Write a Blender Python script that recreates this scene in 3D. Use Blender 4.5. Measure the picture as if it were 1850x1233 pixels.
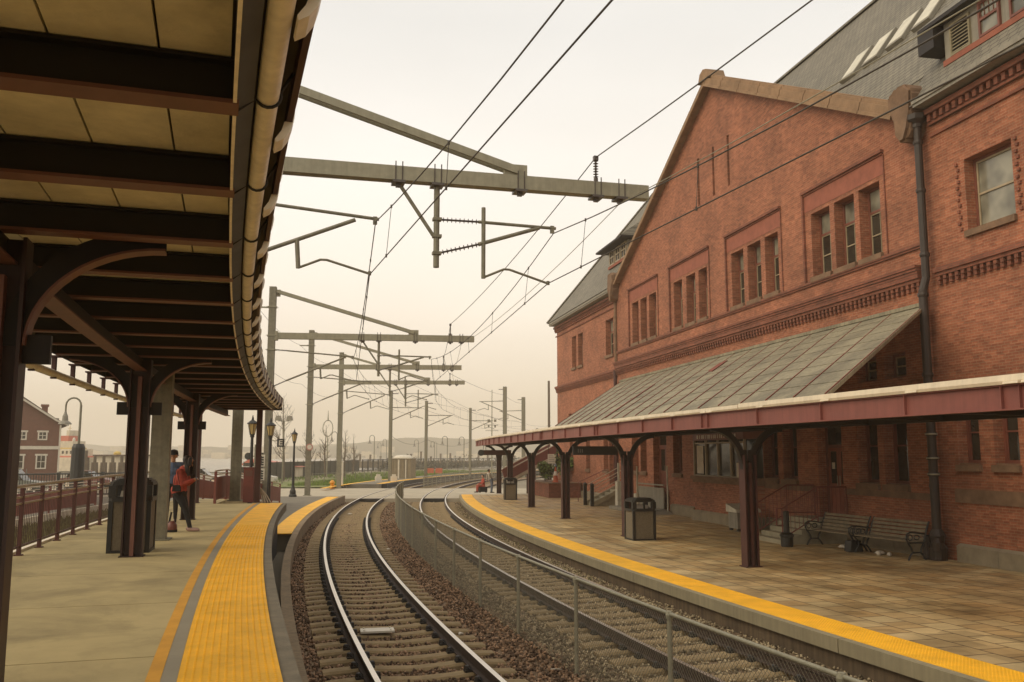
import bpy, bmesh, math, random
from math import sin, cos, tan, pi, radians, degrees, sqrt, atan2, hypot
from mathutils import Vector, Matrix
random.seed(11)
R = random.Random(5)
for o in list(bpy.data.objects):
    bpy.data.objects.remove(o)
scene = bpy.context.scene
col = scene.collection

# ------------------------------------------------------------------ camera
PITCH = math.atan(206.5 / 1620)
cd = bpy.data.cameras.new("camera")
cam = bpy.data.objects.new("camera", cd)
col.objects.link(cam)
cam.location = (0, 0, 2.77)
cam.rotation_euler = (pi / 2 + PITCH, 0, 0)
cd.sensor_width = 36
cd.lens = 1620 / 1850 * 36
cd.clip_start = 0.05
cd.clip_end = 9000
scene.camera = cam

# ------------------------------------------------------------------ sky, sun, exposure
SUN_EL, SUN_AZ = radians(36), radians(244)       # azimuth measured from +Y towards +X
w = bpy.data.worlds.new("World")
scene.world = w
w.use_nodes = True
nt = w.node_tree
N, L = nt.nodes, nt.links
N.clear()
out = N.new("ShaderNodeOutputWorld")
bg = N.new("ShaderNodeBackground")
sky = N.new("ShaderNodeTexSky")
sky.sky_type = 'NISHITA'
sky.sun_disc = False
sky.sun_elevation = SUN_EL
sky.sun_rotation = SUN_AZ
sky.air_density = 1.0
sky.dust_density = 6.0
tc = N.new("ShaderNodeTexCoord")
sep = N.new("ShaderNodeSeparateXYZ")
ramp = N.new("ShaderNodeValToRGB")
cr = ramp.color_ramp
cr.elements[0].position = 0.0
cr.elements[0].color = (0.90, 0.77, 0.59, 1)
cr.elements[1].position = 0.06
cr.elements[1].color = (0.97, 0.85, 0.68, 1)
for p, c in ((0.16, (1.02, 0.925, 0.80)), (0.30, (0.98, 0.935, 0.865)), (0.45, (0.83, 0.815, 0.78)), (1.0, (0.92, 0.86, 0.77))):
    e = cr.elements.new(p)
    e.color = (*c, 1)
noi = N.new("ShaderNodeTexNoise")
noi.inputs['Scale'].default_value = 1.7
noi.inputs['Detail'].default_value = 4
mapn = N.new("ShaderNodeMapping")
mapn.inputs['Scale'].default_value = (1, 1, 2.6)
mr = N.new("ShaderNodeMapRange")
mr.inputs['From Min'].default_value = 0.3
mr.inputs['From Max'].default_value = 0.7
mr.inputs['To Min'].default_value = 0.90
mr.inputs['To Max'].default_value = 1.03
mul = N.new("ShaderNodeMixRGB")
mul.blend_type = 'MULTIPLY'
mul.inputs[0].default_value = 1
skm = N.new("ShaderNodeMixRGB")
skm.blend_type = 'MULTIPLY'
skm.inputs[0].default_value = 1
skm.inputs[2].default_value = (0.06, 0.06, 0.06, 1)
mix = N.new("ShaderNodeMixRGB")
mix.inputs[0].default_value = 0.93               # thick overcast in front of the clear sky
L.new(tc.outputs['Generated'], sep.inputs[0])
L.new(tc.outputs['Generated'], mapn.inputs[0])
L.new(mapn.outputs[0], noi.inputs[0])
L.new(sep.outputs['Z'], ramp.inputs[0])
L.new(noi.outputs[0], mr.inputs[0])
L.new(ramp.outputs[0], mul.inputs[1])
L.new(mr.outputs[0], mul.inputs[2])
L.new(sky.outputs[0], skm.inputs[1])
L.new(skm.outputs[0], mix.inputs[1])
L.new(mul.outputs[0], mix.inputs[2])
L.new(mix.outputs[0], bg.inputs[0])
bg.inputs[1].default_value = 1.03
L.new(bg.outputs[0], out.inputs[0])

sd = bpy.data.lights.new("sun", 'SUN')
sun = bpy.data.objects.new("sun", sd)
col.objects.link(sun)
sd.energy = 1.5
sd.angle = radians(45)
sd.color = (1, 0.82, 0.56)
dirv = Vector((sin(SUN_AZ) * cos(SUN_EL), cos(SUN_AZ) * cos(SUN_EL), sin(SUN_EL)))
sun.rotation_euler = dirv.to_track_quat('Z', 'Y').to_euler()

scene.view_settings.view_transform = 'Standard'
scene.view_settings.look = 'None'
scene.view_settings.exposure = 0.26
scene.view_settings.gamma = 1
scene.view_settings.use_curve_mapping = False
scene.render.engine = 'CYCLES'
scene.cycles.max_bounces = 8
scene.cycles.diffuse_bounces = 4
scene.cycles.transparent_max_bounces = 12
scene.cycles.volume_bounces = 1

# ------------------------------------------------------------------ materials
def rgb(r, g, b):
    f = lambda v: ((v / 255 + 0.055) / 1.055) ** 2.4 if v > 10 else v / 255 / 12.92
    return (f(r), f(g), f(b))

def new_mat(name):
    m = bpy.data.materials.new(name)
    m.use_nodes = True
    nt = m.node_tree
    b = nt.nodes['Principled BSDF']
    return m, nt, b

def scl(c, k):
    return tuple(min(1, max(0, x * k)) for x in c)

def mat(name, c, rough=0.7, metal=0.0, var=0.18, scale=3.0, bump=0.0, bscale=40.0, c2=None, streak=0.0, spec=0.5, island=False, uv=False, stain=0.0):
    """principled material with mottled colour (noise over object space), optional bump, vertical streaks"""
    m, nt, b = new_mat(name)
    N, L = nt.nodes, nt.links
    tc = N.new("ShaderNodeTexCoord")
    co = tc.outputs['UV'] if uv else tc.outputs['Object']
    n1 = N.new("ShaderNodeTexNoise")
    n1.inputs['Scale'].default_value = scale
    n1.inputs['Detail'].default_value = 6
    n1.inputs['Roughness'].default_value = 0.65
    L.new(co, n1.inputs[0])
    rp = N.new("ShaderNodeValToRGB")
    rp.color_ramp.elements[0].position = 0.3
    rp.color_ramp.elements[1].position = 0.7
    rp.color_ramp.elements[0].color = (*scl(c, 1 - var), 1)
    rp.color_ramp.elements[1].color = (*(c2 if c2 else scl(c, 1 + var)), 1)
    if island:
        g = N.new("ShaderNodeNewGeometry")
        ad = N.new("ShaderNodeMath")
        ad.operation = 'ADD'
        ml = N.new("ShaderNodeMath")
        ml.operation = 'MULTIPLY_ADD'
        ml.inputs[1].default_value = 0.8
        ml.inputs[2].default_value = -0.4
        L.new(g.outputs['Random Per Island'], ml.inputs[0])
        L.new(n1.outputs[0], ad.inputs[0])
        L.new(ml.outputs[0], ad.inputs[1])
        L.new(ad.outputs[0], rp.inputs[0])
    else:
        L.new(n1.outputs[0], rp.inputs[0])
    last = rp.outputs[0]
    if streak:
        mp = N.new("ShaderNodeMapping")
        mp.inputs['Scale'].default_value = (6, 6, 0.35)
        n2 = N.new("ShaderNodeTexNoise")
        n2.inputs['Scale'].default_value = 2
        n2.inputs['Detail'].default_value = 5
        L.new(tc.outputs['Object'], mp.inputs[0])
        L.new(mp.outputs[0], n2.inputs[0])
        r2 = N.new("ShaderNodeMapRange")
        r2.inputs['From Min'].default_value = 0.35
        r2.inputs['From Max'].default_value = 0.65
        r2.inputs['To Min'].default_value = 1 - streak
        r2.inputs['To Max'].default_value = 1 + streak * 0.4
        L.new(n2.outputs[0], r2.inputs[0])
        mm = N.new("ShaderNodeMixRGB")
        mm.blend_type = 'MULTIPLY'
        mm.inputs[0].default_value = 1
        L.new(last, mm.inputs[1])
        L.new(r2.outputs[0], mm.inputs[2])
        last = mm.outputs[0]
    if stain:                       # broad dirt patches with soft, ragged outlines
        n4 = N.new("ShaderNodeTexNoise")
        n4.inputs['Scale'].default_value = 0.55
        n4.inputs['Detail'].default_value = 9
        n4.inputs['Roughness'].default_value = 0.72
        n4.inputs['Distortion'].default_value = 0.6
        L.new(tc.outputs['Object'], n4.inputs[0])
        r4 = N.new("ShaderNodeMapRange")
        r4.inputs['From Min'].default_value = 0.36
        r4.inputs['From Max'].default_value = 0.52
        r4.inputs['To Min'].default_value = 1 - stain
        r4.inputs['To Max'].default_value = 1.0
        L.new(n4.outputs[0], r4.inputs[0])
        m4 = N.new("ShaderNodeMixRGB")
        m4.blend_type = 'MULTIPLY'
        m4.inputs[0].default_value = 1
        L.new(last, m4.inputs[1])
        L.new(r4.outputs[0], m4.inputs[2])
        last = m4.outputs[0]
    L.new(last, b.inputs['Base Color'])
    b.inputs['Roughness'].default_value = rough
    b.inputs['Metallic'].default_value = metal
    b.inputs['Specular IOR Level'].default_value = spec
    if bump:
        n3 = N.new("ShaderNodeTexNoise")
        n3.inputs['Scale'].default_value = bscale
        n3.inputs['Detail'].default_value = 5
        L.new(co, n3.inputs[0])
        bp = N.new("ShaderNodeBump")
        bp.inputs['Strength'].default_value = bump
        bp.inputs['Distance'].default_value = 0.02
        L.new(n3.outputs[0], bp.inputs['Height'])
        L.new(bp.outputs[0], b.inputs['Normal'])
    return m

def brick_mat(name, ca, cb, mortar, bw=0.21, rh=0.068, msize=0.008, vary=0.16, stain=0.3, mode='wall', rough=0.85, offs=0.5, bump=0.35, wet=0.0):
    """bricks / slates / pavers; mode wall: (x+y, z) in object space, uv: from the mesh UVs, roof: (y, slope)"""
    m, nt, b = new_mat(name)
    N, L = nt.nodes, nt.links
    tc = N.new("ShaderNodeTexCoord")
    if mode == 'uv':
        vec = tc.outputs['UV']
    else:
        sp = N.new("ShaderNodeSeparateXYZ")
        L.new(tc.outputs['Object'], sp.inputs[0])
        ad = N.new("ShaderNodeMath")
        ad.operation = 'ADD'
        L.new(sp.outputs['X'], ad.inputs[0])
        L.new(sp.outputs['Y'], ad.inputs[1])
        cb_ = N.new("ShaderNodeCombineXYZ")
        L.new(sp.outputs['Y'] if mode == 'roof' else ad.outputs[0], cb_.inputs[0])
        L.new(sp.outputs['Z'], cb_.inputs[1])
        vec = cb_.outputs[0]
    bt = N.new("ShaderNodeTexBrick")
    bt.offset = offs
    bt.inputs['Scale'].default_value = 1
    bt.inputs['Brick Width'].default_value = bw
    bt.inputs['Row Height'].default_value = rh
    bt.inputs['Mortar Size'].default_value = msize
    bt.inputs['Mortar Smooth'].default_value = 0.3
    bt.inputs['Bias'].default_value = 0.0
    bt.inputs['Color1'].default_value = (*ca, 1)
    bt.inputs['Color2'].default_value = (*cb, 1)
    bt.inputs['Mortar'].default_value = (*mortar, 1)
    L.new(vec, bt.inputs[0])
    n1 = N.new("ShaderNodeTexNoise")
    n1.inputs['Scale'].default_value = 0.55
    n1.inputs['Detail'].default_value = 7
    n1.inputs['Roughness'].default_value = 0.7
    L.new(tc.outputs['Object'], n1.inputs[0])
    mr = N.new("ShaderNodeMapRange")
    mr.inputs['From Min'].default_value = 0.3
    mr.inputs['From Max'].default_value = 0.7
    mr.inputs['To Min'].default_value = 1 - stain
    mr.inputs['To Max'].default_value = 1 + stain * 0.6
    L.new(n1.outputs[0], mr.inputs[0])
    mm = N.new("ShaderNodeMixRGB")
    mm.blend_type = 'MULTIPLY'
    mm.inputs[0].default_value = 1
    L.new(bt.outputs[0], mm.inputs[1])
    L.new(mr.outputs[0], mm.inputs[2])
    # a finer speckle, stretched along the courses, for single dark and pale bricks
    mp = N.new("ShaderNodeMapping")
    mp.inputs['Scale'].default_value = (1 / bw, 1 / bw, 1 / rh) if mode != 'uv' else (1 / bw, 1 / bw, 1 / bw)
    wn = N.new("ShaderNodeTexVoronoi")
    wn.voronoi_dimensions = '2D'
    wn.inputs['Scale'].default_value = 1.0
    wn.inputs['Randomness'].default_value = 0.35
    mp.inputs['Scale'].default_value = (1 / bw, 1 / rh, 1)
    L.new(vec, mp.inputs[0])
    L.new(mp.outputs[0], wn.inputs[0])
    bwn = N.new("ShaderNodeRGBToBW")
    L.new(wn.outputs['Color'], bwn.inputs[0])
    m2 = N.new("ShaderNodeMapRange")
    m2.inputs['From Min'].default_value = 0.15
    m2.inputs['From Max'].default_value = 0.85
    m2.inputs['To Min'].default_value = 1 - vary
    m2.inputs['To Max'].default_value = 1 + vary
    L.new(bwn.outputs[0], m2.inputs[0])
    m3 = N.new("ShaderNodeMixRGB")
    m3.blend_type = 'MULTIPLY'
    m3.inputs[0].default_value = 1
    L.new(mm.outputs[0], m3.inputs[1])
    L.new(m2.outputs[0], m3.inputs[2])
    L.new(m3.outputs[0], b.inputs['Base Color'])
    b.inputs['Roughness'].default_value = rough
    if wet:
        rr = N.new("ShaderNodeMapRange")
        rr.inputs['From Min'].default_value = 0.4
        rr.inputs['From Max'].default_value = 0.62
        rr.inputs['To Min'].default_value = rough - wet
        rr.inputs['To Max'].default_value = rough
        L.new(n1.outputs[0], rr.inputs[0])
        L.new(rr.outputs[0], b.inputs['Roughness'])
    bp = N.new("ShaderNodeBump")
    bp.inputs['Strength'].default_value = bump
    bp.inputs['Distance'].default_value = 0.01
    inv = N.new("ShaderNodeMath")
    inv.operation = 'SUBTRACT'
    inv.inputs[0].default_value = 1
    L.new(bt.outputs['Fac'], inv.inputs[1])
    L.new(inv.outputs[0], bp.inputs['Height'])
    L.new(bp.outputs[0], b.inputs['Normal'])
    return m

def glass_mat(name, c, rough=0.06):
    m, nt, b = new_mat(name)
    N, L = nt.nodes, nt.links
    tc = N.new("ShaderNodeTexCoord")
    n1 = N.new("ShaderNodeTexNoise")
    n1.inputs['Scale'].default_value = 1.4
    n1.inputs['Detail'].default_value = 2
    L.new(tc.outputs['Object'], n1.inputs[0])
    rp = N.new("ShaderNodeValToRGB")
    rp.color_ramp.elements[0].position = 0.35
    rp.color_ramp.elements[1].position = 0.65
    rp.color_ramp.elements[0].color = (*scl(c, 0.5), 1)
    rp.color_ramp.elements[1].color = (*scl(c, 1.5), 1)
    L.new(n1.outputs[0], rp.inputs[0])
    L.new(rp.outputs[0], b.inputs['Base Color'])
    b.inputs['Roughness'].default_value = rough
    b.inputs['Specular IOR Level'].default_value = 0.6
    return m

M = {}
M['brick'] = brick_mat('red_brick', (0.255, 0.078, 0.038), (0.33, 0.115, 0.058), (0.32, 0.175, 0.105), vary=0.2, stain=0.36)
M['brickdark'] = brick_mat('dark_brick', (0.19, 0.06, 0.034), (0.24, 0.08, 0.045), (0.14, 0.07, 0.045), stain=0.35)
M['brownstone'] = mat('brownstone', (0.175, 0.105, 0.062), 0.9, var=0.3, scale=2.5, bump=0.4, bscale=12)
M['coping'] = mat('sandstone_coping', (0.255, 0.16, 0.09), 0.9, var=0.28, scale=1.6, bump=0.3, bscale=15)
M['granite'] = mat('granite_plinth', (0.24, 0.20, 0.135), 0.9, var=0.2, scale=2.2, bump=0.3, bscale=20)
M['slate'] = brick_mat('roof_slates', (0.165, 0.15, 0.115), (0.205, 0.185, 0.14), (0.055, 0.05, 0.04), bw=0.30, rh=0.17, msize=0.016, vary=0.10, stain=0.2, mode='roof', rough=0.75)
M['leanto'] = mat('weathered_metal_sheet', (0.25, 0.222, 0.148), 0.7, var=0.3, scale=0.9, streak=0.25, stain=0.35)
M['rustred'] = mat('red_oxide_patch', (0.20, 0.055, 0.035), 0.8)
M['wallbrown'] = mat('stained_platform_wall', (0.12, 0.085, 0.05), 0.9, var=0.3, scale=1.2, streak=0.3)
M['trimred'] = mat('brick_red_trim', (0.27, 0.085, 0.05), 0.8, var=0.2)
M['windowframe'] = mat('window_frame_paint', (0.17, 0.055, 0.035), 0.55)
M['windowpale'] = mat('pale_sash_paint', (0.35, 0.28, 0.18), 0.5)
M['glass'] = glass_mat('window_glass', (0.03, 0.027, 0.02))
M['glasspale'] = glass_mat('window_glass_blind', (0.20, 0.19, 0.145), 0.15)
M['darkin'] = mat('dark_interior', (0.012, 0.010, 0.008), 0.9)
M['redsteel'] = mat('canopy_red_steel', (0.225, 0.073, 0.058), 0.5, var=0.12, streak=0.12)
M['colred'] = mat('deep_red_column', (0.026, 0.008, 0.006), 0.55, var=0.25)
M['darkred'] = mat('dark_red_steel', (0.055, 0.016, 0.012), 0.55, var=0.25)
M['blackred'] = mat('shaded_brown_steel', (0.007, 0.0035, 0.0025), 0.6, var=0.3)  # near-black: the shade under canopies and eaves is put into the colour
M['pipe'] = mat('brown_black_pipe', (0.028, 0.018, 0.013), 0.55, var=0.3)
M['flange'] = mat('lit_flange_red', (0.15, 0.06, 0.042), 0.55)  # lit copy of the steel: light from below put into the colour
M['creamgutter'] = mat('cream_gutter_paint', (0.86, 0.78, 0.62), 0.45, var=0.1, streak=0.12)
M['whiteedge'] = mat('white_roof_edge', (0.72, 0.63, 0.48), 0.5, var=0.1, scale=2.0, streak=0.08)
M['soffit'] = mat('cement_board_soffit', (0.64, 0.57, 0.39), 0.85, stain=0.3, var=0.2, scale=2.2, bump=0.12, bscale=60)
M['bluedark'] = mat('dark_drip_flashing', (0.055, 0.055, 0.06), 0.5, var=0.35)
M['galv'] = mat('galvanised_steel', (0.30, 0.28, 0.20), 0.55, metal=0.35, var=0.12, scale=6, streak=0.1)
M['galvdull'] = mat('dull_galvanised_post', (0.215, 0.20, 0.145), 0.7, metal=0.2, var=0.2, scale=9, streak=0.14)
M['wire'] = mat('weathered_copper_wire', (0.055, 0.045, 0.034), 0.6)
M['insul'] = mat('brown_insulator', (0.075, 0.06, 0.05), 0.35)
M['concrete'] = mat('platform_concrete', (0.42, 0.34, 0.165), 0.85, stain=0.3, var=0.16, scale=1.1, bump=0.12, bscale=90, streak=0.0)
M['kerb'] = mat('kerb_concrete', (0.25, 0.185, 0.11), 0.9, var=0.22, scale=1.4, bump=0.25, bscale=30, streak=0.2)
M['coppinggrey'] = mat('grey_edge_coping', (0.26, 0.225, 0.14), 0.85, var=0.14, scale=1.4, streak=0.12)
M['wood'] = mat('grey_timber_edge', (0.17, 0.145, 0.10), 0.85, var=0.25, scale=4, bump=0.3)
M['yellow'] = mat('yellow_tactile_paint', (0.88, 0.46, 0.012), 0.65, stain=0.16, var=0.13, scale=2.6)
M['yellowline'] = mat('worn_yellow_line', (0.62, 0.31, 0.03), 0.75, var=0.14, scale=3)
M['greyline'] = mat('grey_tactile_strip', (0.27, 0.24, 0.175), 0.8, var=0.08)
M['paver'] = brick_mat('stone_pavers', (0.40, 0.265, 0.115), (0.50, 0.385, 0.20), (0.12, 0.08, 0.04), bw=0.5, rh=0.5, msize=0.016, vary=0.2, stain=0.42, mode='uv', rough=0.72, bump=0.3, wet=0.25)
M['asphalt'] = mat('asphalt', (0.165, 0.145, 0.108), 0.9, var=0.16, scale=0.8, bump=0.2, bscale=120)
M['crossing'] = mat('crossing_panels', (0.40, 0.35, 0.26), 0.9, var=0.16, scale=0.7, bump=0.15, bscale=60)
M['rubber'] = mat('black_rubber', (0.02, 0.018, 0.015), 0.8)
M['ballbed'] = mat('ballast_gravel', (0.20, 0.135, 0.08), 0.95, var=0.45, scale=22, bump=0.8, bscale=45)
M['stonebrown'] = mat('brown_ballast_stone', (0.17, 0.098, 0.054), 0.95, var=0.6, scale=2, island=True, c2=(0.34, 0.215, 0.13))
M['stonegrey'] = mat('grey_ballast_stone', (0.25, 0.19, 0.11), 0.95, var=0.5, scale=2, island=True, c2=(0.46, 0.37, 0.23))
M['tie'] = mat('weathered_sleeper', (0.25, 0.18, 0.09), 0.9, var=0.3, scale=3, bump=0.3, bscale=30)
M['railtop'] = mat('polished_rail_head', (0.72, 0.66, 0.58), 0.3, metal=0.9, var=0.06)
M['railside'] = mat('rusty_rail_web', (0.052, 0.033, 0.024), 0.8, var=0.3, scale=8)
M['clip'] = mat('black_rail_clip', (0.018, 0.015, 0.012), 0.6)
M['black'] = mat('black_cast_iron', (0.017, 0.018, 0.017), 0.5, var=0.3)
M['blackplastic'] = mat('black_plastic', (0.014, 0.013, 0.011), 0.45, var=0.2)
M['bintan'] = mat('tan_aggregate_panel', (0.15, 0.122, 0.08), 0.9, var=0.25, scale=30)
M['redrail'] = mat('red_handrail_paint', (0.17, 0.04, 0.03), 0.55)
M['darkrail'] = mat('dark_red_rail_paint', (0.085, 0.024, 0.018), 0.55)
M['railpale'] = mat('worn_grey_handrail', (0.46, 0.37, 0.27), 0.6, metal=0.2)
M['benchwood'] = mat('weathered_bench_slat', (0.19, 0.15, 0.095), 0.8, var=0.35, scale=5)
M['stepstone'] = mat('stone_step', (0.30, 0.27, 0.19), 0.9, var=0.2)
M['grass'] = mat('grass_blades', (0.13, 0.19, 0.035), 0.9, var=0.4, scale=0.7, island=True)
M['drygrass'] = mat('dry_grass_blades', (0.15, 0.14, 0.05), 0.9, var=0.4, scale=0.7, island=True)
M['lawn'] = mat('lawn_soil', (0.15, 0.17, 0.05), 0.95, var=0.35, scale=0.6)
M['soil'] = mat('brown_verge_soil', (0.13, 0.105, 0.06), 0.95, var=0.35, scale=0.9)
M['path'] = mat('pale_path_gravel', (0.28, 0.235, 0.165), 0.95, var=0.15, scale=0.5)
M['leaf'] = mat('green_leaves', (0.09, 0.13, 0.025), 0.8, var=0.45, scale=3, island=True)
M['bark'] = mat('bare_branch_bark', (0.13, 0.10, 0.07), 0.9, var=0.25)
M['screen'] = mat('dark_windscreen_mesh', (0.05, 0.048, 0.034), 0.9, var=0.35, scale=0.8)
M['white'] = mat('white_paint', (0.60, 0.55, 0.45), 0.5, var=0.1)
M['tan'] = mat('tan_hut_panel', (0.22, 0.18, 0.115), 0.7, var=0.12, streak=0.2)
M['lampglass'] = mat('amber_lamp_glass', (0.50, 0.36, 0.14), 0.35, var=0.15)
M['hydrant'] = mat('orange_hydrant_paint', (0.62, 0.27, 0.02), 0.5)
M['orange'] = mat('orange_barrier_plastic', (0.42, 0.09, 0.035), 0.6)
M['water'] = mat('river_water', (0.13, 0.115, 0.085), 0.22, var=0.12, scale=0.05, bump=0.25, bscale=1.2)
M['hill'] = mat('far_hill_woods', (0.05, 0.052, 0.035), 0.95, var=0.4, scale=0.02)
M['ground'] = mat('waterfront_ground', (0.20, 0.172, 0.122), 0.95, var=0.2, scale=0.12)
M['clapboard'] = mat('brown_clapboard', (0.15, 0.062, 0.038), 0.8, var=0.12)
M['roofbrown'] = mat('brown_shingle_roof', (0.10, 0.062, 0.05), 0.9, var=0.2)
M['shipwhite'] = mat('white_ship_paint', (0.55, 0.48, 0.36), 0.5, var=0.2, scale=0.8)
M['shipred'] = mat('red_ship_paint', (0.50, 0.13, 0.08), 0.5, var=0.2)
M['shipyellow'] = mat('yellow_ship_paint', (0.55, 0.38, 0.08), 0.5, var=0.2)
M['dullred'] = mat('dull_red_car_paint', (0.16, 0.05, 0.035), 0.4)
M['carpaint'] = mat('silver_green_car_paint', (0.16, 0.17, 0.14), 0.3, metal=0.3)
M['carwhite'] = mat('pale_car_paint', (0.45, 0.42, 0.36), 0.3)
M['tyre'] = mat('tyre_rubber', (0.02, 0.02, 0.018), 0.8)
M['redcloth'] = mat('red_jacket_cloth', (0.36, 0.058, 0.038), 0.85, var=0.35, scale=9, bump=0.3, bscale=14)
M['blackcloth'] = mat('black_cloth', (0.014, 0.013, 0.014), 0.9, var=0.3, scale=9)
M['bluecloth'] = mat('blue_shirt_cloth', (0.07, 0.10, 0.17), 0.85, var=0.25, scale=9)
M['jeans'] = mat('blue_jeans_cloth', (0.11, 0.13, 0.17), 0.9, var=0.3, scale=8)
M['greycloth'] = mat('pale_grey_cloth', (0.42, 0.38, 0.32), 0.9, var=0.2, scale=8)
M['skin'] = mat('skin', (0.42, 0.22, 0.13), 0.6, var=0.06)
M['hair'] = mat('dark_hair', (0.014, 0.011, 0.009), 0.6, var=0.4, scale=30)
M['shoe'] = mat('pinkish_shoe', (0.30, 0.19, 0.16), 0.7)
M['litter'] = mat('white_litter', (0.55, 0.50, 0.42), 0.8)
M['lid'] = mat('white_cart_lid', (0.55, 0.52, 0.42), 0.5)
M['greybox'] = mat('grey_painted_panel', (0.24, 0.22, 0.175), 0.6, var=0.14, streak=0.15)
M['signblack'] = mat('black_sign_face', (0.012, 0.012, 0.012), 0.5)
M['signpale'] = mat('pale_sign_lettering', (0.62, 0.58, 0.48), 0.5)
M['pink'] = mat('pale_pink_sign', (0.45, 0.20, 0.17), 0.5)

# ------------------------------------------------------------------ mesh builder
class MB:
    def __init__(s):
        s.v, s.f, s.mi, s.uv = [], [], [], []
        s.m = 0
    def pts(s, ps):
        i = len(s.v)
        s.v.extend([tuple(p) for p in ps])
        return i
    def face(s, idx, uv=None):
        s.f.append(tuple(idx))
        s.mi.append(s.m)
        s.uv.append(uv)
    def poly(s, ps, uv=None):
        i = s.pts(ps)
        s.face(range(i, i + len(ps)), uv)
        return s
    def box(s, x0, x1, y0, y1, z0, z1):
        i = s.pts([(x0, y0, z0), (x1, y0, z0), (x1, y1, z0), (x0, y1, z0), (x0, y0, z1), (x1, y0, z1), (x1, y1, z1), (x0, y1, z1)])
        for q in ((0, 3, 2, 1), (4, 5, 6, 7), (0, 1, 5, 4), (1, 2, 6, 5), (2, 3, 7, 6), (3, 0, 4, 7)):
            s.face([i + k for k in q])
        return s
    def cbox(s, c, sx, sy, sz):
        return s.box(c[0] - sx / 2, c[0] + sx / 2, c[1] - sy / 2, c[1] + sy / 2, c[2] - sz / 2, c[2] + sz / 2)
    def bar(s, p, q, w, h, up=(0, 0, 1)):
        p, q = Vector(p), Vector(q)
        d = (q - p).normalized()
        up = Vector(up)
        sd = d.cross(up)
        if sd.length < 1e-4:
            sd = d.cross(Vector((0, 1, 0)))
        sd.normalize()
        u = sd.cross(d)
        a, b = sd * w / 2, u * h / 2
        i = s.pts([p - a - b, p + a - b, p + a + b, p - a + b, q - a - b, q + a - b, q + a + b, q - a + b])
        for k in ((0, 1, 2, 3), (7, 6, 5, 4), (0, 4, 5, 1), (1, 5, 6, 2), (2, 6, 7, 3), (3, 7, 4, 0)):
            s.face([i + j for j in k])
        return s
    def tube(s, ps, r, n=8, cap=True):
        ps = [Vector(p) for p in ps]
        rs = r if isinstance(r, (list, tuple)) else [r] * len(ps)
        rings = []
        pu = None
        for k, p in enumerate(ps):
            d = (ps[min(k + 1, len(ps) - 1)] - ps[max(k - 1, 0)]).normalized()
            if pu is None:
                ref = Vector((0, 0, 1)) if abs(d.z) < 0.9 else Vector((0, 1, 0))
                u = d.cross(ref).normalized()
            else:
                u = (pu - d * pu.dot(d))
                u = u.normalized() if u.length > 1e-6 else d.orthogonal().normalized()
            pu = u
            w_ = d.cross(u)
            rings.append(s.pts([p + (u * cos(2 * pi * j / n) + w_ * sin(2 * pi * j / n)) * rs[k] for j in range(n)]))
        for a, b in zip(rings, rings[1:]):
            for j in range(n):
                k = (j + 1) % n
                s.face((a + j, a + k, b + k, b + j))
        if cap:
            s.face([rings[0] + j for j in range(n)][::-1])
            s.face([rings[-1] + j for j in range(n)])
        return s
    def lathe(s, prof, n=12, c=(0, 0, 0), cap=True):
        rings = [s.pts([(c[0] + r * cos(2 * pi * j / n), c[1] + r * sin(2 * pi * j / n), c[2] + z) for j in range(n)]) for r, z in prof]
        for a, b in zip(rings, rings[1:]):
            for j in range(n):
                k = (j + 1) % n
                s.face((a + j, a + k, b + k, b + j))
        if cap:
            s.face([rings[0] + j for j in range(n)][::-1])
            s.face([rings[-1] + j for j in range(n)])
        return s
    def prism(s, ps, off):
        """closed planar polygon ps extruded by vector off"""
        n = len(ps)
        o = Vector(off)
        a = s.pts(ps)
        b = s.pts([Vector(p) + o for p in ps])
        s.face(list(range(a, a + n))[::-1])
        s.face(range(b, b + n))
        for j in range(n):
            k = (j + 1) % n
            s.face((a + j, a + k, b + k, b + j))
        return s
    def strip(s, A, B, thick=None):
        """quads between two poly-lines"""
        a, b = s.pts(A), s.pts(B)
        for j in range(len(A) - 1):
            s.face((a + j, a + j + 1, b + j + 1, b + j))
        return s
    def sweep(s, prof, ph0, ph1, step=0.25, closed=True, uvscale=True, mats=None, rfun=None):
        """profile of (r, z) swept round the curve's centre from angle ph0 to ph1 (degrees)"""
        n = max(1, int(abs(ph1 - ph0) / step + 0.5))
        rings = []
        for k in range(n + 1):
            ph = ph0 + (ph1 - ph0) * k / n
            dr = rfun(ph) if rfun else 0
            rings.append(s.pts([PP(r + dr, ph, z) for r, z in prof]))
        m = len(prof)
        cum = [0]
        for j in range(m):
            a, b = prof[j], prof[(j + 1) % m]
            cum.append(cum[-1] + hypot(a[0] - b[0], a[1] - b[1]))
        rm = prof[0][0]
        for k in range(n):
            u0 = radians(ph0 + (ph1 - ph0) * k / n) * rm
            u1 = radians(ph0 + (ph1 - ph0) * (k + 1) / n) * rm
            a, b = rings[k], rings[k + 1]
            for j in range(m if closed else m - 1):
                q = (j + 1) % m
                if mats:
                    s.m = mats[j]
                s.face((a + j, a + q, b + q, b + j), [(u0, cum[j]), (u0, cum[j + 1]), (u1, cum[j + 1]), (u1, cum[j])])
        if closed:
            if mats:
                s.m = mats[0]
            s.face([rings[0] + j for j in range(m)][::-1])
            s.face([rings[-1] + j for j in range(m)])
        s.m = 0 if mats else s.m
        return s
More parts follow.
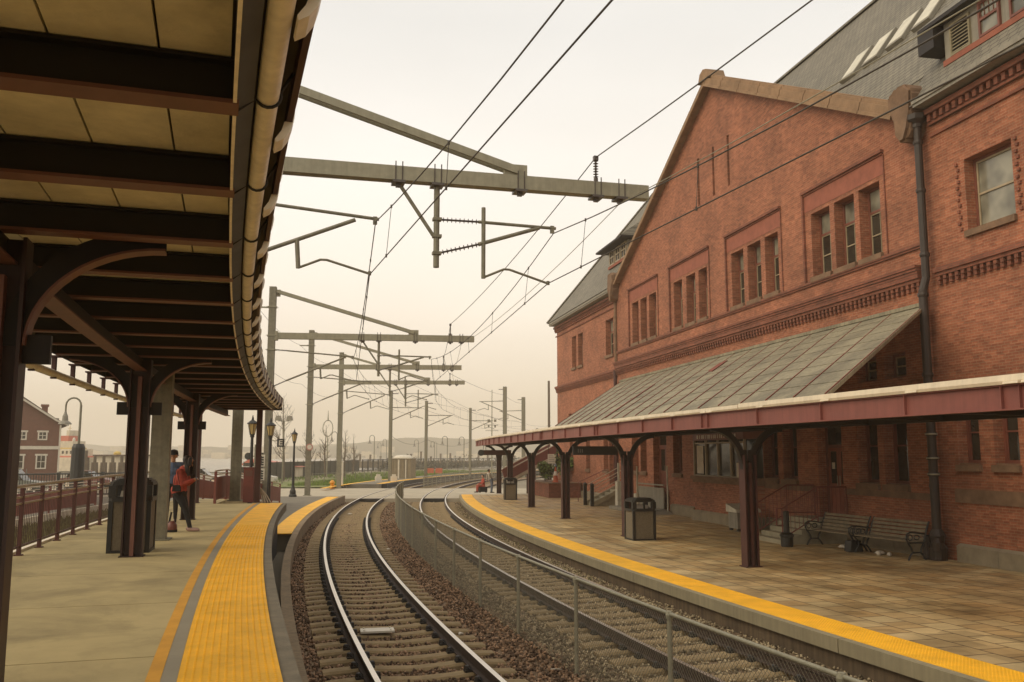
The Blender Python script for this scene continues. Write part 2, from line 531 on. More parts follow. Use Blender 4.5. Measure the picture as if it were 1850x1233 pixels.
    def build(s, name, mats, parent=None, loc=(0, 0, 0), rotz=0.0, smooth=False, recalc=True):
        me = bpy.data.meshes.new(name)
        me.from_pydata(s.v, [], s.f)
        if not isinstance(mats, (list, tuple)):
            mats = [mats]
        for m in mats:
            me.materials.append(M[m] if isinstance(m, str) else m)
        if any(s.mi):
            me.polygons.foreach_set('material_index', s.mi)
        if any(u is not None for u in s.uv):
            ul = me.uv_layers.new(name='UVMap')
            li = 0
            for p, u in zip(me.polygons, s.uv):
                for k in range(p.loop_total):
                    ul.data[p.loop_start + k].uv = u[k] if u else (0, 0)
        if recalc:
            bm = bmesh.new()
            bm.from_mesh(me)
            bmesh.ops.recalc_face_normals(bm, faces=bm.faces)
            bm.to_mesh(me)
            bm.free()
        if smooth:
            me.polygons.foreach_set('use_smooth', [True] * len(me.polygons))
        me.update()
        o = bpy.data.objects.new(name, me)
        col.objects.link(o)
        o.location = loc
        o.rotation_euler = (0, 0, rotz)
        if parent:
            o.parent = parent
        return o

# ------------------------------------------------------------------ the curve of the line: everything along the tracks is laid on circles round CC
CC = (211.2, 72.9)
def PP(r, ph, z=0.0):
    a = radians(ph)
    return (CC[0] - r * cos(a), CC[1] - r * sin(a), z)
def XY(x, y):
    """curve coordinates (r, phi) of a ground point"""
    dx, dy = CC[0] - x, CC[1] - y
    return hypot(dx, dy), degrees(atan2(dy, dx))

def thing(name, label, cat, loc=(0, 0, 0), rotz=0.0, group=None):
    o = bpy.data.objects.new(name, None)
    o.empty_display_size = 0.3
    col.objects.link(o)
    o.location = loc
    o.rotation_euler = (0, 0, rotz)
    o['label'] = label
    o['category'] = cat
    if group:
        o['group'] = group
    return o
def tag(o, label, cat, group=None):
    o['label'] = label
    o['category'] = cat
    if group:
        o['group'] = group
    return o
def struct(o):
    o['kind'] = 'structure'
    return o
def stuff(o):
    o['kind'] = 'stuff'
    return o
def kids(o):
    return list(o.children)
def dup(o, parent=None):
    c = o.copy()
    col.objects.link(c)
    c.parent = parent
    for ch in kids(o):
        dup(ch, c)
    return c
def dup_at(o, loc, rotz, label=None):
    c = dup(o)
    c.location = loc
    c.rotation_euler = (0, 0, rotz)
    if label:
        c['label'] = label
    return c
# ================================================================== ground, line, platforms
import numpy as np
PHN, PHF = 24.0, -32.0          # nearest and farthest angle of the line that is built

gb = MB()
gb.poly([(-900, -120, -0.42), (900, -120, -0.42), (900, 420, -0.42), (-900, 420, -0.42)])
struct(gb.build('ground', 'ground'))
wb = MB()
wb.poly([(-1490, 215, -0.30), (-46, 168, -0.30), (60, 330, -0.30), (1490, 420, -0.30), (1490, 1550, -0.30), (-1490, 1550, -0.30)])
struct(wb.build('river', 'water'))

def ring_sheet(name, r0, r1, z, ph0, ph1, m, step=0.5, uv=False):
    b = MB()
    b.sweep([(r0, z), (r1, z)], ph0, ph1, step, closed=False)
    return b.build(name, m, recalc=False)

struct(ring_sheet('ballast_bed', 222.62, 214.7, -0.27, PHN, 3.6, 'ballbed'))
struct(ring_sheet('ballast_bed', 223.4, 214.2, -0.27, -1.0, PHF, 'ballbed'))

def bumpy(o, amp, seed):
    pass

# ---- stones
def stones(name, m, rects, size, seed, skip, bare=0.93):
    rng = np.random.default_rng(seed)
    rs, ps = [], []
    for r0, r1, p0, p1, dens in rects:
        n = int(abs(r1 - r0) * abs(radians(p1 - p0)) * 219 * dens)
        rs.append(rng.uniform(min(r0, r1), max(r0, r1), n))
        ps.append(rng.uniform(min(p0, p1), max(p0, p1), n))
    r = np.concatenate(rs)
    p = np.concatenate(ps)
    keep = np.ones(len(r), bool)
    for c in skip:
        keep &= np.abs(r - c) > 0.06
    for c, g in ((220.785, 1.3), (216.705, 1.3)):      # fewer stones lie on top of the sleepers
        on = np.abs(r - c) < g
        ph = np.radians(p) * c / 0.61
        fr = np.abs(ph - np.round(ph)) * 0.61
        keep &= ~(on & (fr < 0.12) & (rng.random(len(r)) < bare))
    r, p = r[keep], p[keep]
    n = len(r)
    base = np.array([(1, 0, 0), (-1, 0, 0), (0, 1, 0), (0, -1, 0), (0, 0, 1), (0, 0, -1)], float)
    fac = np.array([(0, 2, 4), (2, 1, 4), (1, 3, 4), (3, 0, 4), (2, 0, 5), (1, 2, 5), (3, 1, 5), (0, 3, 5)])
    s = rng.uniform(size * 0.55, size * 1.25, n)
    V = base[None] * rng.uniform(0.55, 1.2, (n, 6, 1)) + rng.normal(0, 0.22, (n, 6, 3))
    q = rng.normal(size=(n, 4))
    q /= np.linalg.norm(q, axis=1)[:, None]
    a, b, c, d = q.T
    Rm = np.stack([np.stack([1 - 2 * (c * c + d * d), 2 * (b * c - a * d), 2 * (b * d + a * c)], 1),
                   np.stack([2 * (b * c + a * d), 1 - 2 * (b * b + d * d), 2 * (c * d - a * b)], 1),
                   np.stack([2 * (b * d - a * c), 2 * (c * d + a * b), 1 - 2 * (b * b + c * c)], 1)], 1)
    V = np.einsum('nij,nkj->nki', Rm, V) * (s * 0.5)[:, None, None]
    pr = np.radians(p)
    cen = np.stack([CC[0] - r * np.cos(pr), CC[1] - r * np.sin(pr), -0.258 + rng.uniform(-0.01, 0.03, n)], 1)
    # the shoulder slopes up a little between the tracks
    cen[:, 2] += 0.035 * np.exp(-((r - 218.75) / 0.55) ** 2)
    V = (V + cen[:, None]).reshape(-1, 3)
    F = (fac[None] + (np.arange(n) * 6)[:, None, None]).reshape(-1, 3)
    me = bpy.data.meshes.new(name)
    me.vertices.add(len(V))
    me.vertices.foreach_set('co', V.ravel())
    me.loops.add(F.size)
    me.loops.foreach_set('vertex_index', F.ravel().astype(np.int32))
    me.polygons.add(len(F))
    me.polygons.foreach_set('loop_start', np.arange(0, F.size, 3, dtype=np.int32))
    me.update()
    me.validate()
    me.materials.append(M[m])
    o = bpy.data.objects.new(name, me)
    col.objects.link(o)
    return stuff(o)
RL1, RL2, RR1, RR2 = 221.53, 220.04, 217.46, 215.95
RAILS = (RL1, RL2, RR1, RR2)
o = stones('ballast_stones', 'stonebrown', [(218.6, 222.4, 18, 12, 330), (218.6, 222.4, 12, 8.5, 190), (218.6, 222.4, 8.5, 3.6, 70)], 0.062, 3, RAILS)
tag(o, 'rust brown crushed stone ballast round the left track', 'ballast')
o = stones('ballast_stones', 'stonegrey', [(215.0, 218.75, 18.5, 12, 300), (215.0, 218.75, 12, 8.5, 180), (215.0, 218.75, 8.5, 3.6, 70)], 0.058, 4, RAILS, 0.62)
tag(o, 'grey buff crushed stone ballast round the right track', 'ballast')

# ---- tracks
def sleeper_mesh():
    b = MB()
    xs = [-1.3, -1.05, -0.75, -0.4, 0, 0.4, 0.75, 1.05, 1.3]
    zs = [-0.205, -0.19, -0.176, -0.205, -0.222, -0.205, -0.176, -0.19, -0.205]
    secs = []
    for x, z in zip(xs, zs):
        secs.append(b.pts([(x, -0.145, -0.33), (x, -0.135, z - 0.03), (x, -0.105, z), (x, 0.105, z), (x, 0.135, z - 0.03), (x, 0.145, -0.33)]))
    for a, c in zip(secs, secs[1:]):
        for j in range(5):
            b.face((a + j, a + j + 1, c + j + 1, c + j))
    b.face([secs[0] + j for j in range(6)])
    b.face([secs[-1] + j for j in range(6)][::-1])
    return b
def clip_mesh(x):
    b = MB()
    for sx in (-1, 1):
        b.tube([(x + sx * 0.075, -0.05, -0.165), (x + sx * 0.10, -0.04, -0.135), (x + sx * 0.145, 0, -0.15), (x + sx * 0.10, 0.04, -0.13), (x + sx * 0.07, 0.05, -0.16)], 0.022, 6)
        b.lathe([(0.05, -0.165), (0.04, -0.11), (0.018, -0.10)], 7, (x + sx * 0.125, 0, 0))
    b.box(x - 0.165, x + 0.165, -0.07, 0.07, -0.19, -0.158)
    return b
def rail_part(r, parent, ph0, ph1):
    b = MB()
    pr = [(0.036, 0), (0.036, -0.036), (0.010, -0.05), (0.010, -0.142), (0.07, -0.155), (0.07, -0.172), (-0.07, -0.172), (-0.07, -0.155), (-0.010, -0.142), (-0.010, -0.05), (-0.036, -0.036), (-0.036, 0)]
    b.sweep([(r + x, z) for x, z in pr], ph0, ph1, 0.25, mats=[0] * 11 + [1])
    o = b.build('rail', ['railside', 'railtop'], parent)
    for p in o.data.polygons:
        if len(p.vertices) == 4 and all(abs(o.data.vertices[v].co.z) < 1e-4 for v in p.vertices):
            p.material_index = 1
    return o
def track(rc, label):
    t = thing('railway_track', label, 'railway track', group='curved tracks through the station')
    first = None
    rail_part(rc + 0.745, t, PHN, PHF)
    rail_part(rc - 0.745, t, PHN, PHF)
    k0, k1 = int(radians(17.35) * rc / 0.61), int(radians(3.75) * rc / 0.61) + 1
    for n_, k in enumerate(range(k0, k1 - 1, -1)):
        ph = degrees(k * 0.61 / rc)
        loc = PP(rc, ph, R.uniform(-0.006, 0.006))
        if first is None:
            first = sleeper_mesh().build('sleeper', 'tie', t)
            ca = clip_mesh(-0.745).build('rail_clip', 'clip', first)
            cb = clip_mesh(0.745).build('rail_clip', 'clip', first)
            s = first
        else:
            s = first.copy()
            col.objects.link(s)
            s.parent = t
            if n_ < 60:
                for c in (ca, cb):
                    c2 = c.copy()
                    col.objects.link(c2)
                    c2.parent = s
        s.location = loc
        s.rotation_euler = (0, 0, radians(ph) + R.uniform(-0.012, 0.012))
    # the rest of the sleepers: behind the viewer and beyond the crossing
    b = MB()
    for k in list(range(int(radians(PHN) * rc / 0.61), k0, -1)) + list(range(int(radians(-1.2) * rc / 0.61), int(radians(PHF) * rc / 0.61), -1)):
        ph = degrees(k * 0.61 / rc)
        b.bar(PP(rc + 1.3, ph, -0.25), PP(rc - 1.3, ph, -0.25), 0.27, 0.13)
    stuff(b.build('sleeper', 'tie', t))
    return t
RCL, RCR = 220.785, 216.705
track(RCL, 'curved left hand track with shiny rails between the tall platform and the chain link fence')
track(RCR, 'curved right hand track behind the chain link fence beside the low brick paved platform')

# a pale plate lying between the rails and scraps of litter
b = MB()
b.cbox((0, 0, 0.02), 0.56, 0.30, 0.03)
for sx in (-1, 1):
    for sy in (-1, 1):
        b.lathe([(0.018, 0.035), (0.018, 0.05)], 8, (sx * 0.22, sy * 0.1, 0))
plx = PP(220.80, 15.72)
pb = b.build('cover_plate', 'white', loc=(-2.27, 15.6, -0.175), rotz=radians(12))
tag(pb, 'pale rectangular metal plate lying on the sleepers between the left rails', 'plate')
def scrap(x, y, z, s, rot, label, seed):
    rr = random.Random(seed)
    b = MB()
    n = 7
    top = [(cos(2 * pi * k / n) * s * rr.uniform(0.6, 1), sin(2 * pi * k / n) * s * 0.6 * rr.uniform(0.6, 1), rr.uniform(0.01, 0.06)) for k in range(n)]
    b.prism(top, (0, 0, 0.012))
    tag(b.build('litter_scrap', 'litter', loc=(x, y, z), rotz=rot), label, 'litter', 'scraps of litter on the ballast')
scrap(-1.02, 15.1, -0.215, 0.12, 0.3, 'crumpled white paper scrap on the brown ballast right of the left track', 1)
scrap(-0.85, 15.45, -0.215, 0.09, 1.3, 'small torn white scrap beside the crumpled paper on brown ballast', 2)
scrap(0.62, 12.9, -0.21, 0.11, 0.1, 'white scrap at the foot of a chain link fence post', 3)
scrap(-9.0, 33.3, -0.2, 0.2, 0.9, 'pale scrap near the wall of the low yellow edged platform', 4)
scrap(-8.2, 46.0, -0.2, 0.16, 0.4, 'pale stone coloured scrap between the far left rails', 5)
scrap(2.0, 25.4, -0.2, 0.13, 0.2, 'white scrap against the right platform wall', 6)
scrap(1.55, 18.5, -0.2, 0.07, 0.2, 'tiny white scrap between the right hand rails', 7)
scrap(-3.9, 29.0, -0.2, 0.1, 0.7, 'white pebble sized scrap by the fence foot', 8)

# ---- high platform on the left
PE = 11.15                                  # far end of the high platform
b = MB()
ph = 24.0
while ph > PE:
    p1 = max(PE, ph - degrees(2.72 / 224.7))
    b.sweep([(222.92, 1.22), (226.78, 1.22), (226.78, 0.95), (222.92, 0.95)], ph - 0.0026, p1 + 0.0026, 0.23)
    ph = p1
b.m = 1
b.sweep([(222.95, 1.209), (226.75, 1.209), (226.75, -0.4), (223.05, -0.4), (223.05, 0.94)], 24, PE + 0.02, 0.3)
b.m = 0
hp = struct(b.build('high_platform', ['concrete', 'rubber']))
struct(MB().sweep([(222.79, 1.212), (222.915, 1.212), (222.915, 0.98), (222.79, 0.98)], 24, PE, 0.23).build('platform_edge_board', 'wood', hp))
b = MB()
ph = 24.0
while ph > PE + 0.01:
    p1 = max(PE, ph - degrees(0.914 / 223.3))
    b.sweep([(222.92, 1.2245), (223.62, 1.2245), (223.62, 1.219), (222.92, 1.219)], ph - 0.0006, p1 + 0.0006, 0.23)
    ph = p1

for i in range(12):                           # raised domes of the tactile strip
    rr_ = 222.96 + i * 0.056
    k = 0
    p_ = 18.3
    while p_ > 13.6:
        c = PP(rr_, p_, 1.224)
        b.lathe([(0.013, 0), (0.008, 0.007)], 6, c)
        p_ -= degrees(0.058 / rr_)
ts = struct(b.build('tactile_strip', 'yellow', hp))
struct(MB().sweep([(223.622, 1.223), (223.73, 1.223), (223.73, 1.219), (223.622, 1.219)], 24, PE, 0.23).build('grey_strip', 'greyline', hp))
struct(MB().sweep([(223.732, 1.2245), (223.83, 1.2245), (223.83, 1.219), (223.732, 1.219)], 24, PE, 0.23).build('yellow_line', 'yellowline', hp))
struct(MB().sweep([(226.70, 1.262), (226.79, 1.262), (226.79, 0.9), (226.70, 0.9)], 24, PE, 0.3).build('platform_kerb', 'whiteedge', hp))
# ramp down from the far end of the high platform
b = MB()
RE = 6.0
n = 12
prev = None
for k in range(n + 1):
    p_ = PE + (RE - PE) * k / n
    z = 1.218 - (1.218 - 0.21) * max(0, (10.2 - p_) / (10.2 - RE))
    i = b.pts([PP(225.0, p_, z), PP(226.78, p_, z), PP(226.78, p_, -0.3), PP(225.0, p_, -0.3)])
    if prev is not None:
        for j in range(4):
            q = (j + 1) % 4
            b.face((prev + j, prev + q, i + q, i + j))
    prev = i
struct(b.build('ramp', 'concrete'))

# ---- low platform on the left, kerb, grade crossing, far platforms
b = MB()
b.sweep([(222.41, 0.2), (222.60, 0.2), (222.60, -0.4), (222.41, -0.4)], 24, 3.7, 0.25)
lk = struct(b.build('kerb', 'kerb'))
b = MB()
b.sweep([(222.605, 0.19), (226.9, 0.19), (226.9, -0.4), (222.605, -0.4)], PE - 0.18, 6.2, 0.25)
b.sweep([(222.605, 0.19), (240, 0.19), (240, -0.4), (222.605, -0.4)], 6.2, 3.9, 0.25)
lp = struct(b.build('low_platform', 'asphalt'))
struct(MB().sweep([(222.62, 0.205), (223.30, 0.205), (223.30, 0.18), (222.62, 0.18)], PE - 0.12, 4.15, 0.25).build('tactile_strip', 'yellow', lp))
b = MB()
for a0, a1 in ((RL2 + 0.11, RL1 - 0.11), (RR2 + 0.11, RR1 - 0.11)):
    b.sweep([(a0, -0.012), (a1, -0.012), (a1, -0.3), (a0, -0.3)], 3.55, -1.1, 0.3)
for a0, a1 in ((RL1 + 0.06, 250.0), (RR1 + 0.06, RL2 - 0.06), (203.0, RR2 - 0.06)):
    b.sweep([(a0, -0.010), (a1, -0.010), (a1, -0.3), (a0, -0.3)], 3.62, -1.1, 0.3)
cx = struct(b.build('grade_crossing', 'crossing'))
b = MB()
b.sweep([(RL2 + 0.1, -0.016), (RL1 - 0.1, -0.016), (RL1 - 0.1, -0.3), (RL2 + 0.1, -0.3)], 3.74, 3.56, 0.2)
b.sweep([(RR2 + 0.1, -0.016), (RR1 - 0.1, -0.016), (RR1 - 0.1, -0.3), (RR2 + 0.1, -0.3)], 3.70, 3.56, 0.2)
struct(b.build('crossing_edge', 'rubber', cx))
# paved strip and far low platforms beyond the crossing
b = MB()
b.sweep([(223.2, 0.2), (226.4, 0.2), (226.4, -0.4), (223.2, -0.4)], -2.2, -26, 0.5)
fp = struct(b.build('far_platform', 'asphalt'))
b = MB()
b.sweep([(223.2, 0.205), (223.85, 0.205), (223.85, 0.18), (223.2, 0.18)], -2.6, -26, 0.5)
b.sweep([(225.95, 0.205), (226.35, 0.205), (226.35, 0.18), (225.95, 0.18)], 0.3, -9, 0.5)
struct(b.build('tactile_strip', 'yellow', fp))
b = MB()
b.sweep([(222.7, 0.19), (223.25, 0.19), (223.25, -0.35), (222.7, -0.35)], -2.4, -26, 0.5)
struct(b.build('far_platform_edge', 'rubber', fp))
b = MB()
b.sweep([(240.1, 0.02), (300, 0.02)], PE - 0.2, 3.9, 0.5, closed=False)
b.sweep([(250.1, 0.02), (300, 0.02)], 3.9, -1.0, 0.5, closed=False)
b.sweep([(233.3, 0.02), (240.1, 0.02)], PE - 0.2, 6.2, 0.5, closed=False)
struct(b.build('asphalt_yard', 'asphalt'))
b = MB()
b.sweep([(226.5, 0.10), (236, 0.05)], -1.0, -24, 0.5, closed=False)
struct(b.build('lawn', 'lawn'))
b = MB()
b.sweep([(236, 0.06), (243, 0.06)], 2, -24, 0.5, closed=False)
struct(b.build('path', 'path'))
b = MB()
b.sweep([(226.92, 0.0), (232.9, 0.0)], 24, 6.25, 0.5, closed=False)
struct(b.build('verge', 'soil'))
b = MB()
b.sweep([(233.1, -0.02), (420, -0.1)], 26, PE - 0.2, 0.5, closed=False)
struct(b.build('car_park', 'asphalt'))

# ---- right platform
b = MB()
b.sweep([(214.22, 0.2), (203, 0.2)], 26, 3.42, 0.25, closed=False)
rp = struct(b.build('low_platform', 'paver', recalc=False))
b = MB()
ph = 26.0
while ph > 3.43:
    p1 = max(3.42, ph - degrees(0.914 / 214.6))
    b.sweep([(214.225, 0.204), (214.93, 0.204), (214.93, 0.15), (214.225, 0.15)], ph - 0.0006, p1 + 0.0006, 0.23)
    ph = p1

for i in range(12):
    rr_ = 214.26 + i * 0.056
    p_ = 17.6
    while p_ > 14.2:
        b.lathe([(0.013, 0), (0.008, 0.007)], 6, PP(rr_, p_, 0.2035))
        p_ -= degrees(0.058 / rr_)
struct(b.build('tactile_strip', 'yellow', rp))
b = MB()
ph = 26.0
while ph > 3.42:                                # coping stones, one every 7.4 m
    p1 = max(3.42, ph - degrees(7.4 / 215))
    b.sweep([(214.90, 0.198), (215.07, 0.198), (215.07, 0.0), (214.90, 0.0)], ph - 0.003, p1 + 0.003, 0.25)
    ph = p1
struct(b.build('platform_coping', 'coppinggrey', rp))
b = MB()
b.sweep([(214.98, 0.0), (214.98, -0.42), (214.5, -0.42), (214.5, 0.0)], 26, 3.42, 0.25)
b.sweep([(214.98, 0.19), (214.98, -0.42), (204, -0.42), (204, 0.19)], 3.46, 3.42, 0.25)
struct(b.build('platform_wall', 'wallbrown', rp))

# ================================================================== chain link fence between the tracks
def chain_fence(label, rf, ph0, ph1, zb, zt, step_m, pitch, wr, postr=0.03):
    t = thing('chain_link_fence', label, 'fence')
    b = MB()
    n = max(2, int(abs(ph0 - ph1) / 0.12))
    b.tube([PP(rf, ph0 + (ph1 - ph0) * k / n, zt) for k in range(n + 1)], 0.023, 6)
    b.build('top_rail', 'galv', t, smooth=True)
    first = None
    dph = degrees(step_m / rf)
    p_ = ph0 - 0.3 * dph
    while p_ > ph1 - 0.01:
        loc = PP(rf, p_, 0)
        if first is None:
            b = MB()
            b.lathe([(postr, zb - 0.1), (postr, zt - 0.02)], 8)
            b.lathe([(postr + 0.012, zt - 0.05), (postr + 0.016, zt - 0.01), (postr + 0.004, zt + 0.03)], 8)
            first = b.build('post', 'galv', t)
            s = first
        else:
            s = first.copy()
            col.objects.link(s)
            s.parent = t
        s.location = loc
        s.rotation_euler = (0, 0, radians(p_))
        p_ -= dph
    # woven wires: straight diagonals that cross from the bottom wire to the top rail
    b = MB()
    H = zt - 0.02 - zb
    L_ = radians(ph0 - ph1) * rf
    nd = int((L_ + H) / pitch)
    for sgn in (1, -1):
        for k in range(nd):
            u = -H + k * pitch if sgn > 0 else k * pitch
            pts = []
            for j in range(4):
                f = j / 3
                uu = u + sgn * H * f
                if uu < 0 or uu > L_:
                    continue
                pts.append(PP(rf + sgn * 0.002, ph0 - degrees(uu / rf), zb + H * f))
            if len(pts) > 1:
                b.tube(pts, wr, 3, cap=False)
    b.tube([PP(rf, ph0 + (ph1 - ph0) * k / n, zb + 0.01) for k in range(n + 1)], 0.004, 4)
    b.build('wire_mesh', 'galvdull', t, recalc=False)
    return t
chain_fence('waist high chain link fence curving between the two tracks', 218.74, 21.5, 3.35, -0.25, 1.07, 2.9, 0.062, 0.0023)
chain_fence('distant low chain link fence between the tracks beyond the crossing', 218.74, -0.9, -13, -0.25, 0.95, 2.9, 0.30, 0.006)
# ================================================================== the left canopy (over the high platform)
def arc_band(b, x0, z0, x1, z1, depth, hw, n=14, flip=1, mi=0, mflange=None):
    """quarter-ellipse bracket: rises from (x0,z0) and bends over to (x1,z1); hw half width in y"""
    inn, outr = [], []
    a, c = x1 - x0, z1 - z0
    for k in range(n + 1):
        t = pi / 2 * k / n
        px, pz = x1 - a * cos(t), z0 + c * sin(t)
        nx, nz = -cos(t) / a, sin(t) / c
        l = hypot(nx, nz)
        inn.append((px, pz))
        outr.append((px + nx / l * depth * (1 if a > 0 else 1), pz + nz / l * depth))
    b.m = mi
    for k in range(n):
        q = [inn[k], inn[k + 1], outr[k + 1], outr[k]]
        i = b.pts([(x, -hw * 0.35, z) for x, z in q] + [(x, hw * 0.35, z) for x, z in q])
        for f in ((0, 1, 2, 3), (7, 6, 5, 4), (2, 6, 7, 3)):
            b.face([i + j for j in f])
        if k == 0:
            b.face([i + j for j in (0, 3, 7, 4)])
        if k == n - 1:
            b.face([i + j for j in (1, 5, 6, 2)])
    b.m = mflange if mflange is not None else mi
    for k in range(n):
        (xa, za), (xb, zb) = inn[k], inn[k + 1]
        dx, dz = (outr[k][0] - xa) * 0.1, (outr[k][1] - za) * 0.1
        i = b.pts([(xa, -hw, za), (xb, -hw, zb), (xb, hw, zb), (xa, hw, za), (xa + dx, -hw, za + dz), (xb + dx, -hw, zb + dz), (xb + dx, hw, zb + dz), (xa + dx, hw, za + dz)])
        for f in ((0, 1, 2, 3), (7, 6, 5, 4), (0, 4, 5, 1), (3, 2, 6, 7)):
            b.face([i + j for j in f])
    b.m = 0

LC = thing('platform_canopy', 'long dark red steel canopy with cement board soffit over the tall left platform', 'canopy')
RB = 224.88
COLS = (17.27, 15.14, 13.04)
BAY = 2.08 / 6
PH0, PH1 = 21.6, 10.86

def place(o, r, ph, parent=None, z=0.0):
    o.location = PP(r, ph, z)
    o.rotation_euler = (0, 0, radians(ph))
    if parent:
        o.parent = parent
    return o
def clone(o, parent):
    c = o.copy()
    col.objects.link(c)
    c.parent = parent
    return c
def repeat(build, parent, r, phs, subs=True):
    """build() makes the first part; further ones copy it and its sub-parts"""
    first = None
    for p_ in phs:
        if first is None:
            first = build()
            s = first
        else:
            s = first.copy()
            col.objects.link(s)
            s.parent = parent
            if subs:
                for ch in kids(first):
                    clone(ch, s)
        place(s, r, p_)
    return first

def lcol():
    b = MB()
    b.box(-0.155, -0.13, -0.11, 0.11, 1.22, 4.27)
    b.box(0.13, 0.155, -0.11, 0.11, 1.22, 4.27)
    b.box(-0.1299, 0.1299, -0.012, 0.012, 1.22, 4.27)
    b.m = 1  # narrow fin added for the lit strip of the web, light in its colour
    b.box(-0.03, 0.03, -0.112, -0.013, 1.222, 4.0)
    b.box(-0.03, 0.03, 0.013, 0.112, 1.222, 4.0)
    b.m = 0
    b.box(-0.18, 0.18, -0.14, 0.14, 1.221, 1.235)
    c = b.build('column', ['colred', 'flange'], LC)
    for sx in (1, -1):
        b = MB()
        arc_band(b, 0.175, 3.52, 1.05, 4.24, 0.17, 0.085, mflange=1)
        b.box(0.157, 0.33, -0.03, 0.03, 3.40, 3.6)
        o = b.build('bracket_arm', ['blackred', 'flange'], c)
        if sx < 0:
            for v in o.data.vertices:
                v.co.x *= -1
            o.data.flip_normals()
    return c
repeat(lcol, LC, RB, (19.28,) + COLS)
def endpost():
    b = MB()
    b.box(-0.09, 0.09, -0.08, 0.08, 1.22, 4.29)
    b.box(-0.13, 0.13, -0.12, 0.12, 1.221, 1.235)
    return b.build('end_post', 'darkred', LC)
repeat(endpost, LC, 224.75, ())
e1 = place(endpost(), 225.72, 11.0)
e2 = clone(e1, LC)
place(e2, 223.78, 11.0)

def lbeam():
    b = MB()
    b.box(RB - 226.05, RB - 223.365, -0.012, 0.012, 4.305, 4.495)
    b.box(RB - 226.05, RB - 223.365, -0.07, 0.07, 4.478, 4.4945)
    b.m = 1  # bottom flange in the lit tone, web above in the shaded one
    b.box(RB - 226.05, RB - 223.365, -0.075, 0.075, 4.285, 4.304)
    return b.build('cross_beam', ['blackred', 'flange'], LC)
BEAMS = [17.32 - k * 0.3493 for k in range(-12, 19)]
BEAMS = [p_ for p_ in BEAMS if p_ > PH1]
repeat(lbeam, LC, RB, BEAMS)
b = MB()
b.sweep([(RB - 0.01, 4.283), (RB + 0.01, 4.283), (RB + 0.01, 4.11), (RB - 0.01, 4.11)], PH0, PH1, 0.3)
b.m = 1
b.sweep([(RB - 0.085, 4.109), (RB + 0.085, 4.109), (RB + 0.085, 4.09), (RB - 0.085, 4.09)], PH0, PH1, 0.3)
b.m = 0
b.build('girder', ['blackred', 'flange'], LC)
b = MB()
edges = [223.40, 223.70, 224.13, 224.56, 224.99, 225.42, 225.85, 226.06]
for a0, a1 in zip(edges, edges[1:]):
    b.sweep([(a0 + 0.006, 4.50), (a1 - 0.006, 4.50), (a1 - 0.006, 4.53), (a0 + 0.006, 4.53)], PH0, PH1, 0.3)
b.build('soffit_board', 'soffit', LC)
b = MB()
b.sweep([(223.128, 4.545), (226.068, 4.545), (226.068, 4.60), (223.128, 4.66)], PH0, PH1, 0.3)
b.build('roof_deck', 'blackred', LC)
b = MB()
b.sweep([(223.095, 4.47), (223.125, 4.47), (223.125, 4.70), (223.095, 4.70)], PH0, PH1 - 0.02, 0.25)
b.sweep([(223.08, 4.702), (223.14, 4.702), (223.14, 4.72), (223.08, 4.72)], PH0, PH1 - 0.02, 0.25)
b.build('fascia', 'darkred', LC)
b = MB()
b.sweep([(223.372, 4.315), (223.30, 4.365), (223.30, 4.49), (223.392, 4.49)], PH0, PH1, 0.25)
b.m = 1
b.sweep([(223.374, 4.288), (223.390, 4.288), (223.390, 4.312), (223.374, 4.312)], PH0, PH1, 0.25)
b.m = 0
b.build('drip_flashing', ['bluedark', 'creamgutter'], LC)
b = MB()
n = 60
b.tube([PP(223.238, PH0 + (PH1 - 0.03 - PH0) * k / n, 4.40) for k in range(n + 1)], 0.05, 12)
b.build('eaves_gutter', 'creamgutter', LC, smooth=True)
def strap():
    b = MB()
    x = RB - 223.238
    pts = [(RB - 223.385, 0, 4.30)]
    for k in range(9):
        t = pi * (1.12 + 0.98 * k / 8)
        pts.append((x + cos(t) * 0.058, 0, 4.40 + sin(t) * 0.058))
    pts.append((RB - 223.13, 0, 4.52))
    b.tube(pts, 0.008, 5)
    return b.build('gutter_strap', 'black', LC)
repeat(strap, LC, RB, [p_ - 0.02 for p_ in BEAMS])
def scroll():
    b = MB()
    x0 = RB - 223.094
    prof = [(-0.01, 4.69), (0.03, 4.69), (0.034, 4.66), (0.026, 4.62), (0.012, 4.58), (0.012, 4.54), (0.008, 4.49), (-0.008, 4.43), (-0.04, 4.38), (-0.08, 4.355), (-0.085, 4.375), (-0.055, 4.42), (-0.04, 4.47), (-0.0005, 4.48)]
    b.prism([(x0 + x, -0.09, z) for x, z in prof], (0, 0.18, 0))
    return b.build('scroll_bracket', 'creamgutter', LC)
repeat(scroll, LC, RB, [p_ - 0.17 for p_ in BEAMS])
b = MB()
n = 60
b.tube([PP(226.16, PH0 + (PH1 - PH0) * k / n, 4.03) for k in range(n + 1)], 0.06, 10)
b.build('back_gutter', 'creamgutter', LC, smooth=True)
def hanger():
    b = MB()
    b.box(RB - 226.19, RB - 226.13, -0.05, 0.05, 4.08, 4.30)
    b.box(RB - 226.22, RB - 226.05, -0.09, 0.09, 4.285, 4.31)
    b.box(RB - 226.20, RB - 226.12, -0.035, 0.035, 3.95, 3.975)
    return b.build('gutter_hanger', 'darkred', LC)
repeat(hanger, LC, RB, [p_ - 0.1 for p_ in BEAMS])
b = MB()
b.sweep([(226.07, 4.30), (226.10, 4.30), (226.10, 4.62), (226.07, 4.62)], PH0, PH1, 0.3)
b.sweep([(223.1, 4.30), (226.06, 4.30), (226.06, 4.62), (223.1, 4.62)], PH1, PH1 - 0.012, 0.1)
b.build('back_fascia', 'blackred', LC)

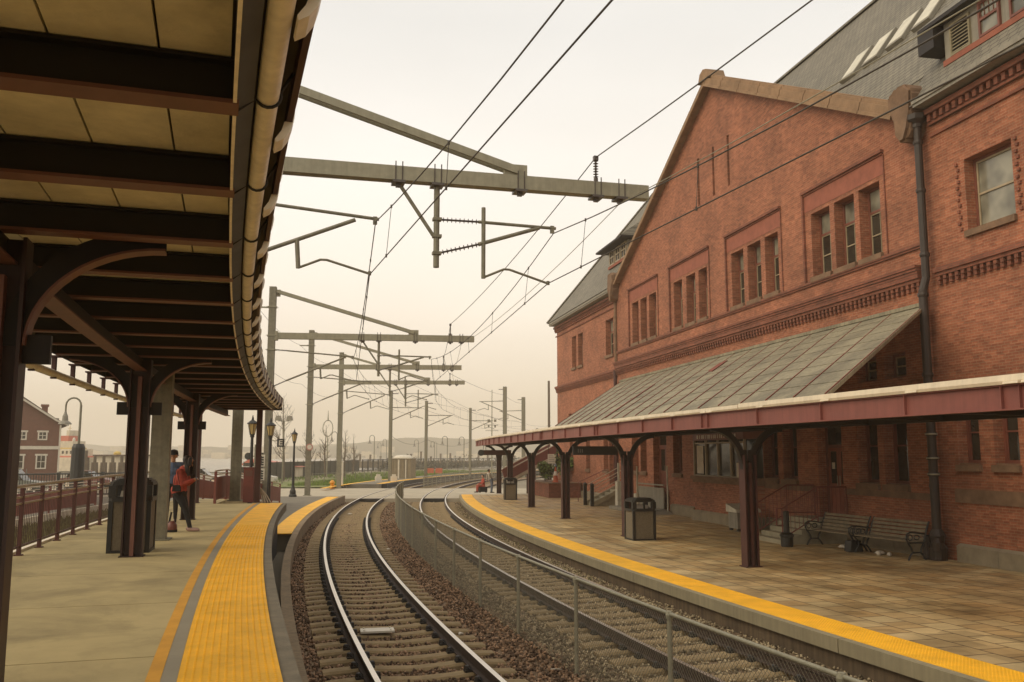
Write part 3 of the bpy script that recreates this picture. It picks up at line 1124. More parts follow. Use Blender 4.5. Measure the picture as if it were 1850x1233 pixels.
# ================================================================== the right canopy (over the low platform)
RC = thing('platform_canopy', 'curved pinkish red steel canopy with a white roof edge along the brick station', 'canopy')
RBR = 212.0
RPH0, RPH1 = 25.0, 2.35
def rf(ph):
    return max(0.0, min(1.0, (7.6 - ph) / 5.2)) * 0.95
RCOLS = [14.07 + 2.45 * k for k in (4, 3, 2, 1)] + [14.07 - 2.21 * k for k in range(6)]
def rcol():
    b = MB()
    b.box(-0.16, -0.135, -0.14, 0.14, 0.2, 2.78)
    b.box(0.135, 0.16, -0.14, 0.14, 0.2, 2.78)
    b.box(-0.134, 0.134, -0.012, 0.012, 0.2, 2.78)
    b.box(-0.03, 0.03, -0.13, -0.013, 0.2, 2.6)
    b.box(-0.2, 0.2, -0.18, 0.18, 0.201, 0.22)
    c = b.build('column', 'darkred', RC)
    for sx in (1, -1):
        b = MB()
        arc_band(b, 0.165, 2.44, 0.93, 3.33, 0.15, 0.075)
        b.box(0.02, 0.16, -0.026, 0.026, 2.5, 2.9)
        o = b.build('bracket_arm', ['blackred'], c)
        if sx < 0:
            for v in o.data.vertices:
                v.co.x *= -1
            o.data.flip_normals()
    return c
cf = None
for p_ in RCOLS:
    if cf is None:
        cf = rcol()
        s = cf
    else:
        s = clone(cf, RC)
        for ch in kids(cf):
            clone(ch, s)
    place(s, RBR + rf(p_) * 0.45, p_)
SB = 2.21 / 4
STIF = []
for a_, c_ in zip(RCOLS, RCOLS[1:] + [RCOLS[-1] - 2.21]):
    for k in range(4):
        p_ = a_ + (c_ - a_) * k / 4
        if p_ > RPH1:
            STIF.append(p_)
            if k == 0:
                STIF.append(p_ - 0.085)
b = MB()
b.sweep([(212.945, 3.415), (212.965, 3.415), (212.965, 3.735), (212.945, 3.735)], RPH0, RPH1, 0.3, rfun=rf)
b.sweep([(212.88, 3.395), (213.02, 3.395), (213.02, 3.4145), (212.88, 3.4145)], RPH0, RPH1, 0.3, rfun=rf)
b.sweep([(212.88, 3.7355), (213.02, 3.7355), (213.02, 3.752), (212.88, 3.752)], RPH0, RPH1, 0.3, rfun=rf)
for p_ in STIF:
    rr_ = 212.966 + rf(p_)
    d = degrees(0.012 / rr_)
    b.sweep([(rr_, 3.415), (rr_ + 0.05, 3.415), (rr_ + 0.05, 3.735), (rr_, 3.735)], p_, p_ - d, 1)
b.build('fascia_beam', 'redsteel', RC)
b = MB()
b.sweep([(212.88, 3.755), (213.05, 3.755), (213.07, 3.80), (213.06, 3.885), (212.90, 3.90)], RPH0, 14.5, 0.3, rfun=rf)
b.sweep([(212.88, 3.755), (213.05, 3.755), (213.07, 3.79), (213.06, 3.865), (212.90, 3.875)], 14.49, RPH1, 0.3, rfun=rf)
for p_ in STIF:
    rr_ = 213.052 + rf(p_)
    b.sweep([(rr_, 3.758), (rr_ + 0.035, 3.758), (rr_ + 0.03, 3.79), (rr_, 3.79)], p_ + 0.1, p_ + 0.03, 1)
b.build('roof_edge', 'whiteedge', RC)
b = MB()
b.sweep([(212.93, 3.86), (212.90, 3.66), (210.2, 3.66), (210.2, 3.93)], RPH0, RPH1 + 0.03, 0.3, rfun=lambda p: rf(p))
b.build('roof_deck', 'whiteedge', RC)  # deck kept pale to bounce light under the sloping roof
b = MB()
b.sweep([(210.24, 3.42), (210.32, 3.42), (210.32, 3.655), (210.24, 3.655)], RPH0, RPH1, 0.3, rfun=rf)
b.build('inner_beam', 'blackred', RC)
def joist():
    b = MB()
    b.box(-0.92, 1.66, -0.05, 0.05, 3.44, 3.655)
    return b.build('joist', 'blackred', RC)
jf = None
for p_ in [q for i, q in enumerate(STIF)]:
    if jf is None:
        jf = joist()
        s = jf
    else:
        s = clone(jf, RC)
    place(s, RBR + rf(p_), p_)

# signs hanging under the right canopy
def hang_sign(x, y, wd, label, marks):
    t = thing('hanging_sign', label, 'sign', (x, y, 0), radians(8))
    b = MB()
    b.box(-wd / 2, wd / 2, -0.05, 0.05, 2.78, 3.08)
    b.box(-wd / 2 - 0.02, wd / 2 + 0.02, -0.06, 0.06, 3.081, 3.10)
    b.build('sign_board', 'signblack' if marks else 'darkred', t)
    for sx in (-1, 1):
        b = MB()
        b.tube([(sx * wd * 0.4, 0, 3.1), (sx * wd * 0.4, 0, 3.44)], 0.015, 6)
        b.build('hanger_rod', 'black', t)
    if marks:
        b = MB()
        for k in range(3):
            b.box(-wd / 2 + 0.18 + k * 0.075, -wd / 2 + 0.20 + k * 0.075, -0.058, -0.051, 2.87, 3.0)
        b.build('lettering', 'signpale' if marks == 2 else 'greybox', t)
    return t
hang_sign(3.05, 33.2, 1.66, 'black sign board hanging under the right canopy before the far stairs', 1)
hang_sign(-0.95, 57.5, 1.8, 'dark red sign board hanging at the far end of the right canopy', 0)
t = thing('loudspeaker', 'round dark loudspeaker at the tip of the far hanging sign', 'loudspeaker', (-1.95, 57.3, 2.93))
b = MB()
b.lathe([(0.05, 0), (0.08, 0.12), (0.20, 0.26), (0.20, 0.29)], 12)
o = b.build('horn', 'black', t)
o.rotation_euler = (radians(90), 0, 0)
b = MB()
b.tube([(0.1, 0, 0), (0.15, 0, 0.45)], 0.015, 6)
b.build('mount_arm', 'black', t)
# ================================================================== the brick station.  local frame: x into the building, y along the facade away from the viewer
ST_A = radians(11.5)
ST_O = (10.75, 22.95)
ST = thing('railway_station', 'long two storey red brick railway station with wide front gable and slate roof', 'station', (*ST_O, 0), ST_A)
def S2W(x, y, z=0.0):
    return (ST_O[0] + x * cos(ST_A) - y * sin(ST_A), ST_O[1] + x * sin(ST_A) + y * cos(ST_A), z)
def W2S(X, Y):
    dx, dy = X - ST_O[0], Y - ST_O[1]
    return dx * cos(ST_A) + dy * sin(ST_A), -dx * sin(ST_A) + dy * cos(ST_A)
def sp(b, name, m, parent=None, **k):
    return b.build(name, m, parent or ST, **k)

def wall(b, y0, y1, zb, top, holes, x, depth, extra=()):
    """facade sheet at x with openings (ya,yb,za,zb) and their reveals running in by depth"""
    ys = sorted(set([y0, y1] + list(extra) + [v for h in holes for v in h[:2]]))
    for a, c in zip(ys, ys[1:]):
        hs = sorted([h for h in holes if h[0] <= a + 1e-6 and h[1] >= c - 1e-6], key=lambda h: h[2])
        z = zb
        for h in hs:
            b.poly([(x, a, z), (x, c, z), (x, c, h[2]), (x, a, h[2])])
            z = h[3]
        b.poly([(x, a, z), (x, c, z), (x, c, top(c)), (x, a, top(a))])
    for ya, yb, za, zt in holes:
        for q in ([(ya, za), (yb, za)], [(yb, za), (yb, zt)], [(yb, zt), (ya, zt)], [(ya, zt), (ya, za)]):
            (p1, z1), (p2, z2) = q
            b.poly([(x, p1, z1), (x, p2, z2), (x + depth, p2, z2), (x + depth, p1, z1)])

def rect_frame(b, x0, x1, y0, y1, z0, z1, t, bars_z=(), bars_y=()):
    b.box(x0, x1, y0, y0 + t, z0, z1)
    b.box(x0, x1, y1 - t, y1, z0, z1)
    b.box(x0, x1, y0 + t, y1 - t, z0, z0 + t)
    b.box(x0, x1, y0 + t, y1 - t, z1 - t, z1)
    for z in bars_z:
        b.box(x0, x1, y0 + t, y1 - t, z - t / 2, z + t / 2)
    for y in bars_y:
        b.box(x0 + 0.004, x1 - 0.004, y - t / 4, y + t / 4, z0 + t, z1 - t)

def window(y0, y1, z0, z1, x, depth, kind='triple', sill=True):
    xf = x + depth - 0.10
    g = 0.004
    b = MB()
    t = 0.07
    zt = z0 + (z1 - z0) * 0.66
    if kind == 'triple':
        rect_frame(b, xf, xf + 0.09, y0 + g, y1 - g, z0 + g, z1 - g, t, (zt,))
    else:
        rect_frame(b, xf, xf + 0.09, y0 + g, y1 - g, z0 + g, z1 - g, t)
    f = sp(b, 'window', 'windowframe')
    if kind == 'triple':
        sp(MB().box(xf + 0.045, xf + 0.055, y0 + t, y1 - t, zt + t / 2, z1 - t), 'pane', 'glasspale', f)
        sp(MB().box(xf + 0.055, xf + 0.065, y0 + t, y1 - t, z0 + t, zt - t / 2), 'pane', 'glass', f)
        b = MB()
        zm = (z0 + zt) / 2
        rect_frame(b, xf + 0.02, xf + 0.05, y0 + t, y1 - t, z0 + t, zt - t / 2, 0.035, (zm,), ((y0 + y1) / 2,))
        sp(b, 'sash', 'windowpale', f)
    elif kind == 'big':
        zm = (z0 + z1) / 2
        sp(MB().box(xf + 0.055, xf + 0.065, y0 + t, y1 - t, z0 + t, z1 - t), 'pane', 'glasspale', f)
        b = MB()
        rect_frame(b, xf + 0.02, xf + 0.05, y0 + t, y1 - t, z0 + t, z1 - t, 0.05, (zm,))
        sp(b, 'sash', 'windowpale', f)
    else:
        sp(MB().box(xf + 0.055, xf + 0.065, y0 + t, y1 - t, z0 + t, z1 - t), 'pane', 'glass', f)
        b = MB()
        rect_frame(b, xf + 0.02, xf + 0.05, y0 + t, y1 - t, z0 + t, z1 - t, 0.04, ((z0 + z1) / 2,))
        sp(b, 'sash', 'windowpale' if kind == 'small' else 'windowframe', f)
    if sill:
        b = MB()
        b.box(x - 0.09, x + 0.02, y0 - 0.04, y1 + 0.04, z0 - 0.16, z0 - 0.003)
        b.box(x + 0.021, x + depth - 0.11, y0 + 0.004, y1 - 0.004, z0 + 0.003, z0 + 0.03)
        sp(b, 'sill', 'brownstone', f)
    return f

GY, GA = 25.5, 12.7                      # gable width, apex position
ZK, ZA = 11.62, 17.95                    # gable springing and apex height
def gtop(y):
    return ZK + (ZA - ZK) * (y / GA if y <= GA else (GY - y) / (GY - GA))
G4 = [(1.73, 2.76, 8.42, 10.5), (3.0, 4.08, 8.42, 10.5), (4.33, 5.43, 8.42, 10.5)]
G3 = [(7.63, 8.6, 8.42, 10.5), (8.92, 9.96, 8.42, 10.5), (10.3, 11.33, 8.42, 10.5)]
G2 = [(13.63, 14.5, 8.42, 10.5), (14.86, 15.84, 8.42, 10.5), (16.3, 17.29, 8.42, 10.5)]
G1 = [(19.5, 20.5, 8.42, 10.5), (20.82, 21.72, 8.42, 10.5), (22.02, 22.98, 8.42, 10.5)]
SLITS = [(11.22, 11.42, 13.25, 15.3), (12.62, 12.82, 13.25, 15.3), (14.12, 14.32, 13.25, 15.3)]
GRW = [(1.10, 2.15, 1.97, 4.1), (2.43, 3.43, 1.97, 4.1), (6.89, 7.85, 1.97, 4.1), (8.2, 9.2, 1.97, 4.1), (16.76, 17.79, 1.97, 4.1), (21.2, 22.1, 1.97, 4.1), (22.4, 23.4, 1.97, 4.1)]
TRW = [(0.98, 1.95, 4.86, 5.55), (2.3, 3.28, 4.86, 5.55), (4.12, 4.9, 4.86, 5.55), (5.3, 6.1, 4.86, 5.55)]
DOORS = [(4.25, 5.62, 0.9, 3.95), (18.6, 20.3, 1.05, 3.95)]
D = 0.40
b = MB()
wall(b, 0, GY, 0.1, gtop, G4 + G3 + G2 + G1 + SLITS + GRW + TRW + DOORS, 0.0, D, (GA,))
# return edges and back sheet so that the gable wall has its thickness
b.poly([(0, 0, 0.1), (0.8, 0, 0.1), (0.8, 0, ZK), (0, 0, ZK)])
b.poly([(0, GY, 0.1), (0.8, GY, 0.1), (0.8, GY, ZK), (0, GY, ZK)])
gw = sp(b, 'gable_wall', 'brick', recalc=False)
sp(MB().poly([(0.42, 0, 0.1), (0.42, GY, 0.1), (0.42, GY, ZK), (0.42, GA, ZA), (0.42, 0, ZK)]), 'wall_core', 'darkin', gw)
for grp in (G4, G3, G2, G1):
    for y0, y1, z0, z1 in grp:
        window(y0, y1, z0, z1, 0, D)
for y0, y1, z0, z1 in GRW:
    window(y0, y1, z0, z1, 0, D, 'sash')
for y0, y1, z0, z1 in TRW:
    window(y0, y1, z0, z1, 0, D, 'small', False)
# label moulds over the window groups, string courses, corbelled band
for grp in (G4, G3, G2, G1):
    ya, yb = grp[0][0] - 0.28, grp[-1][1] + 0.45
    b = MB()
    b.box(-0.11, 0.0, ya, yb, 11.24, 11.32)
    b.box(-0.05, 0.0, ya + 0.03, yb - 0.03, 11.18, 11.239)
    b.box(-0.08, 0.0, yb - 0.09, yb, 8.32, 11.239)
    b.box(-0.035, 0.0, ya, ya + 0.04, 8.32, 11.179)
    sp(b, 'label_mould', 'brickdark')
    sp(MB().box(-0.012, 0.0, ya + 0.071, yb - 0.091, 10.62, 11.179), 'lintel_band', 'trimred')
b = MB()
b.box(-0.08, 0.0, 0.02, GY - 0.02, 8.22, 8.30)
b.box(-0.05, 0.0, 0.02, GY - 0.02, 8.16, 8.219)
sp(b, 'string_course', 'brickdark')
def corbel(y0, y1, x, z, name='corbel_course', mul=1.0):
    b = MB()
    b.box(x - 0.20, x, y0, y1, z + 0.30, z + 0.42)
    b.box(x - 0.15, x, y0, y1, z + 0.21, z + 0.299)
    n = int((y1 - y0) / 0.22)
    for k in range(n):
        ya = y0 + (k + 0.25) * (y1 - y0) / n
        b.box(x - 0.13, x, ya, ya + 0.11, z + 0.11, z + 0.209)
        b.box(x - 0.09, x, ya + 0.05, ya + 0.16, z + 0.0, z + 0.109)
    sp(b, name, 'brickdark')
corbel(0.02, GY - 0.02, 0.0, 7.05)
b = MB()
for k in range(3):
    b.box(-0.21 - 0.03 * k, 0.0, 0.02, GY - 0.02, 7.472 + k * 0.075, 7.543 + k * 0.075)
sp(b, 'corbel_course', 'brickdark')
# coping of the gable with kneelers and apex stone
def coping(ya, za, yb, zb, segs=8):
    b = MB()
    for k in range(segs):
        f0, f1 = k / segs + 0.0015, (k + 1) / segs - 0.0015
        p = Vector((0.02, ya + (yb - ya) * f0, za + (zb - za) * f0))
        q = Vector((0.02, ya + (yb - ya) * f1, za + (zb - za) * f1))
        b.bar(p, q, 0.62, 0.26)
        up = Vector((0, 0, 0.19))
        b.bar(p + up, q + up, 0.46, 0.13)
        up = Vector((0, 0, 0.28))
        b.bar(p + up, q + up, 0.26, 0.06)
        b.bar(p - Vector((0.33, 0, 0.17)), q - Vector((0.33, 0, 0.17)), 0.10, 0.10)
    return sp(b, 'gable_coping', 'coping')
coping(0.55, ZK + 0.42, GA, ZA + 0.14)
coping(GY - 0.55, ZK + 0.42, GA, ZA + 0.14)
b = MB()
b.prism([(-0.36, GA - 0.5, ZA + 0.15), (-0.36, GA + 0.5, ZA + 0.15), (-0.36, GA + 0.32, ZA + 0.52), (-0.36, GA, ZA + 0.62), (-0.36, GA - 0.32, ZA + 0.52)], (0.78, 0, 0))
sp(b, 'apex_stone', 'coping')
for sgn, y in ((1, 0), (-1, GY)):
    b = MB()
    prof = [(-0.34, 11.75), (-0.36, 12.3), (-0.15, 12.58), (0.25, 12.6), (0.60, 12.42), (0.62, 12.08), (0.42, 11.7), (0.32, 11.25), (0.18, 11.0), (-0.10, 11.02), (-0.26, 11.3)]
    b.prism([(-0.42, y + sgn * p, z) for p, z in prof], (0.86, 0, 0))
    o = sp(b, 'kneeler_stone', 'brownstone')
    bm = bmesh.new()
    bm.from_mesh(o.data)
    bmesh.ops.bevel(bm, geom=bm.edges[:], offset=0.07, segments=2, affect='EDGES')
    rr = random.Random(4)
    for v in bm.verts:
        v.co += Vector((rr.uniform(-0.03, 0.03), rr.uniform(-0.03, 0.03), rr.uniform(-0.03, 0.03)))
    bm.to_mesh(o.data)
    bm.free()

# ---- wings
RW_UP = [(-3.15 - 4.4 * k, -1.58 - 4.4 * k, 8.22, 10.02) for k in range(5)]
RW_GR = []
for k in range(5):
    RW_GR += [(-1.50 - 4.4 * k, -0.74 - 4.4 * k, 2.55, 4.1), (-2.75 - 4.4 * k, -1.97 - 4.4 * k, 2.55, 4.1)]
XW = 0.10
b = MB()
wall(b, -26, 0, 0.1, lambda y: 11.6, RW_UP + RW_GR, XW, 0.36)
rw = sp(b, 'right_wing_wall', 'brick', recalc=False)
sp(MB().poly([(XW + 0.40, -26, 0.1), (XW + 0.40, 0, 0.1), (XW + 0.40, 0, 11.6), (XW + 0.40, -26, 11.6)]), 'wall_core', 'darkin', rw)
for h in RW_UP:
    window(*h, XW, 0.36, 'big')
    b = MB()                                   # toothed brick edges beside the upper windows
    for yy in (h[0] - 0.24, h[1] + 0.16):
        for k in range(12):
            b.box(XW - 0.05, XW, yy + (0.05 if k % 2 else 0), yy + 0.08 + (0.05 if k % 2 else 0), h[2] + 0.05 + k * 0.15, h[2] + 0.12 + k * 0.15)
    sp(b, 'toothed_edge', 'brickdark')
for h in RW_GR:
    window(*h, XW, 0.36, 'sash')
LW_UP = [(32.85, 33.95, 8.35, 10.36), (34.4, 35.4, 8.35, 10.36), (26.75, 28.15, 8.35, 10.38)]
LW_GR = [(25.75, 26.5, 1.95, 4.0), (27.95, 28.85, 1.95, 4.0), (31.55, 32.4, 1.95, 4.0), (35.3, 36.15, 1.95, 4.0)]
LW_SM = [(35.5, 36.4, 4.9, 5.45), (33.6, 34.5, 4.9, 5.45)]
LWD = [(26.85, 27.8, 1.2, 4.0)]
b = MB()
wall(b, GY, 39.3, 0.1, lambda y: 11.5, LW_UP + LW_GR + LW_SM + LWD, XW + 0.1, 0.36)
lw = sp(b, 'left_wing_wall', 'brick', recalc=False)
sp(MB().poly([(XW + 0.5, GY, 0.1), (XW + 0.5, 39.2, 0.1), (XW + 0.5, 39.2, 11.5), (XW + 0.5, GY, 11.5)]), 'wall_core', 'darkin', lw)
for h in LW_UP:
    window(*h, XW + 0.1, 0.36, 'triple')
for h in LW_GR:
    window(*h, XW + 0.1, 0.36, 'sash')
for h in LW_SM:
    window(*h, XW + 0.1, 0.36, 'small', False)
b = MB()
b.poly([(XW + 0.1, 39.3, 0.1), (13.0, 39.3, 0.1), (13.0, 39.3, 11.5), (XW + 0.1, 39.3, 11.5)])
b.poly([(13.0, 39.3, 0.1), (13.0, -26, 0.1), (13.0, -26, 11.5), (13.0, 39.3, 11.5)])
b.poly([(13.0, -26, 0.1), (XW, -26, 0.1), (XW, -26, 11.5), (13.0, -26, 11.5)])
sp(b, 'back_wall', 'brick', recalc=False)
corbel(-26, -0.45, XW, 7.08)
corbel(GY + 0.25, 39.3, XW + 0.1, 7.0)
def cornice(y0, y1, x, ze):
    b = MB()
    b.box(x - 0.06, x, y0, y1, ze - 0.86, ze - 0.78)
    b.box(x - 0.10, x, y0, y1, ze - 0.56, ze - 0.48)
    n = int((y1 - y0) / 0.24)
    for k in range(n):
        ya = y0 + (k + 0.2) * (y1 - y0) / n
        b.box(x - 0.16, x, ya, ya + 0.12, ze - 0.479, ze - 0.30)
    b.box(x - 0.22, x, y0, y1, ze - 0.299, ze - 0.16)
    sp(b, 'cornice', 'brickdark')
    b = MB()
    b.box(x - 0.50, x + 0.1, y0, y1, ze - 0.10, ze - 0.02)
    b.box(x - 0.54, x - 0.46, y0, y1, ze - 0.019, ze + 0.10)
    sp(b, 'eaves_gutter', 'greybox')
cornice(-26, -0.45, XW, 11.85)
cornice(GY + 0.45, 39.5, XW + 0.1, 11.72)

# ---- roofs: hipped main roof, the cross gable roof, dormers, skylights
RT = 1.37
XE, ZE = -0.38, 11.84
XR = 6.5
ZR = ZE + (XR - XE) * RT
def rz(x):
    return ZE + (x - XE) * RT
b = MB()
hx = XR - XE
b.poly([(XE, -26.4, ZE), (XE, 0.1, ZE), (0.42, 0.1, rz(0.42)), (0.42, GY - 0.1, rz(0.42)), (XE, GY - 0.1, ZE), (XE, 39.75, ZE), (XR, 39.75 - hx, ZR), (XR, -26.4 + hx, ZR)])
b.poly([(2 * XR - XE, 39.75, ZE), (2 * XR - XE, -26.4, ZE), (XR, -26.4 + hx, ZR), (XR, 39.75 - hx, ZR)])
b.poly([(XE, 39.75, ZE), (2 * XR - XE, 39.75, ZE), (XR, 39.75 - hx, ZR)])
b.poly([(XE, -26.4, ZE), (2 * XR - XE, -26.4, ZE), (XR, -26.4 + hx, ZR)])
sp(b, 'roof', 'slate', recalc=False)
xa = XE + (ZA + 0.05 - ZE) / RT
b = MB()
b.poly([(0.3, GA, ZA + 0.05), (xa, GA, ZA + 0.05), (XE + 0.4, -0.1, rz(XE + 0.4) - 0.45), (0.3, 0.25, ZK + 0.3)])
b.poly([(0.3, GA, ZA + 0.05), (xa, GA, ZA + 0.05), (XE + 0.4, GY + 0.1, rz(XE + 0.4) - 0.45), (0.3, GY - 0.25, ZK + 0.3)])
for ya, yb in ((0.1, 2.2), (GY - 0.1, GY - 2.2)):
    b.poly([(0.43, ya, 11.5), (0.43, yb, 11.5), (0.43, yb, rz(0.43)), (0.43, ya, rz(0.43))])
    b.poly([(XE, ya, ZE), (0.43, ya, 11.5), (0.43, ya, rz(0.43))])
sp(b, 'gable_roof', 'slate', recalc=False)
b = MB()
b.bar((XR, -26.4 + hx, ZR + 0.04), (XR, 39.75 - hx, ZR + 0.04), 0.24, 0.10)
b.bar((XE, 39.75, ZE + 0.05), (XR, 39.75 - hx, ZR + 0.05), 0.20, 0.08)
sp(b, 'ridge_tile', 'slate')
# skylights lie on the slope
for y0, y1 in ((6.55, 7.42), (5.2, 6.07), (3.85, 4.72), (2.5, 3.37)):
    x0, x1 = 2.62 + XE + 0.38, 3.42 + XE + 0.38
    nrm = Vector((-RT, 0, 1)).normalized()
    q = [Vector((x, y, rz(x))) for x, y in ((x0, y0), (x0, y1), (x1, y1), (x1, y0))]
    b = MB()
    b.prism([p + nrm * 0.01 for p in q], nrm * 0.13)
    f = sp(b, 'skylight', 'greybox')
    b = MB()
    c = sum(q, Vector()) / 4
    b.prism([c + (p - c) * 0.86 + nrm * 0.141 for p in q], nrm * 0.012)
    sp(b, 'skylight_glass', 'lid', f)
# near dormer
def dormer(y0, y1, xf, zb, zt, label_bits, roof_run, ox=0.62):
    """wall at xf from zb to zt; deep eaves; shed roof running back into the main slope"""
    b = MB()
    b.box(xf, xf + 0.1, y0, y1, zb, zt)
    for y in (y0, y1 - 0.1):
        xb = XE + (zt - ZE) / RT
        b.prism([(xf + 0.1, y, zb), (xf + 0.1, y, zt), (xb + 0.2, y, zt)], (0, 0.1, 0))
    d = sp(b, 'dormer', 'greybox')
    b = MB()
    b.box(xf - 0.06, xf - 0.001, y0 - 0.02, y1 + 0.02, zb - 0.02, zb + 0.13)
    sp(b, 'dormer_sill', 'trimred', d)
    b = MB()
    xo = xf - ox
    zo = zt - 0.02
    xr_ = XE + (zo + roof_run - ZE) / RT
    P = [(xo, y0 - 0.62, zo), (xo, y1 + 0.62, zo), (xr_, y1 - 0.4, zo + roof_run), (xr_, y0 + 0.4, zo + roof_run)]
    b.poly(P)
    b.poly([P[0], P[3], (XE + (zo - ZE) / RT, y0 - 0.62, zo)])
    b.poly([P[1], P[2], (XE + (zo - ZE) / RT, y1 + 0.62, zo)])
    sp(b, 'dormer_roof', 'slate', d, recalc=False)
    b = MB()
    b.box(xo, xf + 0.9, y0 - 0.62, y1 + 0.62, zo - 0.10, zo - 0.004)
    sp(b, 'dormer_soffit', 'blackred', d)
    return d
dm = dormer(-9.6, -0.92, 0.30, 12.75, 13.98, 0, 2.7, 0.32)
b = MB()
b.box(0.02, 0.75, -0.86, -0.24, 13.28, 13.87)
sp(b, 'eave_bracket', 'blackred', dm)
y = -1.18
b = MB()
rect_frame(b, 0.24, 0.299, -1.90, y, 12.89, 13.74, 0.05)
for k in range(8):
    z = 12.95 + k * 0.09
    b.prism([(0.245, -1.85, z), (0.295, -1.85, z + 0.05), (0.295, -1.85, z + 0.066), (0.245, -1.85, z + 0.016)], (0, 0.62, 0))
sp(b, 'louvre_vent', 'coppinggrey', dm)
sp(MB().box(0.2955, 0.2985, -1.85, -1.23, 12.94, 13.69), 'louvre_back', 'darkin', dm)
for k in range(6):
    ya = -2.92 - k * 1.02
    b = MB()
    rect_frame(b, 0.23, 0.299, ya, ya + 0.70, 12.89, 13.80, 0.06, (13.33,))
    rect_frame(b, 0.25, 0.29, ya + 0.06, ya + 0.64, 13.36, 13.74, 0.02, (13.55,), (ya + 0.2, ya + 0.35, ya + 0.5))
    wn = sp(b, 'dormer_window', 'windowframe', dm)
    sp(MB().box(0.275, 0.297, ya + 0.061, ya + 0.639, 12.951, 13.739), 'dormer_pane', 'glasspale', dm)
dm2 = dormer(25.9, 29.4, 0.85, 13.62, 14.75, 0, 2.2)
for k in range(3):
    ya = 26.15 + k * 1.05
    b = MB()
    rect_frame(b, 0.78, 0.849, ya, ya + 0.85, 13.76, 14.6, 0.06, (14.2,), (ya + 0.42,))
    sp(b, 'dormer_window', 'windowpale', dm2)
    sp(MB().box(0.83, 0.847, ya + 0.06, ya + 0.79, 13.82, 14.54), 'dormer_pane', 'glass', dm2)

# ---- downpipes
def pipe(y, x, z0, z1, r, clamps, boot=True):
    b = MB()
    b.tube([(x, y, z1), (x, y, z0)], r, 12)
    for z in clamps:
        b.lathe([(r + 0.02, -0.05), (r + 0.03, 0), (r + 0.02, 0.05)], 12, (x, y, z))
    if boot:
        b.lathe([(r + 0.10, 0.2), (r + 0.12, 0.5), (r + 0.05, 0.62), (r + 0.09, 0.8), (r + 0.02, 0.95)], 10, (x, y, 0.0))
        b.lathe([(0.10, 0.0), (0.12, 0.2), (0.06, 0.3)], 8, (x - 0.18, y - 0.22, 0.45))
        b.lathe([(0.12, 0.0), (0.10, 0.55), (0.05, 0.6)], 8, (x - 0.12, y + 0.24, 0.2))
    return b
P1 = sp(pipe(-0.26, -0.16, 7.3, 11.3, 0.10, (7.9, 9.6, 10.9), False), 'downpipe', 'pipe', smooth=False)
b = MB()
b.lathe([(0.13, 0), (0.13, 0.1), (0.26, 0.2), (0.26, 0.34)], 8, (-0.16, -0.26, 11.3))
sp(b, 'pipe_head', 'pipe', P1)
sp(MB().tube([(-0.16, -0.26, 7.3), (-0.26, -0.24, 6.95)], 0.10, 10), 'pipe_offset', 'pipe', P1)
P2 = sp(pipe(-0.24, -0.26, 0.2, 6.98, 0.11, (2.3, 2.7, 3.3, 4.8, 6.85)), 'downpipe', 'pipe')
pb_ = None
for z in (2.3, 2.7, 3.3):
    if pb_ is None:
        pb_ = sp(MB().lathe([(0.145, -0.02), (0.155, 0), (0.145, 0.02)], 12), 'pipe_band', 'galv', P2)
        q_ = pb_
    else:
        q_ = clone(pb_, P2)
    q_.location = (-0.26, -0.24, z)
sp(pipe(0.06, -0.10, 0.2, 6.4, 0.05, (2.0, 4.0, 6.0), False), 'downpipe', 'black')
sp(pipe(GY + 0.05, -0.06, 7.4, 11.5, 0.09, (8.5, 10.2), False), 'downpipe', 'brownstone')
sp(pipe(GY + 0.05, -0.12, 0.2, 7.3, 0.1, (3.5, 5.0), False), 'downpipe', 'darkred')

# ---- plinth, sill band
def plinth(y0, y1, x):
    b = MB()
    y = y0
    while y < y1 - 0.01:
        y2 = min(y1, y + 1.5)
        b.box(x - 0.11, x - 0.003, y, y2, 0.1, 0.56)
        b.box(x - 0.12, x - 0.004, y + 0.006, y2 - 0.006, 0.1, 0.58)
        b.prism([(x - 0.12, y + 0.006, 0.581), (x - 0.003, y + 0.006, 0.581), (x - 0.003, y + 0.006, 0.64)], (0, y2 - y - 0.012, 0))
        y = y2
    sp(b, 'plinth', 'granite')
plinth(-26, -0.6, XW)
plinth(0.25, 4.0, 0.0)
plinth(6.1, 9.2, 0.0)
plinth(15.4, 18.0, 0.0)
plinth(20.7, 24.0, 0.0)
plinth(26.0, 39.2, XW + 0.1)
b = MB()
b.box(XW - 0.03, XW - 0.002, -26, -0.55, 1.62, 1.95)
b.box(-0.03, -0.002, 0.2, 4.15, 1.62, 1.80)
b.box(-0.03, -0.002, 5.75, 9.2, 1.62, 1.80)
sp(b, 'sill_band', 'brownstone')

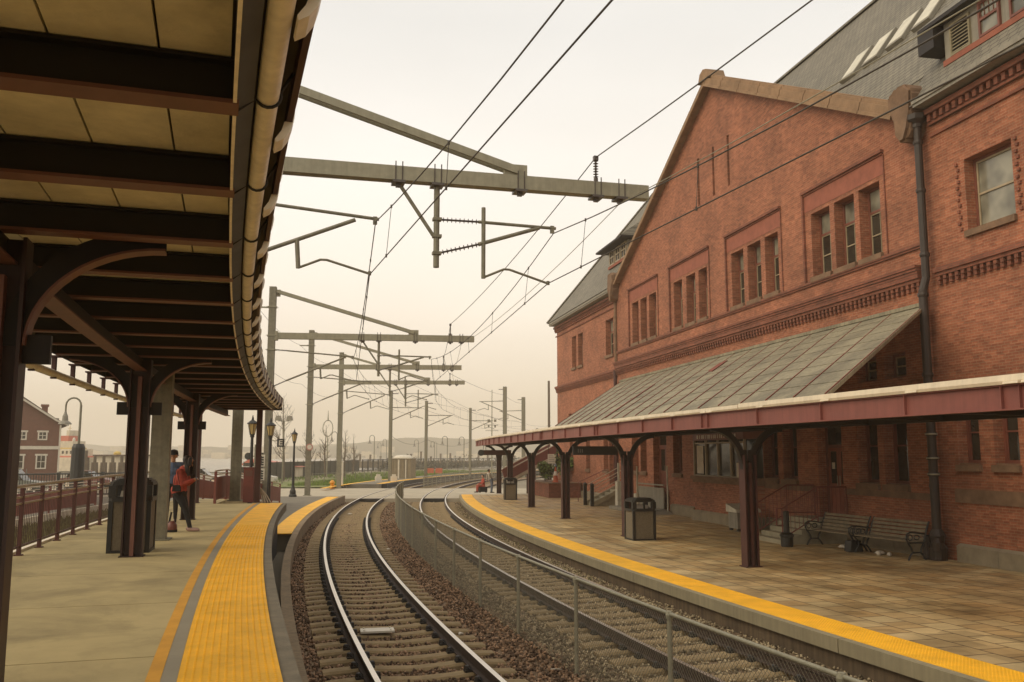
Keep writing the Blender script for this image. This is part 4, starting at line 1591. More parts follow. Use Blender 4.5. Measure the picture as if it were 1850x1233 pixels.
# ---- doors
def door(y0, y1, z0, z1, panel):
    b = MB()
    rect_frame(b, D - 0.12, D - 0.03, y0 + 0.004, y1 - 0.004, z0 + 0.004, z1 - 0.004, 0.09, (z0 + 2.15,))
    dr = sp(b, 'door', 'windowframe')
    ym = (y0 + y1) / 2
    for ya, yb in ((y0 + 0.1, ym - 0.01), (ym + 0.01, y1 - 0.1)):
        b = MB()
        rect_frame(b, D - 0.10, D - 0.05, ya, yb, z0 + 0.1, z0 + 2.1, 0.11, (z0 + 0.95,))
        b.box(D - 0.085, D - 0.06, ya + 0.11, yb - 0.11, z0 + 0.21, z0 + 0.90)
        lf = sp(b, 'door_leaf', panel, dr)
    b = MB()
    for ya, yb in ((y0 + 0.21, ym - 0.12), (ym + 0.12, y1 - 0.21)):
        b.box(D - 0.08, D - 0.07, ya, yb, z0 + 1.0, z0 + 2.0)
    b.box(D - 0.08, D - 0.07, y0 + 0.1, y1 - 0.1, z0 + 2.2, z1 - 0.1)
    sp(b, 'door_pane', 'glass', dr)
    b = MB()
    b.tube([(D - 0.13, ym - 0.07, z0 + 0.95), (D - 0.13, ym - 0.07, z0 + 1.25)], 0.014, 6)
    b.tube([(D - 0.13, ym + 0.07, z0 + 0.95), (D - 0.13, ym + 0.07, z0 + 1.25)], 0.014, 6)
    sp(b, 'door_handle', 'galv', dr)
    return dr
dr = door(*DOORS[0], 'trimred')
b = MB()
b.box(D - 0.115, D - 0.105, 4.42, 4.62, 2.45, 2.7)
b.box(D - 0.115, D - 0.105, 4.42, 4.58, 2.05, 2.2)
b.box(D - 0.115, D - 0.105, 5.15, 5.30, 2.35, 2.55)
sp(b, 'notice', 'litter', dr)
door(*DOORS[1], 'windowframe')
d3 = MB()
rect_frame(d3, 0.42, 0.5, 26.86, 27.79, 1.21, 3.99, 0.08, (3.3,))
d3 = sp(d3, 'door', 'windowframe')
sp(MB().box(0.47, 0.49, 26.94, 27.71, 1.28, 3.9), 'door_leaf', 'darkin', d3)

# ---- bay window (ticket office)
BX, BY0, BY1 = -0.5, 9.75, 14.3
plan = [(-0.004, BY0 - 0.5), (BX, BY0), (BX, BY1), (-0.004, BY1 + 0.5)]
def offs(k):
    return [(-0.004, BY0 - 0.5 - k), (BX - k, BY0 - k * 0.5), (BX - k, BY1 + k * 0.5), (-0.004, BY1 + 0.5 + k)]
b = MB()
b.prism([(x, y, 0.6) for x, y in plan], (0, 0, 1.1))
bay = sp(b, 'bay_window', 'brick')
b = MB()
b.prism([(x, y, 0.1) for x, y in offs(0.13)], (0, 0, 0.44))
b.prism([(x, y, 0.541) for x, y in offs(0.08)], (0, 0, 0.058))
sp(b, 'bay_plinth', 'granite', bay)
b = MB()
b.prism([(x, y, 1.701) for x, y in offs(0.06)], (0, 0, 0.12))
b.prism([(x, y, 1.822) for x, y in offs(0.14)], (0, 0, 0.13))
sp(b, 'bay_sill', 'brownstone', bay)
b = MB()
b.prism([(x, y, 3.35) for x, y in offs(0.02)], (0, 0, 0.35))
sp(b, 'bay_header', 'windowframe', bay)
b = MB()
ys = [BY0, BY0 + 1.12, BY0 + 2.26, BY0 + 3.4, BY1]
for y in ys:
    b.box(BX, BX + 0.08, y - 0.04, y + 0.04, 1.953, 3.349)
b.box(BX + 0.01, BX + 0.07, BY0 + 0.04, BY1 - 0.04, 1.953, 2.0)
b.box(BX + 0.01, BX + 0.07, BY0 + 0.04, BY1 - 0.04, 3.22, 3.27)
sp(b, 'bay_frame', 'windowpale', bay)
b = MB()
b.prism([(x + 0.05 if x < -0.1 else x, y, 1.953) for x, y in offs(-0.03)], (0, 0, 1.396))
sp(b, 'bay_glass', 'glass', bay)
b = MB()
b.box(BX + 0.004, BX + 0.014, 13.35, 14.0, 2.05, 3.15)           # pale poster figure at the far pane
b.box(BX + 0.004, BX + 0.014, 9.95, 10.4, 1.99, 2.5)             # notice at the near corner
sp(b, 'window_poster', 'litter', bay)
b = MB()
for k in range(19):
    y = BY0 + 0.6 + k * 0.19
    b.box(BX - 0.034, BX - 0.021, y, y + (0.05 if k % 3 else 0.1), 3.42, 3.56)
sp(b, 'sign_lettering', 'signpale', bay)

# ---- the big sloping sheet metal roof between facade and canopy
def lerp(a, c, t):
    return tuple(p + (q - p) * t for p, q in zip(a, c))
def bot(t):
    ph = 15.3 + (10.2 - 15.3) * t
    X, Y, _ = PP(212.88 + rf(ph), ph)
    x, y = W2S(X, Y)
    return (x, y, 3.90)
def topp(t):
    return (-0.005, 0.02 + 24.9 * t, 6.64)
b = MB()
n = 40
T = [topp(k / n) for k in range(n + 1)]
B = [bot(k / n) for k in range(n + 1)]
for k in range(n):
    q = [T[k], T[k + 1], B[k + 1], B[k]]
    i = b.pts(q + [(x, y, z - 0.09) for x, y, z in q])
    for f in ((0, 1, 2, 3), (7, 6, 5, 4), (2, 3, 7, 6)) + (((0, 3, 7, 4),) if k == 0 else ()) + (((1, 2, 6, 5),) if k == n - 1 else ()):
        b.m = 1 if f == (7, 6, 5, 4) else 0
        b.face([i + j for j in f])
b.m = 0
lt = sp(b, 'sloping_roof', ['leanto', 'whiteedge'])  # pale underside is invented, to bounce light onto the wall below
b = MB()
ns = 18
for k in range(ns + 1):
    t = min(0.998, k / ns + 0.002)
    p, q = Vector(topp(t)), Vector(bot(t))
    b.bar(p + (q - p) * (0.02), q + Vector((0, 0, 0.012)), 0.016, 0.026)
sp(b, 'roof_seam', 'rustred', lt)
b = MB()
for k in range(1, 9):
    f = k / 9
    pts = [Vector(topp(t / 30)).lerp(Vector(bot(t / 30)), f) + Vector((0, 0, 0.008)) for t in range(31)]
    b.tube(pts, 0.008, 4)
sp(b, 'roof_lap', 'leanto', lt)
b = MB()
for t, f0, f1, wd in ((0.66, 0.42, 0.98, 0.16), (0.43, 0.20, 0.40, 0.55)):
    p = [Vector(topp(t)).lerp(Vector(bot(t)), f0), Vector(topp(t)).lerp(Vector(bot(t)), f1)]
    t2 = t + wd / 25
    q = [Vector(topp(t2)).lerp(Vector(bot(t2)), f1 - 0.03), Vector(topp(t2)).lerp(Vector(bot(t2)), f0 + 0.03)]
    b.prism([v + Vector((0, 0, 0.005)) for v in p + q], (0, 0, 0.03))
sp(b, 'bare_patch', 'rustred', lt)
b = MB()
b.bar((-0.06, 0.0, 6.66), (-0.06, 24.9, 6.66), 0.14, 0.10)
sp(b, 'roof_flashing', 'leanto', lt)
b = MB()
for k in range(10):                              # rafters under the sloping roof
    t = 0.03 + k * 0.104
    p, q = Vector(topp(t)), Vector(bot(t))
    dn = Vector((0, 0, -0.19))
    b.bar(p + dn, p.lerp(q, 0.62) + dn, 0.08, 0.18)
sp(b, 'rafter', 'windowframe', lt)
# ================================================================== overhead line masts.  local frame: x towards the tracks (225 - r), y along the line, z up
RM = 225.0
def lx(r):
    return RM - r
def insul_tube(b, p, q, r=0.06, n=9):
    p, q = Vector(p), Vector(q)
    b.tube([p, q], 0.022, 6)
    for k in range(n):
        c = p.lerp(q, (k + 0.5) / n)
        d = (q - p).normalized() * 0.012
        b.tube([c - d, c, c + d], [0.02, r, 0.02], 8, cap=False)
def cantilever(t, pts, name='cantilever_arm'):
    (a0, a1, i1), (c0, c1, i2), v, sa = pts
    b = MB()
    A0, A1, I1 = [Vector((lx(r), 0, z)) for r, z in (a0, a1, i1)]
    C0, C1, I2 = [Vector((lx(r), 0, z)) for r, z in (c0, c1, i2)]
    b.tube([I1, A1], 0.035, 8)
    b.tube([I2, C1], 0.042, 8)
    if v:
        b.tube([(lx(v[0][0]), 0, v[0][1]), (lx(v[1][0]), 0, v[1][1])], 0.045, 8)
    s = [Vector((lx(r), 0, z)) for r, z in sa]
    b.tube([s[0], s[1] * 0.9 + s[0] * 0.1, s[1] * 0.92 + s[2] * 0.08, s[2]], 0.026, 7)
    e = A1
    b.box(e.x - 0.12, e.x - 0.04, -0.03, 0.03, e.z - 0.11, e.z + 0.05)
    b.box(s[2].x - 0.03, s[2].x + 0.03, -0.03, 0.03, s[2].z - 0.03, s[2].z + 0.05)
    c = b.build(name, 'galvdull', t)
    for a_, c_ in ((A0, I1), (C0, I2)):
        b = MB()
        insul_tube(b, a_, c_)
        b.build('insulator', 'insul', c)
    return c
def portal_mast(zbase, label):
    t = thing('catenary_mast', label, 'catenary mast', group='galvanised masts carrying the overhead line')
    b = MB()
    b.box(-0.02, 0.31, -0.165, 0.165, zbase, 10.95)
    b.box(-0.10, 0.39, -0.25, 0.25, zbase + 0.001, zbase + 0.03)
    b.build('post', 'galvdull', t)
    b = MB()
    b.box(-0.045, 0.335, -0.19, 0.19, -0.03, 0.03)
    for s in (-1, 1):
        b.tube([(-0.11, s * 0.19, 0), (0.40, s * 0.19, 0)], 0.014, 6)
    pc = b.build('post_collar', 'galv', t, loc=(0, 0, 6.05))
    for z in (7.85, 8.54, 9.95):
        clone(pc, t).location = (0, 0, z)
    MB().box(-0.62, -0.046, -0.04, 0.04, 9.90, 9.97).build('feeder_bracket', 'galv', t)
    b = MB()
    b.box(0.312, lx(214.98), -0.13, 0.13, 8.39, 8.69)
    b.box(0.311, 0.44, -0.18, 0.18, 8.32, 8.76)
    bm_ = b.build('boom', 'galv', t)
    b = MB()
    for s in (-1, 1):
        b.tube([(0.07 * s, -0.14, 8.34), (0.07 * s, -0.145, 8.78)], 0.013, 5)
        b.tube([(0.07 * s, 0.14, 8.34), (0.07 * s, 0.145, 8.78)], 0.013, 5)
    b.box(-0.13, 0.13, -0.17, 0.17, 8.335, 8.385)
    b.box(-0.05, 0.05, -0.05, 0.05, 8.27, 8.336)
    bc = b.build('boom_clamp', 'insul', bm_, loc=(lx(220.5), 0, 0))
    for r_ in (219.69, 217.9, 216.17, 215.62):
        clone(bc, bm_).location = (lx(r_), 0, 0)
    b = MB()
    for s in (-1, 1):
        b.bar((0.32, s * 0.10, 10.74), (lx(217.95), s * 0.10, 8.80), 0.06, 0.16)
    b.box(lx(218.25), lx(217.75), -0.07, 0.07, 8.691, 8.94)
    b.box(0.312, 0.5, -0.035, 0.035, 10.48, 10.82)
    b.build('tie_strut', 'galv', t)
    b = MB()
    b.tube([(lx(219.69), 0, 8.33), (lx(219.69), 0, 6.62)], 0.062, 10)
    for z in (6.92, 7.28, 7.64):
        b.box(lx(219.69) - 0.08, lx(219.69) + 0.10, -0.08, 0.08, z - 0.03, z + 0.03)
    b.tube([(lx(220.47), 0, 8.33), (lx(219.75), 0, 7.28)], 0.04, 8)
    b.build('drop_tube', 'galvdull', t)
    cantilever(t, (((219.59, 7.64), (217.10, 7.61), (218.80, 7.645)), ((219.59, 6.94), (217.47, 7.60), (218.80, 7.16)), ((218.69, 7.96), (218.69, 6.44)), [(218.69, 6.46), (218.2, 6.68), (217.28, 6.40)]))
    cantilever(t, (((224.68, 7.86), (220.88, 7.56), (224.1, 7.82)), ((224.68, 6.09), (221.36, 7.52), (224.1, 6.36)), ((222.50, 7.03), (222.46, 6.46)), [(222.46, 6.47), (221.98, 6.68), (221.05, 6.42)]))
    b = MB()
    insul_tube(b, (lx(216.17), 0, 8.80), (lx(216.17), 0, 9.22), 0.062, 7)
    b.tube([(lx(216.17), 0, 8.69), (lx(216.17), 0, 8.80)], 0.05, 8)
    b.box(lx(216.17) - 0.05, lx(216.17) + 0.05, -0.05, 0.05, 9.2, 9.3)
    b.build('post_insulator', 'insul', t)
    return t
def put(t, r, ph, z=0.0):
    t.location = PP(r, ph, z)
    t.rotation_euler = (0, 0, radians(ph))
    return t
put(portal_mast(1.215, 'nearest galvanised mast, rising through the left canopy, long boom reaching to the brick gable'), RM, 14.42)
m1 = put(portal_mast(0.19, 'second galvanised mast beside the end of the left canopy carrying the black E sign'), RM, 7.58)
m2 = dup(m1)
put(m2, RM, 3.64)
m2['label'] = 'third galvanised mast with a round pink sign, right of the lone black lantern post'
m3 = dup(m1)
put(m3, RM, 0.36)
m3['label'] = 'fourth galvanised mast standing beside the small orange hydrant and white cabinet'

t = thing('steel_column', 'plain grey galvanised column on the tall platform near the far end of the left canopy', 'column')
b = MB()
b.box(-0.17, 0.17, -0.17, 0.17, 1.215, 6.4)
b.build('shaft', 'galvdull', t)
b = MB()
b.box(-0.25, 0.25, -0.25, 0.25, 1.214, 1.245)
b.build('base_plate', 'galvdull', t)
put(t, 224.62, 10.67)

def side_mast(h, side, label, x, y, w=0.30, arm=True, zb=0.0):
    """plain mast with one bracket; side +1 reaches to the right, -1 to the left"""
    r_, ph = XY(x, y)
    t = thing('catenary_mast', label, 'catenary mast', (x, y, 0), radians(ph), 'slender masts farther along the line')
    b = MB()
    b.box(-w / 2, w / 2, -w / 2, -w / 2 + 0.03, zb, h)
    b.box(-w / 2, w / 2, w / 2 - 0.03, w / 2, zb, h)
    b.box(-0.02, 0.02, -w / 2 + 0.03, w / 2 - 0.03, zb, h)
    b.build('post', 'galvdull', t)
    if arm:
        b = MB()
        s = side
        b.tube([(s * 0.15, 0, h - 1.7), (s * 3.1, 0, h - 1.75)], 0.045, 6)
        b.tube([(s * 0.15, 0, h - 2.95), (s * 2.9, 0, h - 1.78)], 0.05, 6)
        b.tube([(s * 2.0, 0, h - 2.1), (s * 2.0, 0, h - 2.75)], 0.04, 6)
        b.tube([(s * 2.0, 0, h - 2.75), (s * 2.5, 0, h - 2.55), (s * 3.3, 0, h - 2.8)], 0.035, 6)
        b.build('cantilever_arm', 'galvdull', t)
        for a_, c_ in (((s * 0.3, 0, h - 1.7), (s * 1.0, 0, h - 1.71)), ((s * 0.3, 0, h - 2.89), (s * 1.0, 0, h - 2.59))):
            b = MB()
            insul_tube(b, a_, c_, 0.07, 6)
            b.build('insulator', 'insul', t)
        b = MB()
        b.box(s * 0.16, s * 0.75, -0.05, 0.05, h - 0.35, h - 0.27)
        b.build('feeder_bracket', 'insul', t)
    return t
side_mast(9.25, 1, 'slender mast left of the tan hut with the white roof', -12.2, 90.5)
side_mast(9.1, 1, 'slender mast at the start of the distant chain link fence', -10.0, 105)
side_mast(9.1, 1, 'slender mast nearest the tip of the right canopy on the grass side', -5.6, 121)
side_mast(10.9, -1, 'thick mast rising behind the tip of the right canopy roof', -0.85, 107, 0.42)
side_mast(10.1, -1, 'second thick mast rising behind the right canopy roof, nearer the station', 1.45, 114, 0.42)
t = thing('utility_pole', 'dark wooden utility pole between the masts and the station corner', 'pole', (3.7, 90, 0))
MBp = MB()
MBp.tube([(0, 0, 0), (0, 0, 10.2)], [0.15, 0.11], 10)
MBp.build('pole', 'bark', t)
b = MB()
b.tube([(0, 0, 5.3), (-1.2, 0, 5.4)], 0.04, 6)
b.lathe([(0.12, 0), (0.16, 0.2), (0.05, 0.32)], 8, (-1.2, 0, 5.15))
b.build('pole_lamp', 'greybox', t)
t = thing('radio_mast', 'thin pale lattice like radio mast with small round aerials in the haze', 'mast', (-2.5, 112, 0))
b = MB()
b.tube([(0, 0, 0), (0, 0, 10.9)], [0.09, 0.04], 6)
b.build('mast_pole', 'galv', t)
b = MB()
for z, r_ in ((6.9, 0.32), (6.2, 0.2)):
    for s in (-1, 1):
        b.lathe([(r_ * 0.5, 0), (r_ * 0.5, 0.3)], 8, (s * 0.4, 0, z))
    b.tube([(-0.8, 0, z - 0.4), (0.8, 0, z - 0.4)], 0.03, 5)
b.build('aerial', 'galvdull', t)

# ================================================================== wires
def wire_run(label, rs_c, rs_m, phs, zc, zm, sag, nd):
    t = thing('overhead_wire', label, 'overhead wire', group='contact wires above the tracks')
    C, Mw = [], []
    for i, ph in enumerate(phs):
        C.append(Vector(PP(rs_c[i], ph, zc)))
        Mw.append(Vector(PP(rs_m[i], ph, zm)))
    cw, mw, dr = MB(), MB(), []
    mpts = []
    for i in range(len(phs) - 1):
        L_ = (C[i + 1] - C[i]).length
        s = sag * (L_ / 26) ** 2
        n = 12
        for k in range(n + (1 if i == len(phs) - 2 else 0)):
            f = k / n
            p = Mw[i].lerp(Mw[i + 1], f)
            p.z -= 4 * s * f * (1 - f)
            mpts.append(p)
        m = nd[i]
        for f in ((0.1, 0.3, 0.76, 0.93) if i == 0 else [(k + 0.5) / m for k in range(m)]):
            p = Mw[i].lerp(Mw[i + 1], f)
            p.z -= 4 * s * f * (1 - f)
            q = C[i].lerp(C[i + 1], f)
            b = MB()
            b.tube([p + Vector((0, 0, 0.01)), q], 0.0055, 4)
            b.tube([q - Vector((0, 0, 0.03)), q + Vector((0, 0, 0.03))], 0.018, 5)
            b.tube([p - Vector((0, 0, 0.03)), p + Vector((0, 0, 0.03))], 0.018, 5)
            b.build('dropper', 'wire', t)
    MB().tube(C, 0.0105, 6).build('contact_wire', 'wire', t)
    MB().tube(mpts, 0.011, 6).build('messenger_wire', 'wire', t)
    return t
PHS = [21.2, 14.42, 7.58, 3.64, 0.36, -4.6, -8.8, -13.5, -19]
wire_run('contact and messenger wires with droppers above the left track', [220.75, 221.05, 220.75, 220.8, 220.75, 220.9, 220.7, 220.8, 220.8], [220.95] * 9, PHS, 6.40, 7.50, 0.62, [4, 5, 3, 3, 3, 3, 3, 3])
wire_run('contact and messenger wires with droppers above the right track', [216.9, 217.28, 216.9, 216.7, 216.75, 216.8, 216.7, 216.7, 216.7], [217.15, 217.15, 217.1, 216.8, 216.75, 216.8, 216.7, 216.7, 216.7], PHS, 6.40, 7.50, 0.62, [4, 5, 3, 3, 3, 3, 3, 3])
def plain_wire(name, label, pts, sag, r, m='wire', group='plain feeder wires'):
    b = MB()
    P = []
    for a, c in zip(pts, pts[1:]):
        a, c = Vector(a), Vector(c)
        for k in range(10):
            f = k / 10
            p = a.lerp(c, f)
            p.z -= 4 * sag * f * (1 - f)
            P.append(p)
    P.append(Vector(pts[-1]))
    b.tube(P, r, 6)
    return tag(b.build(name, m), label, 'wire', group)
plain_wire('feeder_wire', 'dark feeder wire running over the upright insulators on the boom tips', [PP(216.17, p, 9.27) for p in (21.2, 14.42, 7.58, 3.64, 0.36)] + [(-0.9, 107, 9.9), (1.4, 114, 9.3)], 0.25, 0.0125)
plain_wire('feeder_wire', 'pale thin wire clamped below the outermost boom tips in front of the brick gable', [PP(215.62, p, 8.27) for p in (21.2, 14.42, 7.58, 3.64, 0.36)], 0.3, 0.009, 'galv')
plain_wire('feeder_wire', 'thin wire on the outer side of the left masts', [PP(225.6, p, 9.98) for p in (14.42, 7.58, 3.64, 0.36)] + [(-12.8, 90.5, 8.9), (-10.6, 105, 8.8)], 0.3, 0.009)
plain_wire('feeder_wire', 'thin lower wire on the outer side of the left masts', [PP(225.45, p, 7.4) for p in (14.42, 7.58, 3.64, 0.36)], 0.3, 0.008)
plain_wire('feeder_wire', 'thin cross wire from the third mast toward the dark utility pole', [PP(220.0, 3.64, 8.4), PP(217, -2.5, 7.8), (-0.9, 107, 6.8)], 0.2, 0.009)
plain_wire('feeder_wire', 'thin cross wire from the fourth mast toward the thick masts', [PP(222.0, 0.36, 8.4), PP(218, -4.6, 7.6), (1.4, 114, 6.9)], 0.2, 0.009)
plain_wire('feeder_wire', 'low drooping cable between two slender masts past the tan hut', [(-12.1, 90.5, 4.7), (-9.9, 105, 4.6), (-5.5, 121, 4.6)], 0.7, 0.014)
# ================================================================== platform furniture
def bin_thing(label, x, y, z, rot, s=1.0):
    t = thing('litter_bin', label, 'litter bin', (x, y, z), rot, 'hooded square litter bins')
    w_ = 0.37 * s
    b = MB()
    c = 0.07
    def octa(k, z_):
        return [(-k + c, -k, z_), (k - c, -k, z_), (k, -k + c, z_), (k, k - c, z_), (k - c, k, z_), (-k + c, k, z_), (-k, k - c, z_), (-k, -k + c, z_)]
    b.prism(octa(w_ - 0.015, 0.03), (0, 0, 0.86))
    b.build('panel', 'bintan', t)
    b = MB()
    for sx in (-1, 1):
        for sy in (-1, 1):
            b.prism([(sx * (w_ - 0.075), sy * (w_ + 0.002), 0.0), (sx * (w_ + 0.002), sy * (w_ - 0.075), 0.0), (sx * (w_ + 0.004), sy * (w_ + 0.004), 0.0)], (0, 0, 0.89))
    b.prism(octa(w_ + 0.01, 0.0), (0, 0, 0.05))
    b.build('frame', 'blackplastic', t)
    b = MB()
    b.prism(octa(w_ + 0.015, 0.87), (0, 0, 0.08))
    n = 4
    k0 = w_ + 0.012
    for sx in (-1, 1):
        for sy in (-1, 1):
            b.box(sx * k0 - (0.13 if sx > 0 else 0), sx * k0 + (0 if sx > 0 else 0.13), sy * k0 - (0.13 if sy > 0 else 0), sy * k0 + (0 if sy > 0 else 0.13), 0.951, 1.149)
    for k in range(4):
        f0, f1 = k / 4, (k + 1) / 4
        a = k0 - 0.16 * f0 ** 2
        b.prism(octa(a, 1.15 + 0.03 * k), (0, 0, 0.03))
    b.box(-0.02, 0.02, -k0 + 0.005, -k0 + 0.05, 0.951, 1.149)
    b.box(-0.02, 0.02, k0 - 0.05, k0 - 0.005, 0.951, 1.149)
    b.build('hood', 'blackplastic', t)
    b = MB()
    b.prism([(-0.22, -0.15, 0.951), (0.18, -0.2, 0.951), (0.2, 0.15, 0.951), (-0.15, 0.2, 0.951)], (0.02, 0.03, 0.10))
    b.build('bin_bag', 'litter', t)
    return t
bn = bin_thing('tan panelled litter bin with black hood beside the nearer canopy column', 3.95, 28.15, 0.2, radians(14))
dup_at(bn, (-0.1, 53.2, 0.2), radians(5), 'distant tan litter bin with black hood between the far canopy columns')
b3 = dup_at(bn, (-6.22, 14.95, 1.22), radians(14), 'large dark litter bin half hidden behind the left canopy column')
b3.scale = (0.86, 0.9, 0.93)

# ---- benches
def bench(label, p, q):
    """p, q: front edge ends (world x, y); back towards the wall"""
    dx, dy = q[0] - p[0], q[1] - p[1]
    L_ = hypot(dx, dy)
    t = thing('bench', label, 'bench', ((p[0] + q[0]) / 2, (p[1] + q[1]) / 2, 0.2), atan2(dy, dx), 'two slatted benches end to end by the wall')
    # local: x along the bench, -y is behind
    for k in range(6):
        b = MB()
        y = -0.05 - k * 0.085
        b.box(-L_ / 2 + 0.03, L_ / 2 - 0.03, y - 0.034, y + 0.034, 0.43 + (0.012 if k in (0,) else 0), 0.455 + (0.012 if k == 0 else 0))
        b.build('seat_slat', 'benchwood', t)
    for k in range(5):
        b = MB()
        z = 0.50 + k * 0.095
        y = -0.54 - k * 0.035
        b.bar((-L_ / 2 + 0.03, y, z), (L_ / 2 - 0.03, y, z), 0.024, 0.072, (0, -0.35, 1))
        b.build('back_slat', 'benchwood', t)
    for sx in (-1, 1):
        x = sx * (L_ / 2 - 0.02)
        b = MB()
        b.tube([(x, -0.02, 0), (x, -0.09, 0.12), (x, -0.16, 0.19), (x, -0.12, 0.30), (x, -0.03, 0.42)], 0.024, 6)
        b.tube([(x, -0.55, 0), (x, -0.46, 0.12), (x, -0.40, 0.19), (x, -0.44, 0.30), (x, -0.52, 0.43), (x, -0.62, 0.75), (x, -0.71, 0.93)], 0.024, 6)
        b.tube([(x, -0.15, 0.185), (x, -0.40, 0.185)], 0.022, 6)
        b.tube([(x, -0.02, 0.42), (x, -0.53, 0.42)], 0.024, 6)
        ar = [(x, -0.03, 0.42), (x, 0.02, 0.52), (x, 0.01, 0.62), (x, -0.10, 0.68), (x, -0.30, 0.66), (x, -0.55, 0.63)]
        b.tube(ar, 0.022, 6)
        b.tube([(x, -0.1 + 0.07 * cos(a), 0.55 + 0.07 * sin(a)) for a in [2 * pi * k / 10 for k in range(11)]], 0.014, 5)
        b.tube([(x, -0.30 + 0.08 * cos(a), 0.55 + 0.06 * sin(a)) for a in [2 * pi * k / 10 for k in range(11)]], 0.014, 5)
        b.build('end_frame', 'black', t)
    return t
bench('slatted bench with black iron ends nearest the large downpipe', (9.75, 22.55), (9.12, 24.45))
bench('slatted bench with black iron ends nearest the entrance stairs', (9.08, 24.55), (8.50, 26.45))
b = MB()
b.prism([(-0.22, -0.1, 0), (0.22, -0.1, 0), (0.17, 0.1, 0), (-0.17, 0.1, 0)], (0, 0, 0.02))
b.prism([(-0.20, -0.16, 0.02), (0.20, -0.16, 0.02), (0.15, -0.14, 0.3), (-0.15, -0.14, 0.3)], (0, 0.28, 0))
tag(b.build('bait_station', 'blackplastic', loc=(9.17, 24.6, 0.2), rotz=radians(15)), 'black sloping bait station standing under the joint of the two benches', 'box')
def small_thing(name, label, cat, x, y, z, m, prof, group=None, n=8, rot=0):
    b = MB()
    b.lathe(prof, n)
    return tag(b.build(name, m, loc=(x, y, z), rotz=rot, smooth=True), label, cat, group)
small_thing('paper_cup', 'white paper cup lying under the near bench', 'cup', 9.50, 23.75, 0.2, 'litter', [(0.05, 0), (0.06, 0.1)])
for k, (x, y, lb) in enumerate(((9.62, 23.95, 'crumpled pale wrapper under the near bench, beside the black box'), (9.7, 23.55, 'crumpled white wrapper under the near bench, farthest from the black box'), (9.2, 25.5, 'crumpled pale paper under the bench next to the stairs'))):
    b = MB()
    rr = random.Random(k)
    b.lathe([(0.03, 0), (0.1 * rr.uniform(.8, 1.2), 0.03), (0.06, 0.09), (0.01, 0.1)], 7)
    o = b.build('wrapper', 'litter', loc=(x, y, 0.2), rotz=k)
    o.scale = (1.4, 0.8, 1)
    tag(o, lb, 'litter', 'litter under the benches')

# ---- cigarette receptacle
t = thing('ash_bin', 'black urn shaped cigarette bin with tall neck beside the stairs', 'ash bin', (7.80, 25.95, 0.2))
b = MB()
b.lathe([(0.15, 0), (0.17, 0.02), (0.175, 0.27), (0.20, 0.29), (0.20, 0.34), (0.13, 0.40)], 18)
b.build('base_pot', 'blackplastic', t, smooth=False)
b = MB()
b.lathe([(0.085, 0.40), (0.08, 0.85), (0.085, 0.98), (0.05, 1.0)], 14)
b.build('neck', 'blackplastic', t)

# ---- entrance stairs (local to the station frame)
def st_thing(name, label, cat, group=None):
    return thing(name, label, cat, (*ST_O, 0), ST_A, group)
t = st_thing('entrance_stairs', 'grey stone steps with red railings up to the red double door', 'stairs')
Y0, Y1 = 4.02, 5.95
b = MB()
b.box(-0.95, -0.004, Y0, Y1, 0.1, 0.89)
b.build('landing', 'stepstone', t)
for k in range(4):
    b = MB()
    b.box(-0.95 - 0.30 * (k + 1), -0.952 - 0.30 * k, Y0, Y1, 0.1, 0.89 - 0.14 * (k + 1))
    b.build('step', 'stepstone', t)
def railing(t, y, pickets=True, lo=(-2.25, 0.2), land=0.89):
    b = MB()
    tops = [(-0.03, y, land + 0.95), (-0.98, y, land + 0.95), (-2.12, y, 0.28 + 0.95), (-2.3, y, 0.28 + 0.95), (-2.3, y, 0.75), (-2.1, y, 0.75)]
    b.tube(tops, 0.022, 6)
    b.tube([(-0.03, y, land + 0.1), (-0.98, y, land + 0.1), (-2.12, y, 0.38)], 0.018, 6)
    for x, z0, z1 in ((-0.03, 0.89, land + 0.95), (-0.98, 0.85, land + 0.95), (-2.12, 0.2, 0.28 + 0.95)):
        b.tube([(x, y, z0), (x, y, z1)], 0.022, 6)
    r_ = b.build('railing', 'redrail', t)
    b = MB()
    for k in range(15):
        x = -0.1 - k * 0.135
        f = max(0, min(1, (-0.98 - x) / 1.14))
        zb = land + 0.1 - f * (land + 0.1 - 0.38)
        b.tube([(x, y, zb), (x, y, zb + 0.85)], 0.009, 5)
    b.build('picket', 'redrail', r_)
railing(t, Y0 + 0.06)
railing(t, Y1 - 0.06)

# far stairs with black newels
t = st_thing('entrance_stairs', 'narrow dark steps with black newel posts beyond the planter side', 'stairs')
b = MB()
for k in range(5):
    b.box(-1.75 + k * 0.29, -0.30 if k == 4 else -1.75 + (k + 1) * 0.29 - 0.002, 24.2, 25.3, 0.1, 0.37 + 0.16 * k)
b.build('step', 'stepstone', t)
for y in (24.12, 25.38):
    b = MB()
    b.prism([(-1.95, y - 0.04, 0.2), (-1.75, y - 0.04, 0.2), (-0.30, y - 0.04, 1.0), (-0.30, y - 0.04, 1.18), (-1.95, y - 0.04, 0.36)], (0, 0.08, 0))
    b.build('stringer', 'stepstone', t)
    b = MB()
    b.box(-1.99, -1.83, y - 0.08, y + 0.08, 0.2, 1.25)
    b.lathe([(0.10, 1.25), (0.12, 1.29), (0.05, 1.36)], 8, (-1.91, y, 0))
    b.build('newel_post', 'black', t)
    b = MB()
    b.tube([(-1.9, y, 1.2), (-0.15, y, 2.1)], 0.022, 6)
    b.tube([(-1.9, y, 0.8), (-0.15, y, 1.7)], 0.016, 6)
    b.build('handrail', 'railpale', t)
t = st_thing('handrail', 'thin brown handrail on its own post beyond the far stairs', 'handrail')
b = MB()
